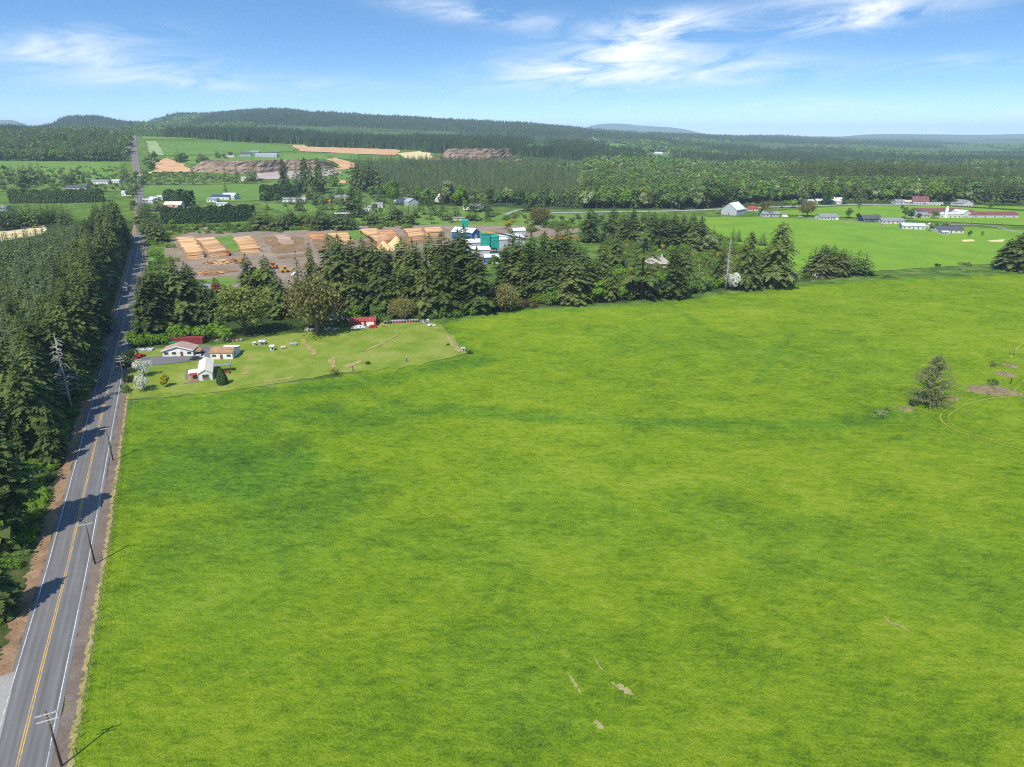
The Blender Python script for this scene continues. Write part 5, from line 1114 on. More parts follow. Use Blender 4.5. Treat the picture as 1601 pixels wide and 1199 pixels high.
e = utility_pole(226, 405, 'utility pole at the log yard entrance', 1, 9)
utility_pole(181, 452, 'utility pole left of the road next to the log truck', 1, 8.5)
RPOL = POLES[:6]
wires = thing('overhead_wires', 'thin overhead wires strung from pole to pole beside the road', 'wires', RPOL[0][0])
o0 = RPOL[0][0]; P0 = RPOL[0][0] + (RPOL[0][0] - RPOL[1][0])
chain = [(P0, 9.5)] + RPOL
ca, sa = math.cos(math.atan(.47)), math.sin(math.atan(.47))
for x in (-1.1, -.45, .45, 1.1):
    t = MB(); pts = []
    for (a, ha), (b, hb) in zip(chain, chain[1:]):
        A = Vector((a.x + x * ca, a.y + x * sa, a.z + ha - .16)) - o0; B = Vector((b.x + x * ca, b.y + x * sa, b.z + hb - .16)) - o0
        for k in range(8): s = k / 8; q = A.lerp(B, s); q.z -= 3.2 * s * (1 - s); pts.append(q)
    pts.append(B); t.path(pts, [.011] * len(pts), 4); t.build('wire', M_WIRE, wires)
def fence(name, label, line, gap, hp, rails, mat=M_POST, wire=True):
    """posts along a ground line, each its own part, and the strands between them"""
    e = thing(name, label, 'fence', line[0]); o = line[0]; w = MB(); acc = 0; last = None; tops = []
    P = spline(line, lambda p: gap) if len(line) > 2 else [line[0].lerp(line[1], i / max(1, round((line[1] - line[0]).length / gap))) for i in range(round((line[1] - line[0]).length / gap) + 1)]
    pm = MB(); pm.tube((0, 0, -.2), (0, 0, hp), .075, .06, 6); me = pm.mesh('post', mat)
    for p in P:
        q = Vector((p.x, p.y, tz(p.x, p.y))) - o; c = bpy.data.objects.new('post', me); COL.objects.link(c); c.parent = e; c.location = q; c.rotation_euler = (rng.gauss(0, .05), rng.gauss(0, .05), rng.random()); tops.append(q)
    for f in rails:
        for a, b in zip(tops, tops[1:]): w.tube(a + Vector((0, 0, hp * f)), b + Vector((0, 0, hp * f)), .012 if wire else .05, n=4, caps=False)
    w.build('wire' if wire else 'rail', M_WIRE if wire else mat, e)
def offline(off, y0, y1, step=6):
    out = []
    for a, b in zip(RP, RP[1:]):
        if a.y < y0 or a.y > y1: continue
        d = Vector((b.x - a.x, b.y - a.y)).normalized(); out.append(Vector((a.x + d.y * off, a.y - d.x * off, 0)))
    for p in out: p.z = tz(p.x, p.y)
    return out[::2] + [out[-1]]
fence('wire_fence', 'wooden post and wire fence between the road shoulder and the meadow', offline(7.1, 58, 206), 4.6, 1.25, (.35, .65, .95))
gl = lambda *px: [G(*p) for p in px]
fence('wire_fence', 'weathered wire fence with leaning posts at the right edge of the mown lawn', gl((681, 507), (700, 524), (722, 543), (736, 552)), 3.4, 1.2, (.5, .9))
fence('wire_fence', 'short wire fence on the lawn beside the white sheds', gl((372, 549), (400, 546), (422, 545)), 3.5, 1.1, (.5, .9))
fence('wire_fence', 'low fence from the road to the foot of the lawn, half grown over', gl((196, 626), (230, 623), (266, 617)), 3.0, 1.0, (.5, .9))
fence('wire_fence', 'far fence line between the meadow and the hay meadow', gl((1262, 433), (1340, 428), (1440, 419), (1601, 411)), 9, 1.3, (.5, .9))
def vine(u): 
    v = 322.5 + (u - 1470) * .062; p = G(u, v); h = 2.2; return p
rowe = thing('vine_row', 'long even row of small dark trained vines at the far farm field', 'vines', vine(1472))
for i in range(34):
    p = vine(1472 + i * 4.0) - Vector(rowe.location); q = bpy.data.objects.new('vine', BUSHM['dark'][1]); COL.objects.link(q); q.parent = rowe; q.location = p; q.scale = (1.3, 1.3, 2.6)
for u, v, lb in ((552, 581, 'dark short post at the foot of the mown lawn, left of another'), (636, 566, 'dark post with a white cap at the foot of the mown lawn'), (1580, 600, 'dark post beside the brush pile and curved track'), (1584, 556, 'dark post by the narrow pale track at the right edge')):
    p = G(u, v); e = thing('marker_post', lb, 'post', p); MB().tube((0, 0, -.2), (0, 0, 1.9), .16, .14, 8).build('post_shaft', M_CARDARK, e); MB().tube((0, 0, 1.9), (0, 0, 2.25), .17, .12, 8).build('post_cap', M_WHITE if '636' in str(u) else M_POLE, e)
for u, v, hh, lb in ((1316, 322, 10, 'utility pole on the far side road, left of the village trees'), (1264, 324, 9, 'thin pole at the far lane junction'), (1518, 352, 11, 'utility pole on the farm lane before the maroon barns'), (1456, 349, 9, 'thin white mast beside the farmhouse trees'), (1464, 320, 10, 'utility pole at the far road before dark firs'), (1343, 333, 8, 'thin pole on the field behind the navy house'), (1218, 322, 9, 'thin pole left of the dark car on the far road'), (1380, 318, 9, 'pole in front of the white blossoming thicket far off')):
    p = G(u, v); e = thing('utility_pole', lb, 'utility pole', p, 0); MB().tube((0, 0, -.3), (0, 0, hh), .16, .10, 6).build('pole', M_POLE, e); MB().box((0, 0, hh - .5), (2.0, .12, .12)).build('crossarm', M_ARM, e)

# ------------------------------------------------------------------ houses
def house(u, v, w, d, h, rise, rz, wall, roof, label, name='house', cat='house', ridge='x', win=3, door=1, over=.4, chimney=False, side=1, doormat=None, wmat=None, hip=0.0, garage=False):
    """w across (local x), d deep (local y); the local -y side looks at the camera; u, v is the middle of that side's foot"""
    p = G(u, v); c, s_ = math.cos(rz), math.sin(rz); p = Vector((p.x - s_ * d / 2, p.y + c * d / 2, 0)); p.z = tz(p.x, p.y)
    e = thing(name, label, cat, p, rz); a, b = (w, d) if ridge == 'x' else (d, w); q = Matrix.Identity(3) if ridge == 'x' else Matrix.Rotation(R(90), 3, 'Z')
    def tr(m): m.v = [tuple(q @ Vector(x)) for x in m.v]; return m
    m = MB(); V = [(-a / 2, -b / 2, -.6), (a / 2, -b / 2, -.6), (a / 2, b / 2, -.6), (-a / 2, b / 2, -.6), (-a / 2, -b / 2, h), (a / 2, -b / 2, h), (a / 2, b / 2, h), (-a / 2, b / 2, h), (-a / 2 + hip * b, 0, h + rise), (a / 2 - hip * b, 0, h + rise)]
    m.add(V, [(0, 1, 5, 4), (2, 3, 7, 6), (1, 2, 6, 9, 5) if hip == 0 else (1, 2, 6, 5), (3, 0, 4, 8, 7) if hip == 0 else (3, 0, 4, 7)]); tr(m).build('wall', wall, e)
    r_ = MB(); ox = a / 2 + over; k = rise / (b / 2); oy = b / 2 + over; z0 = h - over * k; t = .16; ri = h + rise; hx = (a / 2 - hip * b + (over if hip == 0 else 0))
    def slab(pts):
        n = len(pts); up = [(x, y, z + .04 + t) for x, y, z in pts]; lo = [(x, y, z + .04) for x, y, z in pts]; r_.add(up + lo, [tuple(range(n)), tuple(range(n, 2 * n))[::-1]] + [((i + 1) % n, i, n + i, n + (i + 1) % n) for i in range(n)])
    slab([(-ox, -oy, z0), (ox, -oy, z0), (hx, 0, ri), (-hx, 0, ri)]); slab([(ox, oy, z0), (-ox, oy, z0), (-hx, 0, ri), (hx, 0, ri)])
    if hip: slab([(ox, -oy, z0), (ox, oy, z0), (hx, 0, ri)]); slab([(-ox, oy, z0), (-ox, -oy, z0), (-hx, 0, ri)])
    ro = tr(r_).build('roof', roof, e)
    if chimney: cm = MB(); cm.box((a * .2, .3, ri + .3), (.8, .6, 1.8)); tr(cm).build('chimney', M_GREYWALL, ro)
    slots = win + door + (1 if garage else 0); xs = [-w / 2 + w * (i + .5) / max(1, slots) for i in range(slots)]; order = list(range(slots))
    for i in order:
        x = xs[i]
        if garage and i == slots - 1: g = MB(); g.box((x, -d / 2 - .04, 1.15), (min(w / slots * .8, 4.5), .06, 2.3)); g.build('garage_door', wmat or M_WHITE, e)
        elif door and i == slots // 2: g = MB(); g.box((x, -d / 2 - .04, 1.02), (1.0, .06, 2.04)); g.build('door', doormat or M_DOOR, e)
        else:
            f = MB(); f.box((x, -d / 2 - .03, min(h - .9, 1.55)), (min(1.7, w / slots * .7), .05, 1.15)); f = f.build('window', M_WHITE, e); g = MB(); g.box((x, -d / 2 - .065, min(h - .9, 1.55)), (min(1.5, w / slots * .6), .03, .95)); g.build('pane', M_GLASS, f)
    for sd in ((1, -1) if side == 2 else (side,) if side else ()):
        f = MB(); f.box((sd * (w / 2 + .03), 0, min(h - .9, 1.55)), (.05, 1.6, 1.1)); f = f.build('window', M_WHITE, e); g = MB(); g.box((sd * (w / 2 + .065), 0, min(h - .9, 1.55)), (.03, 1.4, .9)); g.build('pane', M_GLASS, f)
    return e
# the home beside the road
RZ = R(4)
hm = house(322.5, 595, 4.4, 15, 2.8, 1.1, R(21), M_WHITE, M_CREAM, 'long white mobile home with cream roof and porches, end on to the meadow', 'mobile_home', 'house', 'y', 1, 0, .3, side=0)
def part(e, name, mat, *boxes, parent=None, tubes=()):
    m = MB()
    for b in boxes: m.box(*b)
    for t in tubes: m.tube(*t)
    return m.build(name, mat, parent or e)
part(hm, 'porch_roof', M_WHITE, ((-3.9, -3.2, 2.55), (3.4, 4.2, .12), 0, ('Y', -.05))); part(hm, 'porch_awning', M_REDROOF, ((-3.7, -6.0, 2.35), (3.0, 1.5, .1), 0, ('X', .25)))
part(hm, 'porch_deck', M_BROWNROOF, ((-3.7, -4.4, .35), (2.9, 5.6, .3))); part(hm, 'porch_post', M_WHITE, ((-5.1, -6.4, 1.2), (.12, .12, 2.4)), ((-2.5, -6.6, 1.2), (.12, .12, 2.4)), ((-5.1, -1.6, 1.2), (.12, .12, 2.4)))
part(hm, 'ramp', M_POST, ((-6.2, 1.2, .25), (1.3, 10.5, .12), 0, ('X', .03)), ((-6.8, 1.2, .75), (.06, 10.5, .08)), ((-5.6, 1.2, .75), (.06, 10.5, .08)), ((-4.6, -8.0, .22), (5.0, 1.2, .12)))
part(hm, 'patio_roof', M_GREYROOF, ((4.4, .8, 2.65), (7.6, 3.2, .14), 0, ('X', -.08))); part(hm, 'patio_post', M_POST, ((8.0, -.6, 1.25), (.14, .14, 2.6)), ((8.0, 2.2, 1.25), (.14, .14, 2.6)), ((5.2, -.6, 1.25), (.14, .14, 2.6))); part(hm, 'patio_wall', M_MAROON, ((5.0, -1.5, .55), (3.8, .15, 1.1)), ((7.4, -1.8, .5), (.15, 2.6, 1.0)))
part(hm, 'front_window', M_GLASS, ((0, -7.56, 1.6), (2.0, .05, 1.2))); part(hm, 'skylight', M_GLASS, ((-1.1, 1.5, 3.38), (.9, 1.6, .06), 0, ('Y', -.46)))
part(hm, 'roof_vent', M_SILVER, ((.9, 5, 3.55), (.4, .4, .5))); part(hm, 'flower_box', M_BROWNROOF, ((0, -7.7, .95), (2.2, .3, .25)))
ws = house(279, 558, 11.2, 6, 2.6, 1.7, R(6), M_WHITE, M_RUSTROOF, 'low white workshop with rusty shallow gable roof beside the driveway', 'workshop', 'workshop', 'y', 3, 1, .5, side=1)
part(ws, 'front_gable_board', M_METALROOF, ((-2.9, -3.5, 3.45), (6.2, .12, .35), 0, ('Y', -.285)), ((2.9, -3.5, 3.45), (6.2, .12, .35), 0, ('Y', .285))); part(ws, 'lean_to_roof', M_BROWNROOF, ((6.9, -.8, 2.0), (2.6, 4.5, .1), 0, ('Y', .2))); part(ws, 'lean_to_post', M_POST, ((8.0, -2.6, .8), (.12, .12, 1.6)), ((8.0, 1.0, .8), (.12, .12, 1.6)))
sh = house(347, 562, 8.2, 5.6, 2.8, 1.2, R(2), M_WHITE, M_BROWNROOF, 'white shed with brown pitched roof beside the mobile home', 'shed', 'shed', 'x', 2, 1, .35, side=1); part(sh, 'rear_wing_wall', M_WHITE, ((1.2, 4.5, 1.4), (5.6, 3.3, 2.8))); part(sh, 'rear_wing_roof', M_METALROOF, ((1.2, 4.7, 2.95), (6.0, 3.7, .14), 0, ('X', -.07)))
def container(u, v, L_, W, H, rz, mat, label, name='shipping_container', cat='container'):
    p = G(u, v); e = thing(name, label, cat, p, rz); part(e, 'body', mat, ((0, W / 2, H / 2), (L_, W, H))); n = int(L_ / .45)
    part(e, 'ribs', mat, *[((-L_ / 2 + L_ * (i + .5) / n, -.03, H / 2), (.2, .08, H * .9)) for i in range(n)]); part(e, 'end_door', mat, ((L_ / 2 + .04, W / 2 - .6, H / 2), (.08, 1.1, H * .92)), ((L_ / 2 + .04, W / 2 + .6, H / 2), (.08, 1.1, H * .92))); part(e, 'corner_posts', M_CARDARK, *[((sx * (L_ / 2 + .01), W / 2 + sy * (W / 2), H / 2), (.16, .16, H + .04)) for sx in (-1, 1) for sy in (-1, 1)]); return e
container(294, 538, 12, 2.5, 2.7, R(3), M_MAROON, 'long maroon shipping container behind the workshop'); container(271, 542, 3.4, 1.8, 1.7, R(3), M_GREENB, 'small bright green dumpster at the left end of the maroon container', 'dumpster', 'dumpster')
# red shed at the top of the lawn
rs = house(567, 511, 11.5, 5, 2.6, 1.0, R(8), M_REDROOF, M_REDROOF, 'red corrugated shed with a boat parked before it', 'red_shed', 'shed', 'x', 0, 1, .3, side=0, doormat=M_WHITE); part(rs, 'open_bay', M_WHITE, ((3.4, -2.54, 1.3), (3.2, .06, 2.2))); part(rs, 'side_board', M_POST, ((-5.95, 0, 1.3), (.1, 5.3, 2.7)))
# boat on its trailer under a tarp
def boat():
    p = G(561, 516); e = thing('covered_boat', 'boat under a grey tarp on a trailer before the red shed', 'boat', p, R(6)); h = MB(); n = 9; V = []; F = []
    for i in range(n):
        t = i / (n - 1); w = 1.1 * (1 - max(0, t - .45) ** 2 * 3.0); w = max(.08, w); x = -3 + 6 * t; V += [(x, -w, 1.25), (x, -w * .7, .7), (x, 0, .5 + t * t * .25), (x, w * .7, .7), (x, w, 1.25)]
    for i in range(n - 1):
        for k in range(4): F.append((i * 5 + k, (i + 1) * 5 + k, (i + 1) * 5 + k + 1, i * 5 + k + 1))
    F += [(0, 1, 2, 3, 4)]; h.add(V, F).build('hull', M_WHITE, e)
    t_ = MB(); V = []; F = []
    for i in range(n):
        t = i / (n - 1); w = max(.1, 1.15 * (1 - max(0, t - .45) ** 2 * 3.0)); x = -3.05 + 6.1 * t; top = 1.35 + 1.0 * math.sin(t * 3.0); V += [(x, -w, 1.1), (x, -w * .55, 1.3 + (top - 1.3) * .75), (x, 0, top), (x, w * .55, 1.3 + (top - 1.3) * .75), (x, w, 1.1)]
    for i in range(n - 1):
        for k in range(4): F.append((i * 5 + k, (i + 1) * 5 + k, (i + 1) * 5 + k + 1, i * 5 + k + 1))
    t_.add(V, F).build('tarp', M_TARP, e, True)
    part(e, 'trailer_frame', M_SILVER, ((0, .5, .42), (5.4, .1, .12)), ((0, -.5, .42), (5.4, .1, .12)), ((3.6, 0, .42), (2.2, .1, .1)))
    for sy in (-1, 1):
        for x in (-.8, .1): part(e, 'wheel', M_BLACK, tubes=(((x, sy * 1.0 - .1, .33), (x, sy * 1.0 + .1, .33), .33, .33, 12),))
boat()
def vehicle(u, v, paint_, label, name='car', cat='car', rz=0.0, L_=4.5, W=1.8, H=1.5, shape='car', up=0):
    p = G(u, v); e = thing(name, label, cat, p, rz); g = .28
    prof = {'car': [(-.5, .2), (.5, .2), (.5, .52), (.3, .6), (.16, 1), (-.26, 1), (-.42, .62), (-.5, .55)], 'pickup': [(-.5, .2), (.5, .2), (.5, .55), (.24, .6), (.14, 1), (-.08, 1), (-.12, .6), (-.5, .6)], 'van': [(-.5, .15), (.5, .15), (.5, .5), (.4, .6), (.3, 1), (-.5, 1)], 'camper': [(-.5, .18), (.5, .18), (.5, .7), (.44, 1), (-.46, 1), (-.5, .9)]}[shape]
    m = MB(); m.prism([(x * L_, z * H) for x, z in prof], -W / 2, W / 2); m.build('body', paint_, e)
    wz = .82 * H
    if shape in ('car', 'pickup'):
        x0, x1 = (.22, -.33) if shape == 'car' else (.19, -.09); part(e, 'side_windows', M_GLASS, ((L_ * (x0 + x1) / 2 - .02 * L_, -W / 2 - .01, wz * .98), (L_ * (x0 - x1) * .72, .03, H * .26)), ((L_ * (x0 + x1) / 2 - .02 * L_, W / 2 + .01, wz * .98), (L_ * (x0 - x1) * .72, .03, H * .26)))
        part(e, 'windscreen', M_GLASS, ((L_ * (.232 if shape == 'car' else .19), 0, H * .81), (.05, W * .84, H * .40), 0, ('Y', -.83 if shape == 'car' else -.62)))
    else: part(e, 'windscreen', M_GLASS, ((L_ * .36, 0, H * .8), (.05, W * .84, H * .36), 0, ('Y', -.7))) if shape == 'van' else part(e, 'side_windows', M_GLASS, ((0, -W / 2 - .01, H * .66), (L_ * .5, .03, H * .2)))
    for sx in (-.3, .31):
        for sy in (-1, 1): wv = MB(); wv.tube((sx * L_, sy * W / 2 - .11, .33), (sx * L_, sy * W / 2 + .11, .33), .33, .33, 14); wo = wv.build('wheel', M_BLACK, e); r2 = MB(); r2.tube((sx * L_, sy * (W / 2 + .12) - .01, .33), (sx * L_, sy * (W / 2 + .12) + .01, .33), .19, .19, 10); r2.build('rim', M_SILVER, wo)
    for sy in (-1, 1): part(e, 'headlight', M_CERAMIC, ((L_ * .5 + .01, sy * W * .36, H * .42), (.04, .3, .14)))
    return e
vehicle(218, 560, M_RED, 'faded red pickup with pale roof parked at the driveway mouth', 'pickup_truck', 'pickup', R(80), 4.8, 1.9, 1.7, 'pickup'); vehicle(306, 563, M_CARDARK, 'dark small trailer car parked beside the mobile home and driveway', 'car', 'car', R(20), 4.0, 1.7, 1.4)
vehicle(583, 513, M_RED, 'small red car nosed against the red shed', 'car', 'car', R(15), 3.6, 1.6, 1.4); vehicle(538, 482, M_CARBLUE, 'slate blue car half hidden behind the lime tree, above the red shed', 'car', 'car', R(90), 4.4, 1.8, 1.5); vehicle(312, 560, M_TARP, 'pale small car against the workshop lean-to', 'car', 'car', R(10), 4.0, 1.7, 1.4)
# loose objects on the lawn
def heap(u, v, L_, W, H, mats, label, name, cat, n=26, seed=1, rz=0):
    p = G(u, v); e = thing(name, label, cat, p, rz); r = random.Random(seed)
    for k, (nm, mt) in enumerate(mats):
        m = MB()
        for _ in range(n): s = r.uniform(.3, 1.3); m.box((r.uniform(-L_ / 2, L_ / 2), r.uniform(-W / 2, W / 2), r.random() * H * .7 + .1), (s * r.uniform(.5, 1.6), s * .7, s * r.uniform(.15, .6)), r.random() * 6, ('X', r.gauss(0, .35)))
        m.build(nm, mt, e)
    return e
heap(226, 548, 6.5, 2.4, .9, (('crumpled_sheet', M_TARP), ('scrap', M_SILVER)), 'crumpled grey tarpaulin over scrap on the grass near the road', 'tarp_pile', 'pile', 20, 3); heap(503, 517, 14, 2.0, 1.3, (('boards', M_GREYWOOD), ('scrap', M_SILVER), ('dirt', M_BRUSH)), 'grey row of boards and scrap under the brown budding tree', 'scrap_row', 'pile', 26, 4, R(10)); heap(665, 505, 4, 3, 1.6, (('scrap', M_TARP), ('boards', M_POST)), 'heap of white and grey junk at the upper right lawn corner', 'junk_heap', 'pile', 14, 5); heap(673, 510, 4, 1.8, .8, (('scrap', M_BRUSH), ('boards', M_WHITE)), 'low brown junk heap at the top of the leaning fence', 'junk_heap', 'pile', 10, 6); heap(357, 533, 12, 1.6, .9, (('boards', M_BRUSH), ('scrap', M_GREYWOOD)), 'brown timber heap along the hedge behind the white shed wing', 'timber_heap', 'pile', 24, 7); heap(602, 511, 2.2, 1.2, .5, (('boards', M_BRUSH),), 'tiny brown board pile right of the red shed', 'board_pile', 'pile', 8, 9)
fr = thing('greenhouse_frame', 'long low whitish hoop frame along the hedge right of the red shed', 'frame', G(627, 505), R(11)); part(fr, 'hoops', M_ARM, *[((x * 1.25 - 7.5, 0, .65), (.14, 2.0, 1.3)) for x in range(13)]); part(fr, 'roof_sheet', M_SILVER, ((-1, 0, 1.36), (13, 2.2, .1)), ((6.8, 0, 1.25), (2.4, 2.2, .1))); part(fr, 'stored_boards', M_REDROOF, ((-1.5, -.6, .6), (3.4, .7, .7)), ((3.6, -.5, .5), (3, .7, .8)))
def hutch(u, v, w, d, h, mat, roof, label, name='hutch', cat='shed', rz=.1):
    p = G(u, v); e = thing(name, label, cat, p, rz); part(e, 'box', mat, ((0, 0, h / 2 + .2), (w, d, h))); part(e, 'lid', roof, ((0, -.05, h + .3), (w + .4, d + .5, .12), 0, ('X', .12))); part(e, 'opening', M_CARDARK, ((w * .15, -d / 2 - .02, h * .5 + .1), (w * .4, .04, h * .6))); part(e, 'leg', M_POST, *[((sx * w * .42, sy * d * .42, .1), (.12, .12, .3)) for sx in (-1, 1) for sy in (-1, 1)])
hutch(410, 539, 2.4, 1.8, 1.3, M_GREYWOOD, M_TARP, 'small whitish hen house on the lawn, left of a smaller white stand'); hutch(426, 548, 1.4, 1.3, 1.7, M_TARP, M_METALROOF, 'narrow white hutch on the lawn, right of the whitish hen house'); hutch(398, 540, .9, .9, 1.0, M_WHITE, M_CREAM, 'tiny white box on the lawn left of the hen house'); hutch(443, 545, 1.6, 1.0, .5, M_TAN, M_TAN, 'low tan box on the lawn right of the narrow hutch'); hutch(724, 549, 1.2, .7, 1.1, M_TARP, M_TARP, 'white upright trough leaning at the fence end', 'trough', 'trough')
pt = thing('picnic_table', 'grey picnic table with benches on the lawn at the start of a worn track', 'table', G(459, 540), R(6)); part(pt, 'table_top', M_TARP, ((0, 0, 1.0), (2.8, 1.0, .1))); part(pt, 'bench', M_TARP, ((0, -1.0, .55), (2.8, .4, .08))); part(pt, 'bench', M_TARP, ((0, 1.0, .55), (2.8, .4, .08))); part(pt, 'leg', M_POST, ((-1, 0, .5), (.12, 2.0, .12), 0, ('X', .4)), ((1, 0, .5), (.12, 2.0, .12), 0, ('X', -.4)), ((-1, 0, .5), (.12, .12, 1.0)), ((1, 0, .5), (.12, .12, 1.0)))
ob = thing('propane_tank', 'small blue barrel beside the workshop front wall', 'barrel', G(260, 558)); MB().tube((0, 0, .0), (0, 0, 1.1), .45, .45, 12).build('barrel_body', M_BLUE, ob); MB().tube((0, 0, 1.1), (0, 0, 1.2), .3, .2, 12).build('barrel_lid', M_SILVER, ob)
ob.name = 'barrel'
# brush piles in the meadow
def mound(u, v, w, d, h, label, seed):
    p = G(u, v); e = thing('brush_pile', label, 'brush pile', p); r = random.Random(seed); V = []; F = []; nr, na = 7, 30
    for i in range(nr):
        t = i / (nr - 1); rr = 1 - t
        for k in range(na): a = 6.283 * k / na; q = 1 + .28 * math.sin(2 * a + seed) + .14 * math.sin(5 * a + seed * 2) + r.gauss(0, .07); V.append((rr * w / 2 * q * math.cos(a), rr * d / 2 * q * math.sin(a), -.15 + h * (1 - rr ** 1.8) * r.uniform(.65, 1.15)))
    for i in range(nr - 1):
        for k in range(na): F.append((i * na + k, i * na + (k + 1) % na, (i + 1) * na + (k + 1) % na, (i + 1) * na + k))
    m = MB(); m.add(V, F); m.build('heap', M_BRUSH, e); t = MB()
    for _ in range(int(w * d * 2.4) + 20):
        x, y_ = r.gauss(0, w * .24), r.gauss(0, d * .24); a = r.random() * 6.28; L_ = r.uniform(.5, 1.4); z = h * .75 * math.exp(-((x / w * 2.4) ** 2 + (y_ / d * 2.4) ** 2)); t.tube((x, y_, z - .05), (x + L_ * math.cos(a), y_ + L_ * math.sin(a), z + r.uniform(.05, .55)), .035, .012, 3, False)
    t.build('twigs', M_POST, e)
mound(1552, 611, 14, 13, 1.3, 'largest brown brush pile spread in the meadow near the right edge', 2); mound(1571, 586, 6, 6, 1.1, 'middle brush pile just above the largest one', 3); mound(1579, 572, 5, 5, .9, 'farthest small brush pile near the narrow pale track', 4); mound(1416, 640, 6, 3.6, .8, 'small brown brush pile left of the lone half bare tree', 5); mound(1490, 624, 5, 3.4, .7, 'small brush pile right of the lone half bare tree', 6)
shrub(1375, 647, 1.5, 'pale', 'low pale bramble in the meadow, left of the lone tree', None, 1.6); shrub(1390, 643, 1.4, 'twig', 'low brown bramble beside the pale one', None, 1.0); shrub(1549, 572, 2.0, 'twig', 'pale leafless bush above the brush piles', None, 1.1); shrub(1428, 634, 1.8, 'dark', 'dark bramble at the left foot of the lone tree', None, 1.1); shrub(1471, 632, 1.6, 'leaf', 'green bramble at the right foot of the lone tree', None, 1.1); shrub(1465, 417, 2.5, 'dark', 'small dark bush alone on the boundary between the meadows', None, .9); shrub(1508, 414, 2, 'leaf', 'low green bush on the meadow boundary at right', None, 2.0)
for k, (u, v) in enumerate(((1548, 602), (1556, 600), (1552, 598))): shrub(u, v, 1.5, 'leaf', 'green weed patch growing in the largest brush pile', 'weeds in the brush pile', 1.1)

# ------------------------------------------------------------------ log truck, log yard and sawmill
def log_truck():
    p = G(196, 459); d = Vector((ROADDIR.x, ROADDIR.y)); e = thing('log_truck', 'log truck with silver cab coming down the shaded road', 'truck', p, math.atan2(-ROADDIR.y, -ROADDIR.x))
    part(e, 'chassis', M_CARDARK, ((-6.5, 0, .95), (15.5, .9, .25))); part(e, 'cab', M_SILVER, ((-.9, 0, 2.1), (2.4, 2.3, 2.1)), ((-2.2, 0, 2.5), (.4, 2.4, 2.6))); part(e, 'bonnet', M_SILVER, ((1.1, 0, 1.45), (1.9, 1.7, 1.2))); part(e, 'windscreen', M_GLASS, ((.32, 0, 2.6), (.06, 2.0, .8))); part(e, 'grille', M_CARDARK, ((2.08, 0, 1.4), (.06, 1.2, .9)))
    part(e, 'bumper', M_SILVER, ((2.2, 0, .7), (.25, 2.4, .4)))
    for sy in (-1, 1): part(e, 'exhaust_stack', M_SILVER, tubes=(((-2.2, sy * 1.3, 1), (-2.2, sy * 1.3, 4.0), .09, .09, 8),)); part(e, 'headlight', M_CERAMIC, ((2.08, sy * .75, 1.25), (.05, .3, .3)))
    for x in (-4, -12.5): part(e, 'bunk_stakes', M_ORANGE, ((x, -1.25, 2.2), (.2, .15, 2.4)), ((x, 1.25, 2.2), (.2, .15, 2.4)), ((x, 0, 1.15), (.25, 2.6, .2)))
    for x in (1.0, -3.0, -4.3, -12, -13.3):
        for sy in (-1, 1): part(e, 'wheel', M_BLACK, tubes=(((x, sy * 1.1 - .17, .52), (x, sy * 1.1 + .17, .52), .52, .52, 14),))
    l = thing('log_load', 'load of orange logs carried on the log truck', 'logs', p + Vector((0, 0, 0)), e.rotation_euler.z); r = random.Random(6); m = MB()
    for k, (row, z) in enumerate(((5, 1.5), (5, 2.0), (4, 2.45), (4, 2.9), (3, 3.3), (2, 3.65))):
        for i in range(row): y_ = (i - (row - 1) / 2) * .5; m.tube((-2.8 - r.random() * .6, y_, z), (-14.2 + r.random() * .8, y_ + r.gauss(0, .05), z + r.gauss(0, .04)), .25, .2, 8)
    m.build('log_bundle', M_ORANGE_LOG, l)
M_ORANGE_LOG = paint('orange_logs', (.50, .26, .10), (.30, .14, .05), 1.2, .85)
a_ = min(range(len(RP)), key=lambda i: abs(RP[i].y - G(196, 459).y)); ROADDIR = (RP[a_ + 2] - RP[a_ - 2]).normalized()
log_truck()
def log_deck(c4, h, label, mat=M_LOG, seed=1, step=.62, top=1):
    """logs lie side by side from the left edge of the pile to the right edge; corners: near-left, near-right, far-right, far-left"""
    Q = [G(u, v, h) for u, v in c4]; o = (Q[0] + Q[1] + Q[2] + Q[3]) / 4; o.z = tz(o.x, o.y); e = thing('log_pile', label, 'log pile', o); r = random.Random(seed)
    A, B, C_, D = [Vector((q.x - o.x, q.y - o.y, 0)) for q in Q]; n = max(4, int(((D - A).length + (C_ - B).length) / 2 / step)); lay = max(2, int(h / .5)); m = MB()
    for k in range(lay):
        if k < lay - 3 and k > 0: 
            pass
        for i in range(n):
            t = (i + .5 + r.gauss(0, .15)) / n
            if k < lay - 2 and 3 < i < n - 3: continue
            sh = (k / lay) * .05; t = sh + t * (1 - 2 * sh); L0 = A.lerp(D, t); R0 = B.lerp(C_, t); d = (R0 - L0).normalized(); z = .25 + k * .5 + r.gauss(0, .10) + .45 * math.sin(t * 9 + seed) * (k / lay)
            rad = r.uniform(.2, .36); m.tube(L0 + d * r.gauss(0, .5) + Vector((0, 0, z)), R0 + d * r.gauss(0, .7) + Vector((0, r.gauss(0, .25), z + r.gauss(0, .08))), rad, rad * .82, 6)
    m.build('stacked_logs', mat, e)
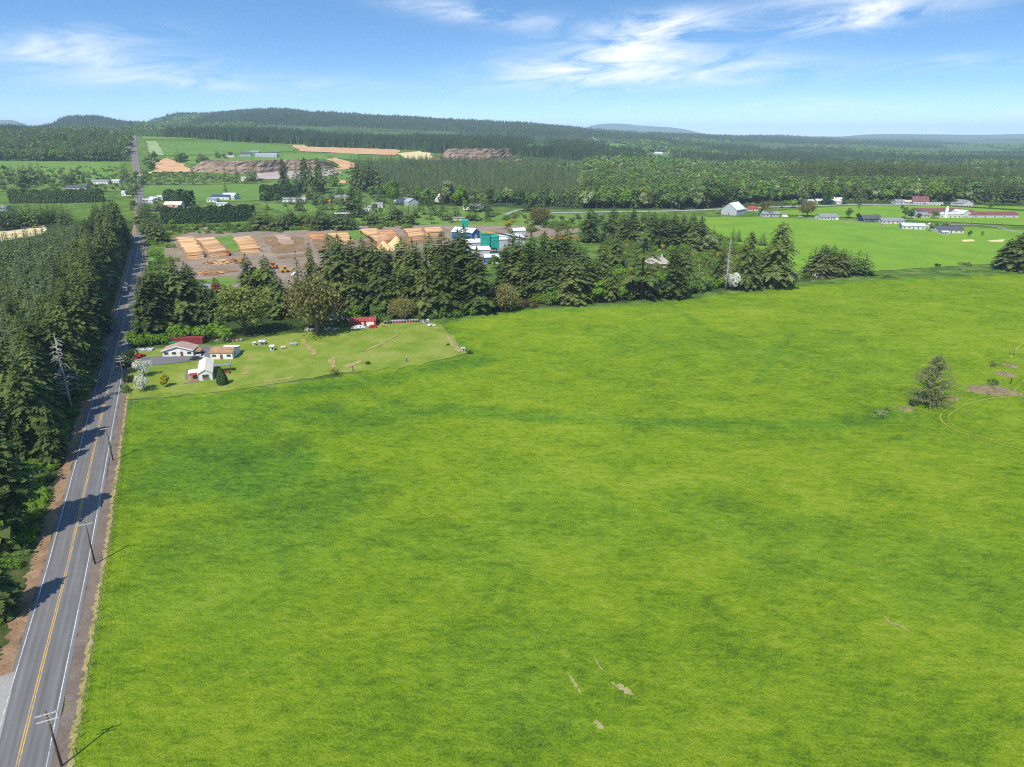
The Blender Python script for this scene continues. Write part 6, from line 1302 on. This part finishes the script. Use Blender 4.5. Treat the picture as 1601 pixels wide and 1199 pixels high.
for c4, h, mt, lb in (([(293, 397), (318, 395), (300, 368), (276, 369)], 4, M_LOG, 'long pale log pile at the left end of the yard, nearest the road'), ([(329, 396), (355, 392), (331, 368), (306, 370)], 4, M_LOG, 'long pale log pile, second from the road'), ([(378, 389), (405, 387), (389, 367), (365, 370)], 4, M_LOG, 'pale log pile standing apart beside green grass'),
        ([(438, 379), (460, 378), (446, 366), (431, 367)], 2, M_LOGG, 'low greyish log pile in the middle of the bark covered yard'), ([(485, 370), (507, 369), (505, 363), (482, 364)], 3, M_LOGR, 'rust coloured short log pile above an orange bark slope'), ([(530, 377), (550, 375), (540, 361), (513, 363)], 3.5, M_LOG, 'pale log pile half hidden behind fir tops'),
        ([(592, 377), (613, 374), (587, 356), (562, 358)], 4, M_LOG, 'wide orange log pile behind the middle firs, left of its twin'), ([(608, 376), (626, 373), (613, 359), (588, 360)], 4, M_LOGR, 'darker orange log pile right of the wide orange one'), ([(642, 370), (664, 367), (655, 354), (631, 356)], 4, M_LOG, 'orange log pile left of the thin flat one'), ([(666, 363), (691, 361), (687, 355), (664, 356)], 4, M_LOG, 'short flat orange log pile farthest right behind the firs')): log_deck(c4, h, lb, mt, len(lb))
def loose(u, v, L_, W, n, mat, label, seed, name='loose_logs', ln=9, rz=0.0, hz=.9):
    e = thing(name, label, 'logs', G(u, v), rz); r = random.Random(seed); m = MB()
    for _ in range(n): a = r.gauss(0, .35); x, y_ = r.uniform(-L_ / 2, L_ / 2), r.uniform(-W / 2, W / 2); z = .25 + r.random() * hz * max(0, 1 - abs(y_) / W * 1.6); q = ln * r.uniform(.4, 1); m.tube((x - q / 2 * math.cos(a), y_ - q / 2 * math.sin(a), z), (x + q / 2 * math.cos(a), y_ + q / 2 * math.sin(a), z + r.gauss(0, .15)), .25, .18, 6)
    m.build('scattered_logs', mat, e)
loose(338, 412, 14, 10, 70, M_LOG, 'jumbled heap of broken pale logs below the second log pile', 3, ln=5, hz=3); loose(370, 411, 10, 10, 60, M_LOGR, 'jumbled heap of orange slabs right of the broken logs', 4, ln=4, hz=3.4); loose(330, 428, 14, 6, 60, M_LOGR, 'low row of orange bark slabs at the near edge of the yard', 5, ln=4, hz=1.5); loose(425, 376, 10, 26, 26, M_LOGR, 'single logs spread out on the bark beside the greyish pile', 6, ln=11, rz=R(-60), hz=.2); loose(880, 372, 24, 14, 60, M_LOGR, 'orange slabs scattered behind the right treeline near the sawmill', 7, ln=5, hz=2); loose(838, 361, 20, 16, 60, M_LOGG, 'grey brown slash heap right of the sawmill roofs', 8, ln=5, hz=2); loose(310, 358, 40, 14, 110, M_GREYWOOD, 'grey slash heap in front of the tall evergreen hedge', 9, ln=5, hz=1.5); loose(800, 358, 26, 10, 60, M_LOGG, 'brown slash windrow behind the sawmill', 10, ln=5, hz=2)
def chip_pile(u, v, w, h, label, seed):
    e = thing('chip_pile', label, 'wood chip pile', G(u, v)); r = random.Random(seed); V = [(0, 0, h)]; F = []; na = 28; nr = 8
    for i in range(1, nr):
        for k in range(na): a = 6.283 * k / na; t = i / (nr - 1); q = t * w / 2 * (1 + .10 * math.sin(3 * a + seed) + r.gauss(0, .02)); V.append((q * math.cos(a), q * math.sin(a), h * (1 - t) * r.uniform(.97, 1.03) + (-.3 if i == nr - 1 else 0)))
    F = [(0, 1 + k, 1 + (k + 1) % na) for k in range(na)] + [(1 + i * na + k, 1 + (i + 1) * na + k, 1 + (i + 1) * na + (k + 1) % na, 1 + i * na + (k + 1) % na) for i in range(nr - 2) for k in range(na)]
    m = MB(); m.add(V, F); m.build('chips', M_CHIP, e, True)
chip_pile(600, 392, 15, 7.5, 'left cone of tan wood chips showing between fir tops', 1); chip_pile(620, 388, 20, 9, 'larger right cone of tan wood chips between fir tops', 2)
def loader(u, v, label, mat, rz, name='wheel_loader', arm=1):
    e = thing(name, label, 'loader', G(u, v), rz); part(e, 'chassis', mat, ((0, 0, 1.4), (5.2, 1.9, 1.2)), ((-1.9, 0, 2.0), (1.6, 2.0, 1.1))); part(e, 'cab', M_GLASS, ((.1, 0, 2.9), (1.5, 1.6, 1.5))); part(e, 'cab_roof', mat, ((.1, 0, 3.72), (1.8, 1.9, .15)))
    part(e, 'lift_arm', mat, ((3.2, .7, 2.2), (3.8, .25, .4), 0, ('Y', -.35 * arm)), ((3.2, -.7, 2.2), (3.8, .25, .4), 0, ('Y', -.35 * arm))); part(e, 'grapple', M_ORANGE, ((5.2, 0, 2.7), (.5, 2.6, .3)), ((5.7, -.8, 2.2), (.3, .25, 1.4), 0, ('Y', .5)), ((5.7, .8, 2.2), (.3, .25, 1.4), 0, ('Y', .5)))
    for sx in (-1.5, 1.5):
        for sy in (-1, 1): part(e, 'wheel', M_BLACK, tubes=(((sx, sy * 1.25 - .3, .85), (sx, sy * 1.25 + .3, .85), .85, .85, 14),))
loader(446, 426, 'yellow log loader on the grey yard, right of the pointed fir', M_YELLOW, R(20)); loader(428, 420, 'orange machine half hidden behind the pointed fir in the yard', M_ORANGE, R(160)); loader(484, 418, 'yellow machine seen between the two slim firs', M_YELLOW, R(80), 'yard_machine'); loader(357, 400, 'orange grapple loader at the end of the second log pile', M_ORANGE, R(100), 'grapple_loader', 2)
vehicle(340, 452, M_RED, 'red truck cab showing between firs at the near yard edge', 'truck', 'truck', R(15), 6, 2.4, 2.8, 'van'); vehicle(322, 452, M_SILVER, 'silver trailer left of the red truck cab', 'trailer', 'trailer', R(10), 7, 2.5, 2.6, 'camper'); vehicle(500, 438, M_WHITE, 'long white lorry behind the slim fir in the yard', 'truck', 'truck', R(-8), 9, 2.5, 2.9, 'van'); vehicle(513, 436, M_SILVER, 'silver van right of the long white lorry', 'van', 'van', R(-5), 6, 2.2, 2.3, 'van'); vehicle(462, 430, M_WHITE, 'white pickup left of the slim fir in the yard', 'pickup_truck', 'pickup', R(60), 5, 2, 1.8, 'pickup'); vehicle(505, 426, M_ORANGE, 'orange tractor behind the white lorry', 'tractor', 'tractor', R(30), 5, 2.2, 2.6, 'van')
bb = house(744, 374, 11, 20, 5.5, 3.0, R(58), M_BLUE, M_METALROOF, 'blue sawmill hall with white metal roof and blue gable', 'sawmill_hall', 'sawmill', 'y', 0, 0, .5, side=0); part(bb, 'bay_door', M_WHITE, ((0, -10.05, 2.0), (4, .08, 4.0)))
for u, v, w, d, h, lb in ((744, 392, 16, 16, 6, 'low white roofed sawmill building just below the blue hall'), (794, 388, 26, 28, 6.5, 'wide white roofed sawmill shed right of the green steel tower'), (748, 402, 16, 12, 5, 'small white roofed building half hidden behind the broad end fir'), (812, 372, 10, 10, 6, 'white roofed hut behind the right treeline tops')): house(u, v, w, d, h, 1.4, R(12), M_GREYWALL, M_METALROOF, lb, 'sawmill_building', 'sawmill', 'x', 2, 1, .5)
house(769, 412, 9, 9, 4.2, 1.3, R(10), M_BLUE, M_METALROOF, 'small blue shed with white roof in front of the green steel tower', 'blue_shed', 'shed', 'x', 1, 1, .5, doormat=M_WHITE, garage=True)
tw = thing('steel_tower', 'bright green steel sawdust tower on legs in front of the blue hall', 'tower', G(766, 398), R(14))
part(tw, 'left_hopper', M_TEAL, ((-3.2, .8, 9.2), (5.4, 7.0, 10.5)), ((-3.2, .8, 14.8), (6.0, 7.6, .5))); part(tw, 'right_hopper', M_TEAL, ((3.0, -.6, 9.0), (5.6, 7.0, 7.5)), ((3.0, -.6, 13.2), (6.3, 7.6, .5), 0, ('X', .12))); part(tw, 'hopper_ribs', M_TEAL, *[((3.0, -4.15, 5.8 + i * 1.6), (5.7, .12, .18)) for i in range(5)], *[((-3.2, -2.75, 4.8 + i * 1.8), (5.5, .12, .18)) for i in range(6)]); part(tw, 'hopper_outlet', M_TEAL, ((-3.2, .8, 3.2), (3.4, 4.4, 1.6)), ((3.0, -.6, 4.6), (3.6, 4.6, 1.5)))
for x, y_ in ((-5.6, -2.4), (-.8, -2.4), (5.5, -3.8), (-5.6, 4), (5.5, 2.8), (.5, -3.8)): part(tw, 'leg', M_TEAL, ((x, y_, 3.2), (.4, .4, 6.4)))
part(tw, 'braces', M_CARDARK, tubes=(((-5.6, -2.4, .3), (-.8, -2.4, 4), .1), ((5.5, -3.8, .3), (.5, -3.8, 4.6), .1), ((.5, -3.8, .3), (5.5, -3.8, 4.6), .1))); part(tw, 'conveyor', M_YELLOW, ((-1.5, .8, 15.5), (8, 1.0, .6), 0, ('Y', .1)), ((4, 1, 14.4), (5, .8, .5), 0, ('Y', .3)))
part(tw, 'yellow_platform', M_YELLOW, ((-3.4, -3.6, 3.4), (4, 1.2, .3)))
cv_ = thing('conveyor', 'long dark conveyor sloping down to the white roofed shed', 'conveyor', G(786, 386), R(-14)); part(cv_, 'belt_housing', M_CARDARK, ((6, 0, 8.5), (24, 1.2, .9), 0, ('Y', .14))); part(cv_, 'support_leg', M_CARDARK, ((-3, 0, 4.5), (.3, .3, 9)), ((14, 0, 3.5), (.3, .3, 7)))
house(728, 362, 5, 5, 9, 1.2, R(10), M_TEAL, M_TEAL, 'small teal tower roof peeping out left of the blue hall', 'steel_hut', 'tower', 'x', 0, 1, .2, side=0)
# ------------------------------------------------------------------ houses farther off
hh = house(1031, 420, 13, 11, 3.4, 3.6, R(4), M_GREYWALL, paint('taupe_shingle', (.33, .29, .25), (.24, .21, .18), 1.0, .85), 'hipped grey roofed house hidden among firs and scrub', 'house', 'house', 'x', 3, 1, .8, True, hip=.36); part(hh, 'rear_wing_roof', M_SILVER, ((11.5, 4, 2.8), (9, 6, .2))); part(hh, 'rear_wing_wall', M_WHITE, ((11.5, 4, 1.35), (8.2, 5.4, 2.7)))
house(525, 500, 11, 8, 3.2, 2.0, R(10), M_GREYWALL, M_DKROOF, 'dark roofed house under the purple tree behind the brown budding tree', 'house', 'house', 'x', 3, 1)
barn = house(1139, 336, 17, 20, 5.5, 6.5, R(-42), M_GREYWALL, M_METALROOF, 'grey timber barn with steep white roof at the far edge of the hay meadow', 'barn', 'barn', 'y', 0, 1, .5, side=0); part(barn, 'lean_to_roof', M_METALROOF, ((-11.5, 0, 4.2), (6, 22, .2), 0, ('Y', -.45)))
M_FARWHITE = paint('dull_white_siding', (.50, .49, .46), (.38, .37, .35), .5, .7); M_FARROOF = paint('dull_metal_roof', (.48, .49, .50), (.36, .37, .385), .3, .6)
HS = ((1178, 330, 12, 9, 3, 2, .1, M_WHITE, M_REDROOF, 'white house with red trim behind the bare round tree'), (1205, 339, 20, 9, 3.2, 2.2, .0, M_GREYWALL, M_GREYROOF, 'low grey house at the left end of the hay meadow hamlet'), (1264, 319, 16, 9, 4, 1.5, .1, M_WHITE, M_METALROOF, 'white shed on the far road, leftmost of three pale roofs'), (1285, 318, 16, 9, 3.4, 2, .1, M_WHITE, M_METALROOF, 'white roofed shed on the far road, middle one of three'), (1307, 319, 16, 12, 4, 3.5, -.2, M_WHITE, M_CREAM, 'cream roofed house on the far road, rightmost of three pale roofs'),
      (1297, 344, 22, 12, 3.4, 2.4, .1, M_WHITE, M_GREYROOF, 'white house with grey roof and pale blue garage at the hamlet'), (1363, 348, 20, 12, 4, 3, -.1, M_NAVY, M_DKROOF, 'navy blue house with dark roof in the hamlet row'), (1396, 350, 24, 11, 3.2, 2, -.08, M_WHITE, M_GREYROOF, 'long grey roofed bungalow with white walls right of the navy house'), (1428, 359, 22, 12, 3.6, 1.8, -.25, M_WHITE, M_METALROOF, 'white house with bright white metal roof at the hay meadow edge'), (1487, 365, 24, 11, 3.4, 2.4, -.05, M_WHITE, M_DKROOF, 'charcoal roofed white house with a small white shed before it'),
      (1441, 341, 20, 12, 3.2, 2.4, .1, M_WHITE, M_GREYROOF, 'pale roofed white farmhouse between rounded trees'), (1409, 319, 16, 10, 3.2, 2, .1, M_WHITE, M_GREYROOF, 'small grey roofed house on the far road left of the red barn roof'), (1423, 319, 16, 9, 3, 1.6, .1, M_WHITE, M_TAN, 'low tan roofed house touching the red roofed barn'), (1439, 320, 20, 14, 4.5, 5, -.35, M_GREYWALL, M_MAROONROOF, 'barn with a big steep dark red roof on the far road'), (1461, 321, 24, 5, 2.5, .6, 0, M_WHITE, M_METALROOF, 'long low white shed right of the dark red roof'), (1512, 324, 22, 14, 5, 3.5, .35, M_WHITE, M_GREYROOF, 'white gabled house alone beside the vine row'),
      (1486, 341, 26, 12, 4.2, 1.6, .0, M_WHITE, M_METALROOF, 'white farm shed with pale roof in front of the maroon barns'), (1511, 341, 14, 14, 5, 3, .3, M_WHITE, M_METALROOF, 'white gabled barn at the left end of the longest maroon roof'), (1158, 331, 5, 4, 2.4, 1, 0, M_WHITE, M_METALROOF, 'tiny white hut right of the white roofed barn'), (1478, 367, 6, 5, 2.4, .8, .0, M_WHITE, M_METALROOF, 'tiny white shed in front of the charcoal roofed house'),
      (246, 210, 40, 12, 5, 3, .0, M_WHITE, M_GREYROOF, 'pale grey roofed farm building on the far hilltop field, left one'), (268, 209, 24, 12, 5, 3, .0, M_WHITE, M_METALROOF, 'white farm building on the far hilltop field, between two others'), (304, 209, 48, 14, 5, 3.4, .0, M_TAN, M_GREYROOF, 'long brown roofed house on the far hilltop field, right one'),
      (155, 288, 26, 12, 3.6, 2.2, .0, M_WHITE, M_GREYROOF, 'white house with grey roof left of the far road bend'), (119, 297, 26, 12, 3.6, 2.4, .1, M_GREYWALL, M_DKROOF, 'grey roofed house behind the even fir row'), (180, 286, 12, 8, 3, 1.5, .0, M_WHITE, M_METALROOF, 'small white outbuilding near the far road, beside the big dark fir'), (82, 228, 30, 14, 5, 3, .0, M_BROWNROOF, M_BROWNROOF, 'brown roofed building in the far left woods'),
      (257, 329, 17, 10, 3.4, 2.2, .2, M_CREAM, M_BROWNROOF, 'cream house with brown roof before the square fir block'), (270, 326, 18, 12, 4.2, 2.8, .1, M_CREAM, M_CREAM, 'cream roofed house touching the brown roofed one'), (290, 330, 24, 6, 3, .6, .0, M_WHITE, M_METALROOF, 'long low pale roof over the tall evergreen hedge'), (252, 312, 14, 8, 3, 1.6, .0, M_WHITE, M_METALROOF, 'white outbuilding left of the square fir block'), (240, 314, 10, 8, 3, 1.6, .0, M_WHITE, M_METALROOF, 'white hut beside the road behind roadside firs'),
      (344, 312, 24, 10, 3.6, 2, -.15, M_WHITE, M_NAVY, 'blue roofed shed beside the lone narrow fir'), (357, 312, 16, 14, 4.6, 3, -.1, M_CREAM, M_METALROOF, 'white barn with dark doorway right of the blue roofed shed'), (347, 322, 12, 5, 3, .8, .1, M_WHITE, M_METALROOF, 'white caravan shed in front of the blue roofed shed'), (331, 316, 12, 8, 3, 1.8, .0, M_WHITE, M_GREYROOF, 'small white house left of the blue roofed shed'), (383, 283, 12, 10, 4, 2, .0, M_WHITE, M_SILVER, 'white hut at the quarry foot left of two firs'),
      (416, 246, 46, 14, 5, 2.4, -.06, M_GREYWALL, M_SILVER, 'long pale farm shed on the hill above the quarry'), (398, 242, 20, 12, 5, 3, .0, M_TEAL, M_GREYROOF, 'green walled farm building above the quarry'), (384, 245, 22, 14, 5, 3, .2, M_GREYWALL, M_DKROOF, 'dark roofed farmhouse at the left above the quarry'), (360, 246, 18, 9, 4, 1.6, .0, M_WHITE, M_GREYROOF, 'small grey shed farther left above the quarry'), (426, 243, 18, 10, 4, 2, .0, M_TAN, M_DKROOF, 'dark roofed shed right of the long pale farm shed'),
      (452, 316, 20, 9, 3.4, 1.6, -.1, M_WHITE, M_GREYROOF, 'white bungalow between two conical shrubs'), (468, 316, 14, 9, 3.4, 1.6, -.1, M_WHITE, M_METALROOF, 'white house right of the white bungalow'), (482, 312, 16, 9, 3.2, 1.8, .1, M_TAN, M_BROWNROOF, 'brown roofed house before the round dark firs'), (510, 318, 10, 7, 3, 1.6, .0, M_RUSTROOF, M_ORANGE, 'small orange roofed shed on the village pasture'), (536, 314, 18, 12, 4, 2.6, .3, M_WHITE, M_GREYROOF, 'grey roofed house in the village, left of a white one'), (541, 322, 14, 10, 3.4, 2, .3, M_WHITE, M_METALROOF, 'white roofed house just below the grey roofed village house'),
      (534, 341, 15, 8, 4.2, .8, .0, M_CARDARK, M_METALROOF, 'open dark shed with flat white roof on the village pasture'), (627, 318, 20, 12, 4, 2.6, -.2, M_CREAM, M_GREYROOF, 'cream gabled house between dark village firs'), (647, 322, 13, 12, 5, 3.4, .6, M_GREYWALL, M_SILVER, 'blue grey gabled house right of the cream one'), (693, 316, 12, 12, 6, 4, .5, M_WHITE, M_WHITE, 'white tall gabled house among green trees'), (664, 312, 20, 9, 3.6, 2, .0, M_WHITE, M_TEAL, 'green roofed house far behind village trees'), (738, 328, 20, 12, 3.8, 2.2, .05, M_CREAM, M_GREYROOF, 'grey roofed cream house at the end of a pale lane'), (754, 328, 17, 9, 3.2, 1.4, .0, M_GREYWALL, M_DKROOF, 'low dark garage right of the grey roofed cream house'),
      (724, 345, 26, 7, 2.6, .6, .05, M_TAN, M_GREYROOF, 'long low open shed under firs behind the sawmill'), (590, 325, 12, 9, 3.6, 2, .1, M_WHITE, M_GREYROOF, 'small pale house half hidden left of dark village firs'), (575, 330, 10, 8, 3.4, 2, -.3, M_WHITE, M_METALROOF, 'tiny white gable among village firs'), (231, 318, 12, 8, 4, 1.4, .0, M_WHITE, M_METALROOF, 'white roofed shop where the far road goes out of sight'), (198, 306, 12, 9, 4, 2, .1, M_WHITE, M_METALROOF, 'white house by the road at the foot of the hill'), (-2, 330, 16, 10, 3.4, 2, .1, M_GREYWALL, M_GREYROOF, 'grey roof cut by the left edge of the photograph'),
      (1030, 242, 26, 14, 5, 3, .1, M_WHITE, M_METALROOF, 'white farm roof in the far valley clearing, left one'), (1052, 240, 30, 14, 6, 3, .0, M_TAN, M_RUSTROOF, 'rust roofed farm building in the far valley clearing'), (1042, 251, 24, 12, 5, 3, .1, M_WHITE, M_METALROOF, 'white shed in the far valley clearing, lower one'), (893, 236, 26, 14, 6, 3, .0, M_WHITE, M_METALROOF, 'white building on the far wooded slope'))
for i, (u, v, w, d, h, ri, rz, wm, rm, lb) in enumerate(HS):
    nm = 'shed' if 'shed' in lb or 'hut' in lb or 'outbuilding' in lb else 'barn' if 'barn' in lb else 'garage' if 'garage right' in lb else 'house'
    if u > 1150: w *= .84; h *= .9
    if u > 1150 and wm is M_WHITE: wm = M_FARWHITE
    if rm is M_METALROOF: rm = M_FARROOF
    try: house(u, v, w, d, h, ri, rz, wm, rm, lb, nm, nm, 'y' if 'gable' in lb else 'x', 2 if w < 14 else 4, 1, .5, False, 1 if rz <= 0.02 else -1, garage=('garage' in lb))
    except ValueError: print('no ground', u, v)
for (u, v, w, lb) in ((1471, 335, 46, 'maroon roofed poultry barn, farthest of three'), (1484, 338, 52, 'maroon roofed poultry barn, middle one of three'), (1540, 341, 66, 'long maroon roofed poultry barn in front, with white end')): house(u, v, w, 14, 3.4, 2.2, R(-1), M_GREYWALL, M_MAROONROOF, lb, 'poultry_barn', 'barn', 'x', 6, 1, .5)
sl = thing('silo', 'slim white silo standing before the maroon barns', 'silo', G(1478, 341)); MB().tube((0, 0, -.3), (0, 0, 10), 1.6, 1.6, 16).build('silo_body', M_WHITE, sl); MB().tube((0, 0, 10), (0, 0, 12), 1.65, .2, 16).build('silo_cap', M_SILVER, sl)
vehicle(1222, 325, M_CARDARK, 'dark car driving on the far side road', 'car', 'car', R(180), 4.8, 2, 1.6); vehicle(1227, 339.5, M_WHITE, 'white van parked alone at the hay meadow edge', 'van', 'van', R(0), 6, 2.2, 2.4, 'van'); vehicle(1251, 339.5, M_SILVER, 'silver car left of the tall budding tree at the hamlet', 'car', 'car', 0, 4.6, 1.8, 1.5); vehicle(1455, 351, M_WHITE, 'white car on the farm lane', 'car', 'car', R(10), 4.6, 1.8, 1.5)
# small far clutter of the hamlet
for i, (u, v) in enumerate(((1318, 346), (1326, 347), (1334, 348), (1345, 348), (1378, 352))): heap(u, v, 5, 3, 1.6, (('boards', M_RUSTROOF), ('scrap', M_GREYROOF)), 'low heap of yard clutter behind the hamlet fence', 'yard_clutter', 'pile', 8, 30 + i)['group'] = 'yard clutter behind the hamlet'
# ------------------------------------------------------------------ the air
def haze_box():
    m = bpy.data.materials.new('air'); m.use_nodes = True; nt = m.node_tree; nt.nodes.clear()
    o = nt.nodes.new('ShaderNodeOutputMaterial'); v = nt.nodes.new('ShaderNodeVolumePrincipled')
    v.inputs['Color'].default_value = (.62, .84, 1.0, 1); v.inputs['Density'].default_value = 6.8e-5; v.inputs['Anisotropy'].default_value = -.1
    nt.links.new(v.outputs[0], o.inputs['Volume'])
    zt = float(GZ.max()) + 60; zb = float(GZ.min()) - 3
    b = MB(); b.box((0, 12250, (zt + zb) / 2), (104000, 27600, zt - zb)); h = b.build('haze', m); tag(h, 'pale blue haze veiling the far hills', 'haze', None, 'stuff')
haze_box()
